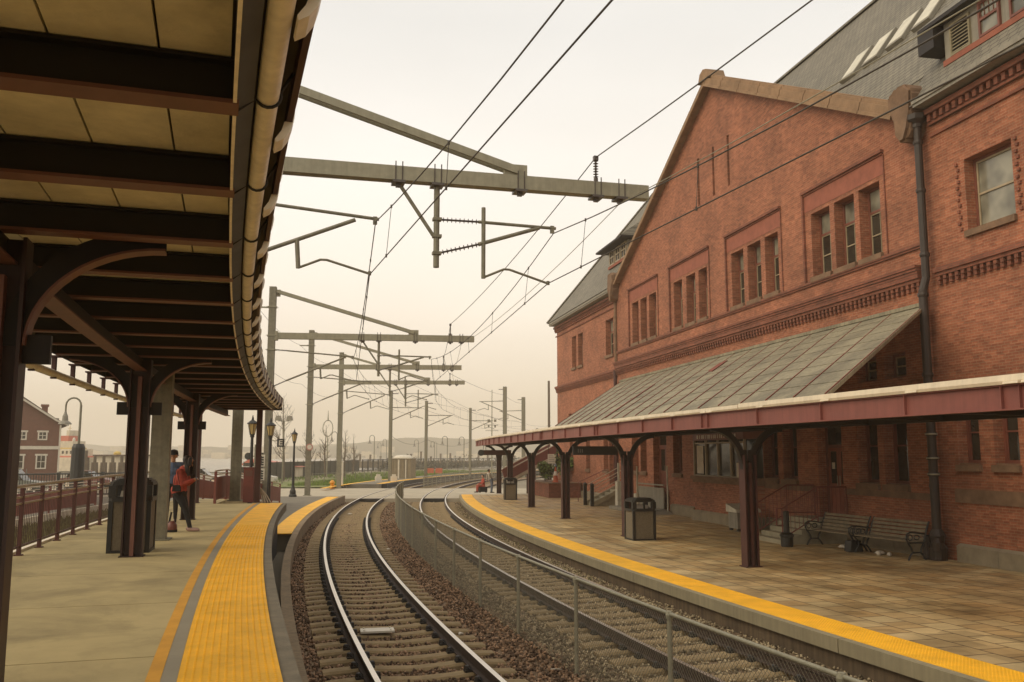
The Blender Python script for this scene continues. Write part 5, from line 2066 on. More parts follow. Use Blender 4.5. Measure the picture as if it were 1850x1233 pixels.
b.tube([(-1.3, 28.9, 0.2), (-1.3, 28.9, 1.25), (-0.2, 27.6, 1.95), (-0.02, 27.6, 1.95)], 0.022, 6)
b.build('rail', 'redrail', t)

# ---- wheelchair lift
t = st_thing('wheelchair_lift', 'white and grey wheelchair lift with brown hoop rail standing against the brick wall', 'lift')
b = MB()
b.box(-1.75, -0.25, 17.95, 21.8, 0.22, 0.36)
b.prism([(-1.75, 17.9, 0.20), (-1.75, 17.2, 0.2), (-1.75, 17.9, 0.34)], (1.5, 0, 0))
b.build('lift_platform', 'greybox', t)
b = MB()
b.box(-0.30, -0.25, 18.3, 21.7, 0.38, 1.22)
b.box(-0.32, -0.23, 18.25, 21.75, 1.221, 1.30)
b.box(-0.31, -0.24, 18.3, 21.7, 1.40, 1.46)
b.build('side_panel', 'greybox', t)
b = MB()
b.box(-1.30, -0.75, 21.85, 22.2, 0.2, 1.5)
b.box(-1.26, -1.18, 21.85, 21.93, 1.501, 2.4)
b.box(-0.86, -0.78, 21.85, 21.93, 1.501, 2.4)
b.build('drive_tower', 'lid', t)
b = MB()
b.tube([(-1.22, 21.89, 2.4), (-1.18, 21.89, 2.55), (-0.7, 21.89, 2.55), (-0.6, 21.89, 2.4), (-0.62, 21.89, 1.8), (-1.0, 21.89, 1.75)], 0.022, 6)
b.build('hoop_rail', 'redrail', t)
b = MB()
b.tube([(-1.78, 17.6, 0.2), (-1.78, 17.6, 2.3)], 0.04, 8)
b.box(-1.85, -1.70, 17.62, 17.95, 0.4, 1.1)
b.tube([(-0.3, 17.8, 0.2), (-0.3, 17.8, 2.3)], 0.035, 8)
b.build('guide_post', 'lid', t)

# ---- white lidded chest by the stairs
t = thing('salt_chest', 'pale grey chest with a white sloping lid behind the nearest canopy column', 'chest', (8.0, 31.5, 0.2), radians(12))
b = MB()
b.box(-0.4, 0.4, -0.35, 0.35, 0.08, 0.62)
b.build('chest_body', 'greybox', t)
b = MB()
b.prism([(-0.46, -0.42, 0.63), (-0.46, 0.40, 0.63), (-0.46, 0.40, 0.90), (-0.46, -0.42, 0.72)], (0.92, 0, 0))
b.build('chest_lid', 'lid', t)
b = MB()
for sx in (-1, 1):
    for sy in (-1, 1):
        b.box(sx * 0.33 - 0.05, sx * 0.33 + 0.05, sy * 0.28 - 0.05, sy * 0.28 + 0.05, 0, 0.08)
b.build('foot', 'blackplastic', t)

# ---- brick planter with shrubs, ramp rails at the far end
t = thing('brick_planter', 'low brown brick planter at the far end of the brick platform', 'planter')
b = MB()
b.prism([(1.35, 59.6, 0.1), (2.25, 55.3, 0.1), (4.2, 55.5, 0.1), (4.3, 61.8, 0.1), (1.6, 62.5, 0.1)], (0, 0, 0.95))
b.build('planter_wall', 'brickdark', t)
b = MB()
b.prism([(1.30, 59.55, 1.051), (2.22, 55.24, 1.051), (4.25, 55.45, 1.051), (4.35, 61.85, 1.051), (1.55, 62.55, 1.051)], (0, 0, 0.05))
b.build('planter_cap', 'brownstone', t)
def bush(name, label, x, y, z, r_, h, n, seed, leaf=0.09, m='leaf'):
    rr = random.Random(seed)
    t = thing(name, label, 'shrub', (x, y, z), 0, None)
    b = MB()
    lobes = [(rr.uniform(-r_, r_) * 0.6, rr.uniform(-r_, r_) * 0.6, h * rr.uniform(0.35, 0.8), r_ * rr.uniform(0.35, 0.6)) for _ in range(7)]
    for _ in range(n):
        lx_, ly, lz, lr = rr.choice(lobes)
        d = Vector((rr.gauss(0, 1), rr.gauss(0, 1), rr.gauss(0, 1))).normalized() * lr * rr.uniform(0.3, 1.1)
        c = Vector((lx_, ly, lz)) + d
        if c.z < 0.02:
            c.z = 0.02
        u = Vector((rr.gauss(0, 1), rr.gauss(0, 1), rr.gauss(0, 0.6))).normalized()
        v = u.orthogonal().normalized()
        s = leaf * rr.uniform(0.6, 1.3)
        b.poly([c - u * s, c + v * s * 0.45, c + u * s, c - v * s * 0.45])
    b.build('foliage', m, t, recalc=False)
    b = MB()
    for k in range(5):
        a = rr.uniform(0, 2 * pi)
        b.tube([(0.05 * cos(a), 0.05 * sin(a), -0.05), (r_ * 0.5 * cos(a), r_ * 0.5 * sin(a), h * 0.7)], [0.02, 0.006], 5)
    b.build('stem', 'bark', t)
    return t
bush('shrub', 'green shrub in the brick planter, left of the traffic cone', 2.2, 58.6, 1.08, 0.75, 1.25, 500, 3, 0.13)
bush('shrub', 'tall pale green shrub in the brick planter, right of the traffic cone', 3.5, 58.2, 1.08, 0.8, 1.9, 600, 4, 0.14)
t = thing('traffic_cone', 'small orange and white traffic cone standing in the planter', 'cone', (2.72, 56.6, 1.1))
b = MB()
b.lathe([(0.24, 0), (0.24, 0.04), (0.17, 0.05), (0.12, 0.42)], 12)
b.lathe([(0.075, 0.68), (0.04, 0.95)], 12)
b.build('cone_body', 'orange', t)
MB().lathe([(0.12, 0.421), (0.075, 0.679)], 12).build('white_band', 'white', t)
t = thing('access_ramp', 'sloping ramp with red side rails and pale stringers beyond the planter', 'ramp')
P0r, P1r = Vector((-0.15, 63.5, 0.9)), Vector((3.4, 66.0, 2.75))
for k, off in enumerate((0.0, 1.7)):
    o_ = Vector((-0.5 * off * 0.6, off, 0))
    p, q = P0r + o_, P1r + o_
    b = MB()
    b.bar(p + Vector((0, 0, 0.55)), q + Vector((0, 0, 0.55)), 0.05, 0.62)
    b.build('side_rail', 'redrail', t)
    b = MB()
    b.bar(p + Vector((0, 0, 0.92)), q + Vector((0, 0, 0.92)), 0.07, 0.07)
    b.bar(p + Vector((0, 0, 0.12)), q + Vector((0, 0, 0.12)), 0.08, 0.16)
    b.build('stringer', 'railpale', t)
b = MB()
b.prism([P0r, P1r, P1r + Vector((-0.5, 1.7, 0)), P0r + Vector((-0.5, 1.7, 0))], (0, 0, -0.08))
b.build('ramp_deck', 'stepstone', t)
b = MB()
for f in (0.5, 1.0):
    p = P0r.lerp(P1r, f)
    b.tube([(p.x, p.y, 0), (p.x, p.y, p.z)], 0.07, 8)
    b.tube([(p.x - 0.5, p.y + 1.7, 0), (p.x - 0.5, p.y + 1.7, p.z)], 0.07, 8)
b.build('ramp_post', 'darkred', t)

# ---- left platform fence and ramp railings
def platform_fence(label, r_, ph0, ph1, z, posts, m_post='darkrail', wire=True):
    t = thing('platform_railing', label, 'railing')
    n = 24
    arc = lambda zz, dr=0: [PP(r_ + dr, ph0 + (ph1 - ph0) * k / n, z + zz) for k in range(n + 1)]
    for zz, rad, nm, mm in ((1.07, 0.026, 'handrail', 'railpale'), (0.90, 0.018, 'upper_rail', 'railpale'), (0.80, 0.018, 'middle_rail', 'railpale'), (0.14, 0.016, 'bottom_rail', 'darkrail')):
        MB().tube(arc(zz), rad, 6).build(nm, mm, t)
    first = None
    for k in range(posts):
        p_ = ph0 + (ph1 - ph0) * (k + 0.25) / posts
        if first is None:
            b = MB()
            b.box(-0.03, 0.03, -0.03, 0.03, 0, 1.04)
            b.box(-0.06, 0.06, -0.05, 0.05, 0, 0.02)
            first = b.build('post', m_post, t)
            s = first
        else:
            s = clone(first, t)
        s.location = PP(r_, p_, z)
        s.rotation_euler = (0, 0, radians(p_))
    b = MB()
    L_ = radians(abs(ph0 - ph1)) * r_
    for k in range(int(L_ / 0.11)):
        p_ = ph0 + (ph1 - ph0) * (k + 0.5) * 0.11 / L_
        b.tube([PP(r_, p_, z + 0.14), PP(r_, p_, z + 0.80)], 0.006, 4, cap=False)
    b.build('picket_panel', 'darkred', t)
    return t
platform_fence('red platform railing with worn pale handrails along the outer left platform edge', 226.6, 19.6, PE + 0.05, 1.22, 26)
def picket_fence(label, path, h, step=0.10, panel=True, m='redrail', mt='railpale', gap=0.22):
    """path: list of ground points; pickets between rails, two pale rails on top"""
    t = thing('ramp_railing', label, 'railing', group='red picket railings of the ramps')
    P = [Vector(p) for p in path]
    up = lambda zz: [p + Vector((0, 0, zz)) for p in P]
    MB().tube(up(h), 0.028, 6).build('handrail', mt, t)
    MB().tube(up(h - 0.12), 0.02, 6).build('middle_rail', mt, t)
    b = MB()
    for zz in (h - gap, 0.12):
        b.tube(up(zz), 0.022, 5)
    b.build('lower_rail', m, t)
    b, c = MB(), None
    pk = MB()
    dist = 0
    for a, q in zip(P, P[1:]):
        L_ = (q - a).length
        k = 0
        while k * step < L_:
            p = a.lerp(q, k * step / L_)
            pk.box(p.x - 0.02, p.x + 0.02, p.y - 0.02, p.y + 0.02, p.z + 0.12, p.z + h - gap)
            k += 1
    pk.build('picket_panel', m, t)
    first = None
    for i, p in enumerate(P):
        if first is None:
            first = MB().box(-0.035, 0.035, -0.035, 0.035, 0, h - 0.02).build('post', m, t)
            s = first
        else:
            s = clone(first, t)
        s.location = p
    return t
def zr(ph):
    return 1.22 - 1.02 * max(0, (10.2 - ph) / (10.2 - RE))
picket_fence('near red picket railing of the ramp at the far end of the left canopy', [PP(225.05, PE - k * (PE - RE) / 7, zr(PE - k * (PE - RE) / 7)) for k in range(8)], 1.05, 0.075)
picket_fence('outer red picket railing of the ramp behind the far left canopy posts', [PP(226.75, PE - k * (PE - RE) / 7, zr(PE - k * (PE - RE) / 7)) for k in range(8)], 1.05, 0.075)
picket_fence('long low red picket railing down by the car park behind the left platform', [PP(233.3, 17.5 - k * 0.75, 0.35) for k in range(15)], 1.15, 0.09)
b = MB()
b.sweep([(233.0, 0.36), (233.2, 0.36), (233.2, -0.2), (233.0, -0.2)], 18, 6.6, 0.3)
tag(b.build('low_wall', 'whiteedge'), 'low pale concrete wall under the red picket railing by the car park', 'wall')
t = thing('gate_post', 'solid red steel gate box against the thin end post of the left canopy', 'gate')
b = MB()
b.box(-0.17, 0.17, -0.12, 0.12, 0.0, 1.12)
b.box(-0.19, 0.19, -0.14, 0.14, 1.121, 1.15)
b.build('gate_box', 'redrail', t)
MB().box(-0.12, 0.12, -0.135, -0.121, 0.86, 1.05).build('gate_panel', 'flange', t)
t.location = (-8.78, 30.35, 1.22)
b = MB()
for k in range(4):
    b.tube([(0, 0, 0.5), (0.05 + 0.06 * k, 0.05, 0.25), (0.12 + 0.09 * k, 0.0, 0.0)], 0.018, 5)
tag(b.build('loose_strap', 'railpale', loc=(-8.4, 30.2, 1.22)), 'pale strap hanging beside the red gate box', 'strap')
# ================================================================== people
def person_mesh(name, segs, parent, voxel, mats):
    """segs: (p, q, r0, r1, material index): tapered capsules merged into one continuous skin"""
    b = MB()
    for p, q, r0, r1, _ in segs:
        p, q = Vector(p), Vector(q)
        d = q - p
        L_ = d.length
        d = d.normalized() if L_ > 1e-5 else Vector((0, 0, 1))
        pts, rad = [], []
        for k in range(4):
            a = pi / 2 * (1 - k / 3.0)
            pts.append(p - d * r0 * sin(a) * 0.999)
            rad.append(max(0.0015, r0 * cos(a)))
        for k in range(1, 4):
            pts.append(p.lerp(q, k / 4))
            rad.append(r0 + (r1 - r0) * k / 4)
        for k in range(4):
            a = pi / 2 * k / 3.0
            pts.append(q + d * r1 * sin(a) * 0.999)
            rad.append(max(0.0015, r1 * cos(a)))
        b.tube(pts, rad, 12)
    o = b.build(name, mats, parent)
    md = o.modifiers.new('r', 'REMESH')
    md.mode = 'VOXEL'
    md.voxel_size = voxel
    sm = o.modifiers.new('s', 'SMOOTH')
    sm.iterations = 4
    sm.factor = 0.5
    bpy.context.view_layer.update()
    dg = bpy.context.evaluated_depsgraph_get()
    me = bpy.data.meshes.new_from_object(o.evaluated_get(dg))
    o.modifiers.clear()
    o.data = me
    me.materials.clear()
    for m in mats:
        me.materials.append(M[m])
    V = np.empty(len(me.polygons) * 3)
    me.polygons.foreach_get('center', V)
    V = V.reshape(-1, 3)
    best = np.full(len(V), 1e9)
    idx = np.zeros(len(V), np.int32)
    for p, q, r0, r1, mi in segs:
        p, q = np.array(p, float), np.array(q, float)
        d = q - p
        t = np.clip(((V - p) @ d) / max(1e-9, d @ d), 0, 1)
        dist = np.linalg.norm(V - (p + t[:, None] * d), axis=1) - (r0 + (r1 - r0) * t)
        m = dist < best
        best[m] = dist[m]
        idx[m] = mi
    me.polygons.foreach_set('material_index', idx)
    me.polygons.foreach_set('use_smooth', [True] * len(me.polygons))
    me.update()
    return o
def fingers(hand, direction, up, side, mi):
    """palm and five separate bent fingers"""
    h, d = Vector(hand), Vector(direction).normalized()
    s = d.cross(Vector(up)).normalized()
    u = s.cross(d)
    segs = [(h, h + d * 0.055, 0.024, 0.028, mi)]
    base = h + d * 0.06
    for k, l in enumerate((0.062, 0.072, 0.068, 0.054)):
        a = base + s * (0.027 - 0.018 * k)
        m = a + d * l * 0.5 - u * 0.010
        e = m + d * l * 0.32 - u * 0.028
        segs += [(a, m, 0.0085, 0.008, mi), (m, e, 0.008, 0.0065, mi)]
    a = h + d * 0.015 + s * 0.026 * side
    segs += [(a, a + d * 0.035 + s * 0.02 * side - u * 0.01, 0.0105, 0.009, mi), (a + d * 0.035 + s * 0.02 * side - u * 0.01, a + d * 0.062 + s * 0.012 * side - u * 0.018, 0.009, 0.0075, mi)]
    return segs
def body_segs(j, skin=0, top=1, legs=2, shoe=3, bulk=1.0, detail=True, sleeve=True):
    S = []
    w_ = bulk
    S.append((j['pelvis'] + Vector((0, -0.06, 0)), j['pelvis'] + Vector((0, 0.06, 0)), 0.125 * w_, 0.125 * w_, legs))
    mid = j['pelvis'].lerp(j['chest'], 0.5)
    S.append((j['pelvis'] + Vector((0, 0, 0.06)), mid, 0.135 * w_, 0.13 * w_, top))
    for sy in (-1, 1):
        S.append((mid + Vector((0, sy * 0.03, 0)), j['chest'] + Vector((0, sy * 0.065, 0)), 0.12 * w_, 0.115 * w_, top))
    sh = (j['sl'] + j['sr']) / 2
    S.append((j['sl'], j['sr'], 0.062 * w_, 0.062 * w_, top))
    S.append((j['chest'], sh, 0.13 * w_, 0.085, top))
    S.append((sh, j['neck'], 0.062, 0.05, skin))
    hd = j['head']
    fw = j['face'].normalized()
    upv = (hd - j['neck']).normalized()
    S.append((j['neck'], hd - upv * 0.06, 0.05, 0.052, skin))
    S.append((hd + upv * 0.03 - fw * 0.012, hd + upv * 0.035 + fw * 0.008, 0.088, 0.08, skin))
    S.append((hd - upv * 0.01 + fw * 0.015, hd - upv * 0.085 + fw * 0.045, 0.068, 0.035, skin))
    S.append((hd + upv * 0.015 + fw * 0.085, hd - upv * 0.022 + fw * 0.106, 0.010, 0.014, skin))     # nose
    sd = fw.cross(upv).normalized()
    for s in (-1, 1):
        S.append((hd + sd * s * 0.082 + upv * 0.015, hd + sd * s * 0.088 - upv * 0.02, 0.016, 0.011, skin))
        S.append((hd + fw * 0.080 + sd * s * 0.03 + upv * 0.035, hd + fw * 0.082 + sd * s * 0.015 + upv * 0.032, 0.009, 0.009, skin))
    for s, k in ((1, 'l'), (-1, 'r')):
        S.append((j['s' + k], j['e' + k], 0.058 * w_, 0.047 * w_, top))
        S.append((j['e' + k], j['h' + k], 0.046 * w_, 0.034 * w_, top if sleeve else skin))
        d = j.get('hd' + k, (j['h' + k] - j['e' + k]).normalized())
        if detail:
            S += fingers(j['h' + k], d, j.get('hu' + k, Vector((0, 0, 1))), s, skin)
        else:
            S += fingers(j['h' + k], d, j.get('hu' + k, Vector((0, 0, 1))), s, skin)
        S.append((j['p' + k], j['k' + k], 0.088 * w_, 0.06, legs))
        S.append((j['k' + k], j['k' + k].lerp(j['a' + k], 0.35), 0.058, 0.054, legs))
        S.append((j['k' + k].lerp(j['a' + k], 0.35), j['a' + k], 0.054, 0.038, legs))
        tv = j.get('t' + k, j['a' + k] + Vector((0.17, 0, -0.045)))
        S.append((j['a' + k] + Vector((-0.035, 0, -0.04)), tv, 0.038, 0.030, shoe))
        S.append((j['a' + k], j['a' + k] + Vector((0, 0, -0.035)), 0.038, 0.038, shoe))
    return S
def eyes(parent, hd, fw, upv):
    b = MB()
    sd = fw.cross(upv).normalized()
    for s in (-1, 1):
        c = hd + fw * 0.080 + sd * s * 0.031 + upv * 0.016
        b.lathe([(0.002, -0.008), (0.008, -0.004), (0.008, 0.004), (0.002, 0.008)], 6, c)
    b.build('eye', 'hair', parent)
V3 = Vector
# woman in the red jacket: leans back on the grey post, head bowed over a phone
wp = thing('person', 'person in red jacket and black trousers leaning on the grey post, looking at a phone', 'person', (-6.57, 18.75, 1.22), radians(-4))
J = dict(pelvis=V3((-0.30, 0, 0.80)), chest=V3((-0.285, 0, 1.07)), neck=V3((-0.205, 0, 1.30)), head=V3((-0.125, 0, 1.415)), face=V3((0.80, 0, -0.60)),
         sl=V3((-0.255, 0.165, 1.215)), sr=V3((-0.255, -0.165, 1.215)), el=V3((-0.20, 0.20, 0.965)), er=V3((-0.185, -0.20, 0.955)),
         hl=V3((-0.02, 0.06, 1.05)), hr=V3((-0.015, -0.05, 1.045)), pl=V3((-0.29, 0.085, 0.77)), pr=V3((-0.29, -0.085, 0.77)),
         kl=V3((-0.185, 0.10, 0.43)), kr=V3((-0.115, -0.085, 0.43)), al=V3((-0.105, 0.11, 0.085)), ar=V3((0.0, -0.09, 0.085)))
segs = body_segs(J, bulk=1.06)
segs.append((V3((-0.31, -0.06, 0.84)), V3((-0.31, 0.06, 0.84)), 0.142, 0.142, 1))
segs.append((V3((-0.20, 0, 1.24)), V3((-0.24, 0, 1.26)), 0.075, 0.085, 1))
bd = person_mesh('body', segs, wp, 0.0062, ['skin', 'redcloth', 'blackcloth', 'shoe'])
eyes(wp, J['head'], J['face'].normalized(), (J['head'] - J['neck']).normalized())
hs = [(J['head'] + V3((-0.035, 0, 0.045)), J['head'] + V3((0.0, 0, 0.04)), 0.098, 0.085, 0)]
rr = random.Random(3)
hs += [(J['head'] + V3((0.05, -0.05, 0.06)), J['head'] + V3((0.075, -0.085, -0.06)), 0.035, 0.02, 0), (J['head'] + V3((0.07, 0.0, 0.05)), J['head'] + V3((0.105, -0.02, -0.05)), 0.035, 0.015, 0)]
for k in range(16):                                # long hair falls forward beside the face
    s = -1 if k % 2 else 1
    a = J['head'] + V3((rr.uniform(-0.06, 0.05), s * rr.uniform(0.055, 0.085), 0.04))
    e = J['head'] + V3((rr.uniform(-0.02, 0.07), s * rr.uniform(0.06, 0.10), -rr.uniform(0.19, 0.31)))
    m = a.lerp(e, 0.5) + V3((0.01, s * 0.012, 0))
    hs += [(a, m, 0.030, 0.026, 0), (m, e, 0.026, 0.008, 0)]
person_mesh('hair', hs, wp, 0.009, ['hair'])
b = MB()
b.box(-0.05, 0.05, -0.004, 0.004, -0.035, 0.035)
o = b.build('phone', 'blackplastic', loc=(-6.51, 18.75, 2.29), rotz=radians(80))
o.rotation_euler = (radians(-40), 0, radians(86))
tag(o, 'small dark phone held in both hands by the person in red', 'phone')
b = MB()
b.prism([(-0.08, -0.04, 0), (0.08, -0.04, 0), (0.07, -0.04, 0.13), (-0.07, -0.04, 0.13)], (0, 0.08, 0))
b.tube([(-0.06, 0, 0.13), (-0.02, 0.0, 0.45), (0.06, 0, 0.13)], 0.008, 5)
o = b.build('shoulder_bag', 'blackcloth', loc=(-6.84, 18.52, 2.04), rotz=radians(5))
tag(o, 'small black bag hanging at the hip of the person in red', 'bag')
t = thing('backpack', 'red and black bag standing on the platform by the foot of the grey post', 'bag', (-6.93, 18.6, 1.22), radians(20))
b = MB()
b.lathe([(0.08, 0), (0.105, 0.03), (0.10, 0.15), (0.05, 0.22)], 10)
b.build('bag_body', 'dullred', t, smooth=True)
b = MB()
b.lathe([(0.108, 0.0), (0.11, 0.05)], 10)
b.tube([(-0.108, 0, 0.03), (-0.05, 0, 0.22), (-0.02, 0, 0.40), (0.05, 0, 0.38), (0.06, 0, 0.2)], 0.02, 6)
b.build('bag_trim', 'blackcloth', t)

def stand_pose(h=1.7, stride=0.0, lean=0.0):
    k = h / 1.7
    g = lambda x, y, z: V3((x * k, y * k, z * k))
    return dict(pelvis=g(0, 0, 0.92), chest=g(0.02 + lean, 0, 1.22), neck=g(0.02 + lean * 1.5, 0, 1.46), head=g(0.04 + lean * 1.8, 0, 1.585), face=V3((1, 0, -0.1)),
                sl=g(lean * 1.3, 0.19, 1.39), sr=g(lean * 1.3, -0.19, 1.39), el=g(-0.03 + lean, 0.24, 1.10), er=g(-0.03 + lean, -0.24, 1.10),
                hl=g(0.06 + lean, 0.23, 0.86), hr=g(0.06 + lean, -0.23, 0.86), pl=g(0, 0.09, 0.88), pr=g(0, -0.09, 0.88),
                kl=g(0.04 + stride * 0.5, 0.10, 0.48), kr=g(0.03 - stride * 0.4, -0.10, 0.48), al=g(stride, 0.10, 0.085), ar=g(-stride, -0.10, 0.085))
def person(label, loc, rot, mats, h=1.7, stride=0.0, lean=0.0, voxel=0.012, cap=None, hair='hair', mod=None, grp=None):
    t = thing('person', label, 'person', loc, rot, grp)
    j = stand_pose(h, stride, lean)
    if mod:
        mod(j)
    person_mesh('body', body_segs(j), t, voxel, mats)
    eyes(t, j['head'], j['face'].normalized(), (j['head'] - j['neck']).normalized())
    hd = j['head']
    person_mesh('hair', [(hd + V3((-0.03, 0, 0.03)), hd + V3((-0.01, 0, 0.055)), 0.092, 0.082, 0)], t, 0.012, [hair])
    if cap:
        b = MB()
        b.lathe([(0.105, 0.0), (0.108, 0.04), (0.085, 0.10), (0.02, 0.125)], 14, hd + V3((-0.01, 0, 0.045)))
        b.prism([hd + V3((0.07, -0.07, 0.05)), hd + V3((0.19, -0.05, 0.035)), hd + V3((0.19, 0.05, 0.035)), hd + V3((0.07, 0.07, 0.05))], (0, 0, 0.012))
        b.build('cap', cap, t)
    return t
def sit(j):
    pass
person('person in dark cap and blue shirt half hidden behind the red jacketed person', (-7.97, 21.3, 1.22), radians(-75), ['skin', 'bluecloth', 'blackcloth', 'shoe'], 1.63, cap='blackcloth', voxel=0.008)
def bend(j):
    for k in ('chest',):
        j[k] += V3((-0.12, 0, -0.02))
    for k in ('neck', 'head', 'sl', 'sr', 'el', 'er', 'hl', 'hr'):
        j[k] += V3((-0.22, 0, -0.06))
    j['hl'] += V3((-0.1, 0, 0.12))
    j['hr'] += V3((-0.1, 0, 0.12))
person('person in pale jacket and jeans bending at the far end of the right canopy', (-1.42, 62.6, 0.2), radians(20), ['skin', 'greycloth', 'jeans', 'blackcloth'], 1.68, mod=bend, voxel=0.014)
def seated(j):
    dz = V3((0, 0, -0.45))
    for k in ('pelvis', 'chest', 'neck', 'head', 'sl', 'sr', 'el', 'er', 'hl', 'hr', 'pl', 'pr'):
        j[k] = j[k] + dz
    j['kl'], j['kr'] = V3((0.42, 0.11, 0.50)), V3((0.42, -0.11, 0.50))
    j['al'], j['ar'] = V3((0.45, 0.11, 0.085)), V3((0.45, -0.11, 0.085))
    j['hl'], j['hr'] = V3((0.34, 0.10, 0.60)), V3((0.34, -0.10, 0.60))
    j['el'], j['er'] = V3((0.06, 0.22, 0.68)), V3((0.06, -0.22, 0.68))
person('person in red sitting on a black suitcase left of the person in jeans', (-2.0, 63.2, 0.2), radians(200), ['skin', 'redcloth', 'redcloth', 'blackcloth'], 1.66, mod=seated, voxel=0.014)
b = MB()
b.box(-0.28, 0.28, -0.2, 0.2, 0.05, 0.39)
b.box(-0.29, 0.29, -0.03, 0.03, 0.04, 0.395)
for sx in (-1, 1):
    for sy in (-1, 1):
        b.box(sx * 0.22 - 0.03, sx * 0.22 + 0.03, sy * 0.15 - 0.03, sy * 0.15 + 0.03, 0, 0.05)
tag(b.build('suitcase', 'blackcloth', loc=(-2.03, 63.2, 0.2), rotz=radians(15)), 'black suitcase under the seated person in red', 'suitcase')
person('person in dark jacket standing above the planter by the ramp', (3.15, 63.0, 1.15), radians(250), ['skin', 'blackcloth', 'jeans', 'blackcloth'], 1.75, voxel=0.014)
t = thing('notice_board', 'white notice board hanging under the canopy before the dark utility sign', 'notice board', (2.55, 58.0, 0), radians(6))
MB().box(-0.26, 0.26, -0.02, 0.02, 2.25, 2.85).build('board', 'white', t)
b = MB()
for k in range(4):
    b.box(-0.2, 0.18 - 0.03 * k, -0.026, -0.0205, 2.36 + 0.12 * k, 2.39 + 0.12 * k)
b.build('printed_lines', 'greybox', t)
b = MB()
b.box(0.30, 0.42, -0.05, 0.05, 2.2, 3.4)
b.tube([(-0.2, 0, 2.85), (-0.2, 0, 3.44)], 0.015, 5)
b.build('hanger', 'black', t)

# ================================================================== lamps
def lantern(label, x, y, zb, h=3.9):
    t = thing('lantern_post', label, 'street lamp', (x, y, zb), 0, 'black lantern posts by the end of the platform')
    b = MB()
    b.lathe([(0.25, 0), (0.25, 0.10), (0.20, 0.16), (0.19, 0.35), (0.13, 0.5), (0.10, 0.62), (0.085, 0.7), (0.06, h * 0.8), (0.09, h * 0.805), (0.09, h * 0.825), (0.06, h * 0.83)], 12)
    b.build('post', 'black', t)
    z = h * 0.83
    b = MB()
    n = 6
    for k in range(n):
        a = 2 * pi * k / n
        b.tube([(0.10 * cos(a), 0.10 * sin(a), z), (0.19 * cos(a), 0.19 * sin(a), z + 0.45)], 0.012, 4)
    b.lathe([(0.10, z - 0.02), (0.11, z + 0.02)], 6)
    b.lathe([(0.235, z + 0.45), (0.235, z + 0.48), (0.13, z + 0.57), (0.05, z + 0.62), (0.05, z + 0.66), (0.012, z + 0.82)], 6)
    b.build('lantern_frame', 'black', t)
    MB().lathe([(0.09, z + 0.02), (0.175, z + 0.45)], 6).build('lantern_glass', 'lampglass', t)
    return t
l1 = lantern('black lantern post behind the red gate box under the canopy end', -10.95, 38.0, 0.19, 4.15)
dup_at(l1, (-10.85, 40.5, 0.19), 0.3, 'black lantern post in front of the second mast with the E sign')
dup_at(l1, (-13.75, 57.0, 0.19), 0.6, 'lone black lantern post between two galvanised masts')
def crook_lamp(label, x, y, h, flip=1, zb=0.0, base=False):
    t = thing('crook_lamp', label, 'street lamp', (x, y, zb), 0, 'shepherd crook lamps along the waterfront')
    b = MB()
    r_ = 0.42
    pts = [(0, 0, 0), (0, 0, h - r_)] + [(-flip * r_ * (1 - cos(a)), 0, h - r_ + r_ * sin(a)) for a in [pi * k / 8 for k in range(1, 9)]] + [(-flip * 2 * r_, 0, h - r_ - 0.35)]
    b.tube(pts, [0.08, 0.065] + [0.05] * 9, 8)
    b.build('pole', 'galvdull', t)
    b = MB()
    c = (-flip * 2 * r_, 0, h - r_ - 1.05)
    b.lathe([(0.36, 0.0), (0.30, 0.10), (0.16, 0.2), (0.14, 0.45), (0.08, 0.6), (0.05, 0.72)], 12, c)
    b.build('lamp_shade', 'greybox', t)
    if base:
        b = MB()
        b.lathe([(0.36, 0), (0.38, 0.05), (0.34, 3.2), (0.26, 3.4)], 12)
        b.build('base_sleeve', 'black', t)
    return t
big = crook_lamp('tall shepherd crook lamp with thick dark base by the car park behind the left platform', -24.0, 50.0, 5.95, 1, 0, True)
crook_lamp('shepherd crook lamp seen between the red column and the grey post', -29.9, 75.0, 6.35, -1)
cl = crook_lamp('shepherd crook lamp in the haze left of the slender mast by the tan hut', -24.4, 160, 6.3)
for x, px, y, h, lb in ((0, 700, 205, 6.4, 'nearer of two small hazy crook lamps just left of the mast by the tan hut'), (0, 690, 235, 6.0, 'farther of two small hazy crook lamps just left of the mast by the tan hut'), (0, 757, 190, 6.0, 'small hazy crook lamp just left of the mast at the start of the far fence'), (0, 786, 210, 6.0, 'lower of two hazy crook lamps right of the mast starting the far fence'), (0, 790, 260, 6.6, 'thinner of two hazy crook lamps right of the mast starting the far fence'), (0, 809, 150, 5.9, 'hazy crook lamp left of the slender mast nearest the canopy tip'), (0, 839, 155, 5.9, 'hazy crook lamp just left of the slender mast nearest the canopy tip'), (0, 611, 140, 6.4, 'crook lamp behind the fourth mast with the white cabinet')):
    c = dup_at(cl, ((px - 925) / 1620 * y, y, 0), 0, lb)
    c.scale = (1, 1, h / 6.3)
def flood_lamp(label, x, y, h):
    t = thing('floodlight_pole', label, 'street lamp', (x, y, 0))
    b = MB()
    b.tube([(0, 0, 0), (0, 0, h)], [0.07, 0.05], 6)
    b.tube([(-0.55, 0, h), (0.55, 0, h)], 0.04, 6)
    b.build('pole', 'galvdull', t)
    for s in (-1, 1):
        b = MB()
        b.prism([(s * 0.55 - 0.3, -0.2, h + 0.05), (s * 0.55 + 0.3, -0.2, h + 0.05), (s * 0.55 + 0.2, -0.2, h + 0.5), (s * 0.55 - 0.2, -0.2, h + 0.5)], (0, 0.4, 0))
        b.build('lamp_head', 'greybox', t)
flood_lamp('twin headed floodlight pole beside the tall bare tree', -22.3, 88, 6.1)

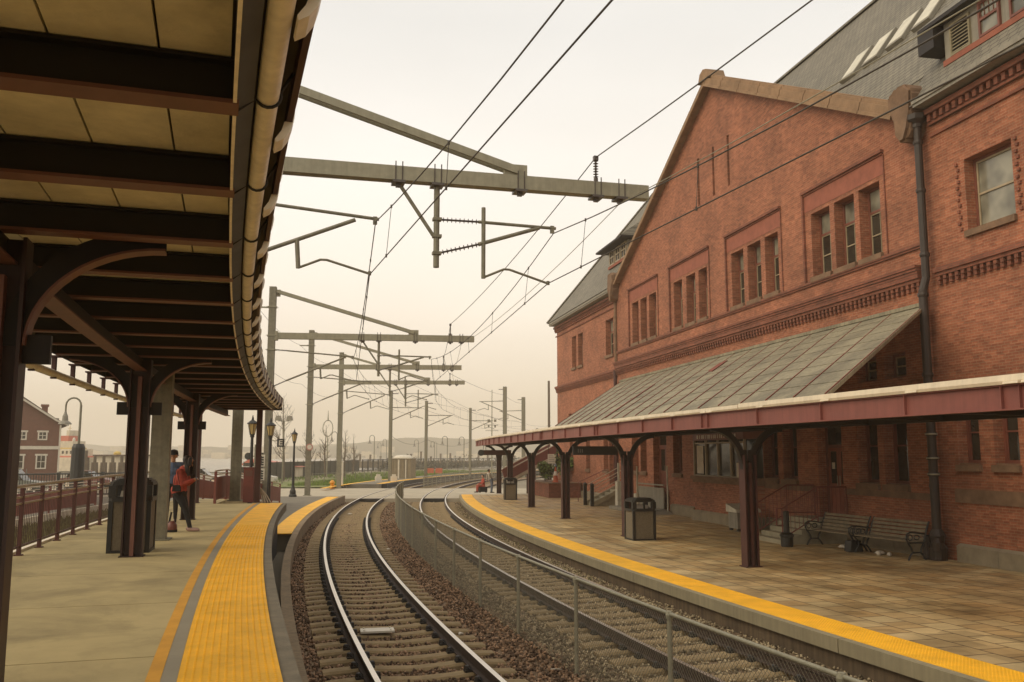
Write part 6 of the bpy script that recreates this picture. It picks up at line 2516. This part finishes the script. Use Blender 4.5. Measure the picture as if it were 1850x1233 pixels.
# ---- E sign and plates on the second mast, round sign on the third
t = thing('letter_sign', 'black square sign with a white letter E on the second mast', 'sign', (-11.02, 43.0, 3.36), radians(7.58))
MB().box(-0.17, 0.17, -0.015, 0.015, -0.19, 0.19).build('sign_plate', 'signblack', t)
b = MB()
b.box(-0.085, -0.035, -0.022, -0.0155, -0.12, 0.12)
for z in (-0.12, -0.02, 0.08):
    b.box(-0.034, 0.085, -0.022, -0.0155, z, z + 0.042)
b.build('letter', 'signpale', t)
MB().bar((-0.60, 0.03, 0.10), (-0.10, 0.03, 0.10), 0.03, 0.03).build('sign_arm', 'galv', t)
t = thing('plate_sign', 'narrow vertical sign plates with pale marks strapped to the second mast', 'sign', PP(224.95, 7.83, 0), radians(7.58))
for z0, z1 in ((2.25, 2.80), (1.62, 2.16)):
    MB().box(-0.11, 0.11, -0.03, -0.01, z0, z1).build('sign_plate', 'signpale', t)
    b = MB()
    for k in range(4):
        z = z0 + 0.05 + k * (z1 - z0 - 0.1) / 4
        b.box(-0.06, 0.06, -0.036, -0.0305, z, z + 0.07)
        b.box(-0.06, -0.02, -0.036, -0.0305, z + 0.071, z + 0.1)
    b.build('lettering', 'signblack', t)
t = thing('round_sign', 'small faded pink round sign on the third mast', 'sign', (-13.05, 58.2, 3.3), 0)
b = MB()
b.lathe([(0.22, -0.01), (0.22, 0.01)], 20)
o = b.build('sign_disc', 'pink', t)
o.rotation_euler = (pi / 2, 0, 0)
b = MB()
b.lathe([(0.15, 0.011), (0.15, 0.014)], 20)
o = b.build('sign_face', 'white', t)
o.rotation_euler = (pi / 2, 0, 0)
MB().box(-0.5, -0.1, 0.0, 0.03, -0.02, 0.02).build('sign_arm', 'galv', t)
t = thing('crossing_signal', 'dark railway crossing signal with two round hooded lights', 'signal', (-19.9, 70.0, 0))
b = MB()
b.tube([(0, 0, 0), (0, 0, 3.6)], 0.06, 8)
b.tube([(-0.5, 0, 2.7), (0.5, 0, 2.7)], 0.04, 6)
b.build('signal_post', 'galvdull', t)
for s in (-1, 1):
    b = MB()
    b.lathe([(0.28, 0), (0.28, 0.04)], 16)
    b.lathe([(0.13, 0.041), (0.15, 0.2)], 12)
    o = b.build('signal_light', 'black', t, loc=(s * 0.52, 0, 2.7))
    o.rotation_euler = (pi / 2, 0, 0)

# ================================================================== trackside things beyond the crossing
t = thing('signal_hut', 'tan panelled hut with a domed white roof beside the far track', 'hut', (-12.35, 102.5, 0.15), radians(-8))
b = MB()
b.box(-1.2, 1.2, -1.2, 1.2, 0, 2.25)
for k in range(7):
    x = -1.2 + k * 0.4
    b.box(x - 0.03, x + 0.03, -1.235, -1.201, 0.05, 2.2)
    b.box(-1.235, -1.201, x - 0.03, x + 0.03, 0.05, 2.2)
b.build('hut_wall', 'tan', t)
b = MB()
b.box(-0.25, -0.08, -1.26, -1.236, 0.05, 2.15)
b.box(0.6, 0.72, -1.26, -1.236, 0.05, 2.15)
b.build('door_strip', 'white', t)
b = MB()
b.box(-1.3, 1.3, -1.3, 1.3, 2.251, 2.36)
b.lathe([(1.1, 2.361), (1.0, 2.5), (0.75, 2.62), (0.4, 2.66)], 16, (0.05, 0, 0))
b.build('hut_roof', 'white', t)
small_thing('fire_hydrant', 'small orange hydrant at the foot of the fourth mast', 'hydrant', -15.05, 76.0, 0.0, 'hydrant', [(0.2, 0), (0.22, 0.06), (0.17, 0.08), (0.17, 0.42), (0.23, 0.45), (0.23, 0.52), (0.15, 0.64), (0.06, 0.72)], None, 12)
t = thing('equipment_cabinet', 'tall narrow white equipment cabinet behind the fourth mast', 'cabinet', (-15.05, 79.5, 0.05))
b = MB()
b.box(-0.22, 0.22, -0.2, 0.2, 0.1, 2.15)
b.prism([(-0.26, -0.24, 2.151), (0.26, -0.24, 2.151), (0.2, -0.24, 2.25), (-0.2, -0.24, 2.25)], (0, 0.48, 0))
b.build('cabinet_body', 'white', t)
b = MB()
b.box(-0.3, 0.3, -0.28, 0.28, 0, 0.1)
b.box(0.1, 0.14, -0.23, -0.201, 1.0, 1.2)
b.build('cabinet_base', 'greybox', t)
for k, (x, lb) in enumerate(((-13.3, 'pale switch machine left of the slender mast foot by the tan hut'), (-11.75, 'pale switch machine right of the slender mast foot by the tan hut'))):
    t = thing('switch_machine', lb, 'track machine', (x, 90.2, 0.0), 0.3)
    b = MB()
    b.box(-0.3, 0.3, -0.25, 0.25, 0.15, 0.7)
    b.box(-0.18, 0.18, -0.18, 0.18, 0.701, 0.9)
    b.build('machine_case', 'white', t)
    MB().box(-0.36, 0.36, -0.3, 0.3, 0.0, 0.149).build('machine_base', 'greybox', t)
for k, (x, y, lb) in enumerate(((-11.9, 132, 'left orange traffic barrier on the grass by the far railing'), (-10.65, 132, 'right orange traffic barrier on the grass by the far railing'))):
    b = MB()
    b.prism([(-0.52, -0.35, 0), (0.52, -0.35, 0), (0.5, -0.15, 0.4), (0.48, -0.1, 1.0), (-0.48, -0.1, 1.0), (-0.5, -0.15, 0.4)], (0, 0.6, 0))
    tag(b.build('traffic_barrier', 'orange', loc=(x, y, -0.1)), lb, 'barrier', 'orange barriers by the far railing')

# ---- fences by the water
def screen_fence(label, pts, h, m, post=2.8):
    t = thing('screen_fence', label, 'fence')
    b = MB()
    for a, c in zip(pts, pts[1:]):
        b.bar((a[0], a[1], a[2] + h / 2 + 0.1), (c[0], c[1], c[2] + h / 2 + 0.1), 0.05, h)
    b.build('fence_panel', m, t)
    first = None
    for a, c in zip(pts, pts[1:]):
        a, c = Vector(a), Vector(c)
        n = max(1, int((c - a).length / post))
        for k in range(n):
            p = a.lerp(c, k / n)
            if first is None:
                first = MB().tube([(0, 0, 0), (0, 0, h + 0.25)], 0.04, 6).build('fence_post', 'black', t)
                s = first
            else:
                s = clone(first, t)
            s.location = p + Vector((0.06, -0.06, 0))
    return t
screen_fence('dark mesh covered fence along the pale path by the water', [(-27.3, 92, 0), (-26.2, 120, 0), (-25.3, 150, 0)], 1.9, 'screen')
def rail_fence(label, pts, h, m='black', step=0.35, post=2.4, w=0.03):
    t = thing('iron_fence', label, 'fence')
    P = [Vector(p) for p in pts]
    b = MB()
    for z in (h, 0.15):
        b.tube([p + Vector((0, 0, z)) for p in P], w, 4)
    for a, c in zip(P, P[1:]):
        n = int((c - a).length / step)
        for k in range(n):
            p = a.lerp(c, k / n)
            b.box(p.x - w / 3, p.x + w / 3, p.y - w / 3, p.y + w / 3, p.z + 0.15, p.z + h)
    b.build('bar_panel', m, t)
    first = None
    for a, c in zip(P, P[1:]):
        n = max(1, int((c - a).length / post))
        for k in range(n):
            p = a.lerp(c, k / n)
            if first is None:
                first = MB().box(-w * 1.6, w * 1.6, -w * 1.6, w * 1.6, 0, h + 0.1).build('fence_post', m, t)
                s = first
            else:
                s = clone(first, t)
            s.location = p
    return t
rail_fence('black iron fence along the car park in front of the brown house', [(-46, 50, 0), (-32, 58, 0), (-24, 66, 0)], 1.55, 'black', 0.16, 2.6, 0.05)
rail_fence('long dark waterfront railing in the haze beyond the tan hut', [(-25.1, 152, 0), (-22, 190, 0), (-14, 225, 0), (2, 260, 0), (20, 285, 0)], 2.0, 'black', 0.5, 3.5, 0.07)
rail_fence('low wire fence along the grass by the far low platform', [(-18.5, 84, 0.05), (-16.3, 100, 0.05), (-15.2, 118, 0.05), (-12.6, 140, 0.05)], 1.0, 'galvdull', 0.8, 3.2, 0.025)
b = MB()
b.prism([(-60, 205, -0.3), (-8, 268, -0.3), (30, 292, -0.3), (30, 299, -0.3), (-10, 276, -0.3), (-62, 212, -0.3)], (0, 0, 1.5))
struct(b.build('wharf', 'kerb'))
rr = random.Random(9)
for k in range(26):
    f = k / 25
    x, y = -44 + 70 * f, 262 + 46 * f ** 1.2
    s = rr.uniform(0.7, 1.3)
    b = MB()
    b.tube([(0, 0, -0.5), (0, 0, 3.0 * s)], [0.34, 0.30], 7)
    b.lathe([(0.36, 3.0 * s), (0.30, 3.0 * s + 0.2)], 7)
    tag(b.build('mooring_pile', 'bark', loc=(x, y, 0)), 'weathered mooring pile in the hazy row beyond the waterfront railing', 'mooring pile', 'far row of mooring piles')
# a row of shrubs and small parked shapes along the waterfront railing
b = MB()
for k in range(3600):
    f = rr.random()
    c = Vector((-23.5 + 30 * f + rr.gauss(0, 0.6), 165 + 105 * f + rr.gauss(0, 0.8), abs(rr.gauss(0, 0.75)) * (0.7 + 0.5 * sin(f * 47) ** 2)))
    u = Vector((rr.gauss(0, 1), rr.gauss(0, 1), rr.gauss(0, 1))).normalized() * 0.3
    v = u.orthogonal().normalized() * 0.14
    b.poly([c - u, c + v, c + u, c - v])
tag(stuff(b.build('scrub', 'screen', recalc=False)), 'dark scrub growing along the hazy waterfront railing', 'scrub')

# ---- grass
def grass(name, rects, m, seed, label, h=0.16):
    rng = random.Random(seed)
    b = MB()
    for r0, r1, p0, p1, n, z in rects:
        for _ in range(n):
            x, y, _z = PP(rng.uniform(r0, r1), rng.uniform(p0, p1), 0)
            a = rng.uniform(0, 2 * pi)
            hh = h * rng.uniform(0.5, 1.4)
            w_ = 0.018 * (1 + y / 60)
            l = rng.uniform(-0.08, 0.08)
            c, s = cos(a) * w_, sin(a) * w_
            b.poly([(x - c, y - s, z), (x + c, y + s, z), (x + l, y + l * 0.5, z + hh)])
    o = stuff(b.build(name, m, recalc=False))
    return tag(o, label, 'grass')
grass('grass', [(226.95, 228.4, 17.2, 7, 12000, 0.0)], 'grass', 1, 'green grass strip right below the left platform railing')
grass('grass', [(228.0, 232.9, 17.8, 6.5, 24000, 0.0)], 'drygrass', 2, 'dry brownish grass between the left platform and the low pale wall', 0.2)
grass('grass', [(226.6, 231.5, -2.0, -8.5, 9000, 0.08), (226.5, 235.5, -8.5, -20, 7000, 0.08), (236, 243, -4, -22, 3000, 0.06)], 'grass', 3, 'bright green lawn by the far low platform and path', 0.2)
# weeds along the track edges
b = MB()
for _ in range(260):
    x, y, z = PP(R.uniform(214.95, 215.5), R.uniform(5, 14), -0.24)
    for k in range(3):
        a = R.uniform(0, 2 * pi)
        b.poly([(x + 0.01, y, z), (x - 0.01, y, z), (x + 0.06 * cos(a), y + 0.06 * sin(a), z + R.uniform(0.03, 0.09))])
tag(stuff(b.build('weeds', 'drygrass', recalc=False)), 'sparse dry weeds at the foot of the right platform wall', 'weeds')

# ---- bare trees
def bare_tree(label, x, y, h, seed, spread=0.5):
    rr = random.Random(seed)
    t = thing('bare_tree', label, 'tree', (x, y, 0), 0, 'bare spring trees by the path')
    tb, cb = MB(), MB()
    lean = Vector((rr.uniform(-0.03, 0.03), rr.uniform(-0.03, 0.03), 1))
    pts, rad = [], []
    for k in range(9):
        f = k / 8
        pts.append(Vector((lean.x * h * f + 0.08 * sin(f * 5 + seed), lean.y * h * f, h * f)))
        rad.append(0.13 * (1 - f) ** 0.8 + 0.012)
    tb.tube(pts, rad, 7)
    tb.build('trunk', 'bark', t)
    def branch(p, d, l, r_, depth):
        n = 4
        q = [p]
        dd = d.copy()
        for k in range(n):
            dd = (dd + Vector((rr.gauss(0, 0.13), rr.gauss(0, 0.13), 0.10))).normalized()
            q.append(q[-1] + dd * l / n)
        cb.tube(q, [r_ * (1 - 0.75 * k / n) for k in range(n + 1)], 4, cap=False)
        if depth:
            for k in range(rr.randint(3, 5)):
                i = rr.randint(1, n)
                nd = (dd + Vector((rr.gauss(0, 0.55), rr.gauss(0, 0.55), rr.uniform(0.0, 0.5)))).normalized()
                branch(q[i], nd, l * rr.uniform(0.35, 0.62), r_ * 0.5, depth - 1)
    for k in range(int(h * 3.4)):
        f = 0.22 + 0.76 * rr.random()
        i = min(7, int(f * 8))
        p = pts[i].lerp(pts[i + 1], f * 8 - i)
        a = rr.uniform(0, 2 * pi)
        d = Vector((cos(a), sin(a), rr.uniform(0.5, 1.1))).normalized()
        branch(p, d, h * spread * (1.05 - f) * rr.uniform(0.4, 0.75) + 0.35, 0.055 * (1.15 - f), 2)
    cb.build('crown', 'bark', t, recalc=False)
    return t
bare_tree('tallest bare tree between the second mast and the lone lantern post', -25.0, 99, 9.3, 1, 0.42)
bare_tree('small bare tree right beside the third mast with the pink sign', -24.2, 107, 6.2, 2, 0.42)
bare_tree('bare young tree left of the fourth mast', -23.6, 114.5, 6.6, 3, 0.36)
bare_tree('thin bare tree just right of the fourth mast', -20.3, 110, 5.6, 4, 0.3)
bare_tree('short bare tree in the haze past the fourth mast', -22.5, 128, 5.5, 6, 0.3)
t = thing('globe_lamp', 'pale round frame on a pole left of the fourth mast', 'street lamp', (-22.9, 112, 0))
b = MB()
b.tube([(0, 0, 0), (0, 0, 5.2)], 0.06, 6)
b.tube([(0.62 * cos(a), 0, 6.1 + 1.0 * sin(a)) for a in [2 * pi * k / 20 for k in range(21)]], 0.05, 6)
b.tube([(0, 0, 7.0), (0, 0, 8.3)], [0.09, 0.02], 6)
b.build('lamp_frame', 'galv', t)

# ---- brown house, vehicles, ships at the left
hs = thing('clapboard_house', 'brown clapboard house with white trimmed windows behind the black fence', 'house', (-50.1, 100, 0), radians(30))
b = MB()
prof = [(0, 0.0), (0, 6.1), (0.4, 6.15), (-0.4, 6.45), (-3.9, 8.9), (-5.8, 10.0), (-7.7, 8.9), (-11.5, 6.2), (-11.5, 0)]
b.prism([(x, 0, z) for x, z in prof if not (x == 0.4)], (0, 14, 0))
b.build('house_wall', 'clapboard', hs)
b = MB()
rp_ = [(0.75, 6.05), (-0.4, 6.55), (-3.9, 9.0), (-5.8, 10.12), (-7.7, 9.0), (-12.2, 6.0)]
for a, c in zip(rp_, rp_[1:]):
    b.prism([(a[0], -0.4, a[1]), (c[0], -0.4, c[1]), (c[0], -0.4, c[1] + 0.16), (a[0], -0.4, a[1] + 0.16)], (0, 14.8, 0))
b.build('house_roof', 'roofbrown', hs)
b = MB()
b.box(-11.55, 0.05, -0.06, -0.003, 3.42, 3.78)
b.box(-0.12, 0.06, -0.05, -0.003, 0.0, 6.1)
b.bar((0.7, -0.42, 6.1), (-0.4, -0.42, 6.55), 0.05, 0.2)
b.bar((-0.4, -0.42, 6.55), (-5.8, -0.42, 10.1), 0.05, 0.2)
b.build('white_trim', 'white', hs)
def house_win(x, z, w_, h_):
    b = MB()
    rect_frame2(b, x - w_ / 2 - 0.12, x + w_ / 2 + 0.12, z - 0.12, z + h_ + 0.12, 0.14)
    b.box(x - 0.03, x + 0.03, -0.06, -0.01, z, z + h_)
    b.box(x - w_ / 2, x + w_ / 2, -0.062, -0.012, z + h_ / 2 - 0.03, z + h_ / 2 + 0.03)
    f = b.build('house_window', 'white', hs)
    MB().box(x - w_ / 2, x + w_ / 2, -0.03, -0.004, z, z + h_).build('pane', 'glass', f)
def rect_frame2(b, x0, x1, z0, z1, t):
    b.box(x0, x0 + t, -0.09, -0.003, z0, z1)
    b.box(x1 - t, x1, -0.09, -0.003, z0, z1)
    b.box(x0 + t, x1 - t, -0.09, -0.003, z0, z0 + t)
    b.box(x0 - 0.1, x1 + 0.1, -0.10, -0.0901, z1 - t, z1 + 0.05)
    b.box(x0 + t, x1 - t, -0.09, -0.003, z1 - t, z1)
house_win(-1.75, 4.55, 0.7, 0.75)
house_win(-3.75, 4.55, 0.7, 0.75)
house_win(-6.2, 4.55, 0.7, 0.75)
house_win(-1.75, 1.4, 0.8, 1.35)
house_win(-3.9, 1.4, 0.8, 1.35)
b = MB()
b.box(-1.9, -1.3, 2.0, 2.6, 7.0, 8.2)
b.box(-2.0, -1.2, 1.9, 2.7, 8.2, 8.45)
b.build('chimney', 'brickdark', hs)
b = MB()
b.box(-1.3, 0.0, 4.0, 5.2, 6.5, 7.0)
b.build('roof_vent', 'greybox', hs)

def car(label, x, y, rot, m, L_=4.3, H=1.45, pick=False):
    t = thing('parked_car', label, 'car', (x, y, 0), rot, 'vehicles in the car park')
    b = MB()
    pr = [(-L_ / 2, 0.35), (-L_ / 2 + 0.02, 0.75), (-L_ / 2 + 0.15, 0.86), (-L_ * 0.22, 0.92), (L_ * 0.24, 0.90), (L_ / 2 - 0.1, 0.72), (L_ / 2, 0.55), (L_ / 2, 0.32)]
    b.prism([(px, -0.85, z) for px, z in pr], (0, 1.7, 0))
    b.build('body', m, t)
    b = MB()
    cb = [(-L_ * 0.36, 0.921), (-L_ * 0.28, H - 0.05), (-L_ * 0.16, H), (L_ * 0.04, H), (L_ * 0.20, 0.921)]
    b.prism([(px, -0.72, z) for px, z in cb], (0, 1.44, 0))
    b.build('cabin', 'glass', t)
    b = MB()
    b.box(-L_ * 0.27, L_ * 0.05, -0.70, 0.70, H + 0.001, H + 0.04)
    for px in (-L_ * 0.30, -L_ * 0.10, L_ * 0.14):
        for s in (-1, 1):
            b.bar((px, s * 0.735, 0.93), (px * 0.86, s * 0.735, H), 0.06, 0.03)
    b.build('roof', m, t)
    for sx in (-0.30, 0.31):
        for s in (-1, 1):
            w = MB()
            w.tube([(sx * L_, s * 0.78, 0.33), (sx * L_, s * 0.92, 0.33)], 0.33, 16)
            wh = w.build('wheel', 'tyre', t)
            w = MB()
            w.tube([(sx * L_, s * 0.921, 0.33), (sx * L_, s * 0.94, 0.33)], 0.19, 12)
            w.build('rim', 'whiteedge', wh)
    for s in (-1, 1):
        MB().box(L_ / 2 - 0.03, L_ / 2 + 0.012, s * 0.6 - 0.16, s * 0.6 + 0.16, 0.58, 0.70).build('headlight', 'white', t)
    return t
c0 = car('silver green car at the far left behind the black fence', -37.6, 68.5, radians(8), 'carpaint', 4.6, 1.75)
car('dull red car behind the black fence, in front of the brown house', -36.0, 77, radians(4), 'dullred')
car('pale car beyond the red ramp railing, left of the plain grey column', -29.5, 86, radians(5), 'carwhite', 4.4, 1.5)
car('pale car beyond the red ramp railing, right of the plain grey column', -25.2, 88, radians(2), 'carwhite', 4.6, 1.65)
t = thing('ferry', 'white and red ferry superstructure right of the brown house', 'ship', (-85.5, 175, 0), radians(-20))
t.scale = (0.5, 0.6, 0.74)
b = MB()
b.prism([(-6, -4, -0.3), (10, -4, -0.3), (12, -4, 3.2), (-6, -4, 3.2)], (0, 8, 0))
b.build('hull', 'shipwhite', t)
for k, (x0, x1, z0, z1, m) in enumerate(((-6, 9.5, 3.2, 3.6, 'shipred'), (-5, 7.5, 3.6, 5.4, 'shipwhite'), (-4, 4.5, 5.4, 5.7, 'shipyellow'), (-4, 4, 5.7, 7.4, 'shipwhite'), (-3, 1.5, 7.4, 8.8, 'shipred'), (0.2, 1.6, 8.8, 10.2, 'shipwhite'))):
    b = MB()
    b.box(x0, x1, -3.2 + k * 0.2, 3.2 - k * 0.2, z0 + 0.001, z1)
    b.build('deck_house' if z1 - z0 > 0.5 else 'deck_band', m, t)
b = MB()
for k in range(6):
    b.box(-4.6 + k * 2.0, -3.6 + k * 2.0, -3.0, -2.79, 4.1, 4.9)
b.build('deck_window', 'glass', t)
b = MB()
for x, z in ((5.5, 5.4), (6.6, 5.4), (3.2, 7.4)):
    b.lathe([(0.5, 0), (0.5, 0.5), (0.2, 0.9)], 10, (x, -1.5, z))
b.build('life_raft', 'white', t)
b = MB()
b.tube([(-1, 0, 8.8), (-1, 0, 12.0)], 0.08, 6)
b.tube([(-2, 0, 10.8), (0, 0, 10.8)], 0.05, 6)
b.build('ship_mast', 'shipyellow', t)
t = thing('wharf_shed', 'white wharf shed with pale yellow roof vents behind the mooring piles', 'shed', (-63, 150, 0), 0)
b = MB()
b.box(-4.5, 6, -3, 3, 0, 3.3)
b.build('shed_wall', 'shipwhite', t)
b = MB()
b.box(-5, 6.5, -3.4, 3.4, 3.301, 3.6)
b.build('shed_roof', 'roofbrown', t)
rv = MB().lathe([(0.6, 3.601), (0.6, 4.0), (0.25, 4.3)], 10).build('roof_vent', 'shipyellow', t)
for x in (-2.5, 1.0, 4.4):
    (rv if x == -2.5 else clone(rv, t)).location = (x, 0, 0)
t.scale = (1, 1, 0.8)
for k in range(5):
    px = 162 + k * 16
    y = 118
    b = MB()
    h = 2.75 if k else 3.4
    for dx in (-0.3, 0.3):
        b.tube([(dx, 0, -0.3), (dx * 0.6, 0, h - 0.9)], 0.24, 7)
    b.tube([(0, 0, -0.3), (0, 0, h)], 0.2, 7)
    tag(b.build('pile_cluster', 'bark', loc=((px - 925) / 1620 * y, y, 0)), ('tallest dark cluster of wharf piles, nearest the big crook lamp' if k == 0 else 'dark cluster of three wharf piles beyond the car park'), 'mooring piles', 'clusters of wharf piles')
t = thing('tent', 'low red and white tent roof beyond the second mast', 'tent', (-29.5, 112, 0), 0)
b = MB()
b.prism([(-3.5, -2, 1.6), (3.6, -2, 1.35), (1.8, -2, 1.75), (-2.5, -2, 2.35)], (0, 4, 0))
b.build('tent_roof', 'shipred', t)
b = MB()
b.box(-3.3, 3.2, -1.9, 1.9, 0, 1.34)
b.build('tent_side', 'shipwhite', t)

# ================================================================== far shore
def ridge(name, y, x0, x1, n, hfun, m, depth):
    b = MB()
    A, B, C = [], [], []
    for k in range(n + 1):
        x = x0 + (x1 - x0) * k / n
        h = hfun(x)
        A.append((x, y, -0.4))
        B.append((x, y + depth * 0.35, h))
        C.append((x, y + depth, -0.4))
    b.strip(A, B)
    b.strip(B, C)
    return struct(b.build(name, m, recalc=False))
from mathutils import noise as mn
ridge('hill', 1000, -1300, 1100, 160, lambda x: 11 + 8 * mn.noise(Vector((x / 170, 1.3, 0))) + 4 * mn.noise(Vector((x / 30, 4, 0))) + 12 * math.exp(-((x + 120) / 130) ** 2), 'hill', 300)
ridge('hill', 1300, -1400, 1300, 160, lambda x: 20 + 13 * mn.noise(Vector((x / 260, 7.3, 0))) + 5 * mn.noise(Vector((x / 45, 2, 0))), 'hill', 240)
b = MB()
for k in range(120):
    x = R.uniform(-700, 420)
    s = R.uniform(3, 9)
    z = 0.3 + R.random() ** 2 * 9
    b.box(x, x + s * 1.6, 800 + z * 6, 810 + z * 6, z - 1, z + s * 0.55)
tag(stuff(b.build('far_town', 'shipwhite')), 'pale houses scattered along the hazy far shore', 'town')

# ================================================================== sea fog
hz = MB().box(-1500, 1500, -140, 1560, -2.2, 80).build('haze', 'white')
hz.data.materials.clear()
hm = bpy.data.materials.new('haze_volume')
hm.use_nodes = True
hn = hm.node_tree
hn.nodes.clear()
ho = hn.nodes.new('ShaderNodeOutputMaterial')
hv = hn.nodes.new('ShaderNodeVolumePrincipled')
hv.inputs['Color'].default_value = (0.97, 0.88, 0.74, 1)
hv.inputs['Density'].default_value = 0.0010
hv.inputs['Anisotropy'].default_value = 0.0
hn.links.new(hv.outputs[0], ho.inputs['Volume'])
hz.data.materials.append(hm)
hz['kind'] = 'stuff'
hz['label'] = 'pale sea fog over the river and the line'
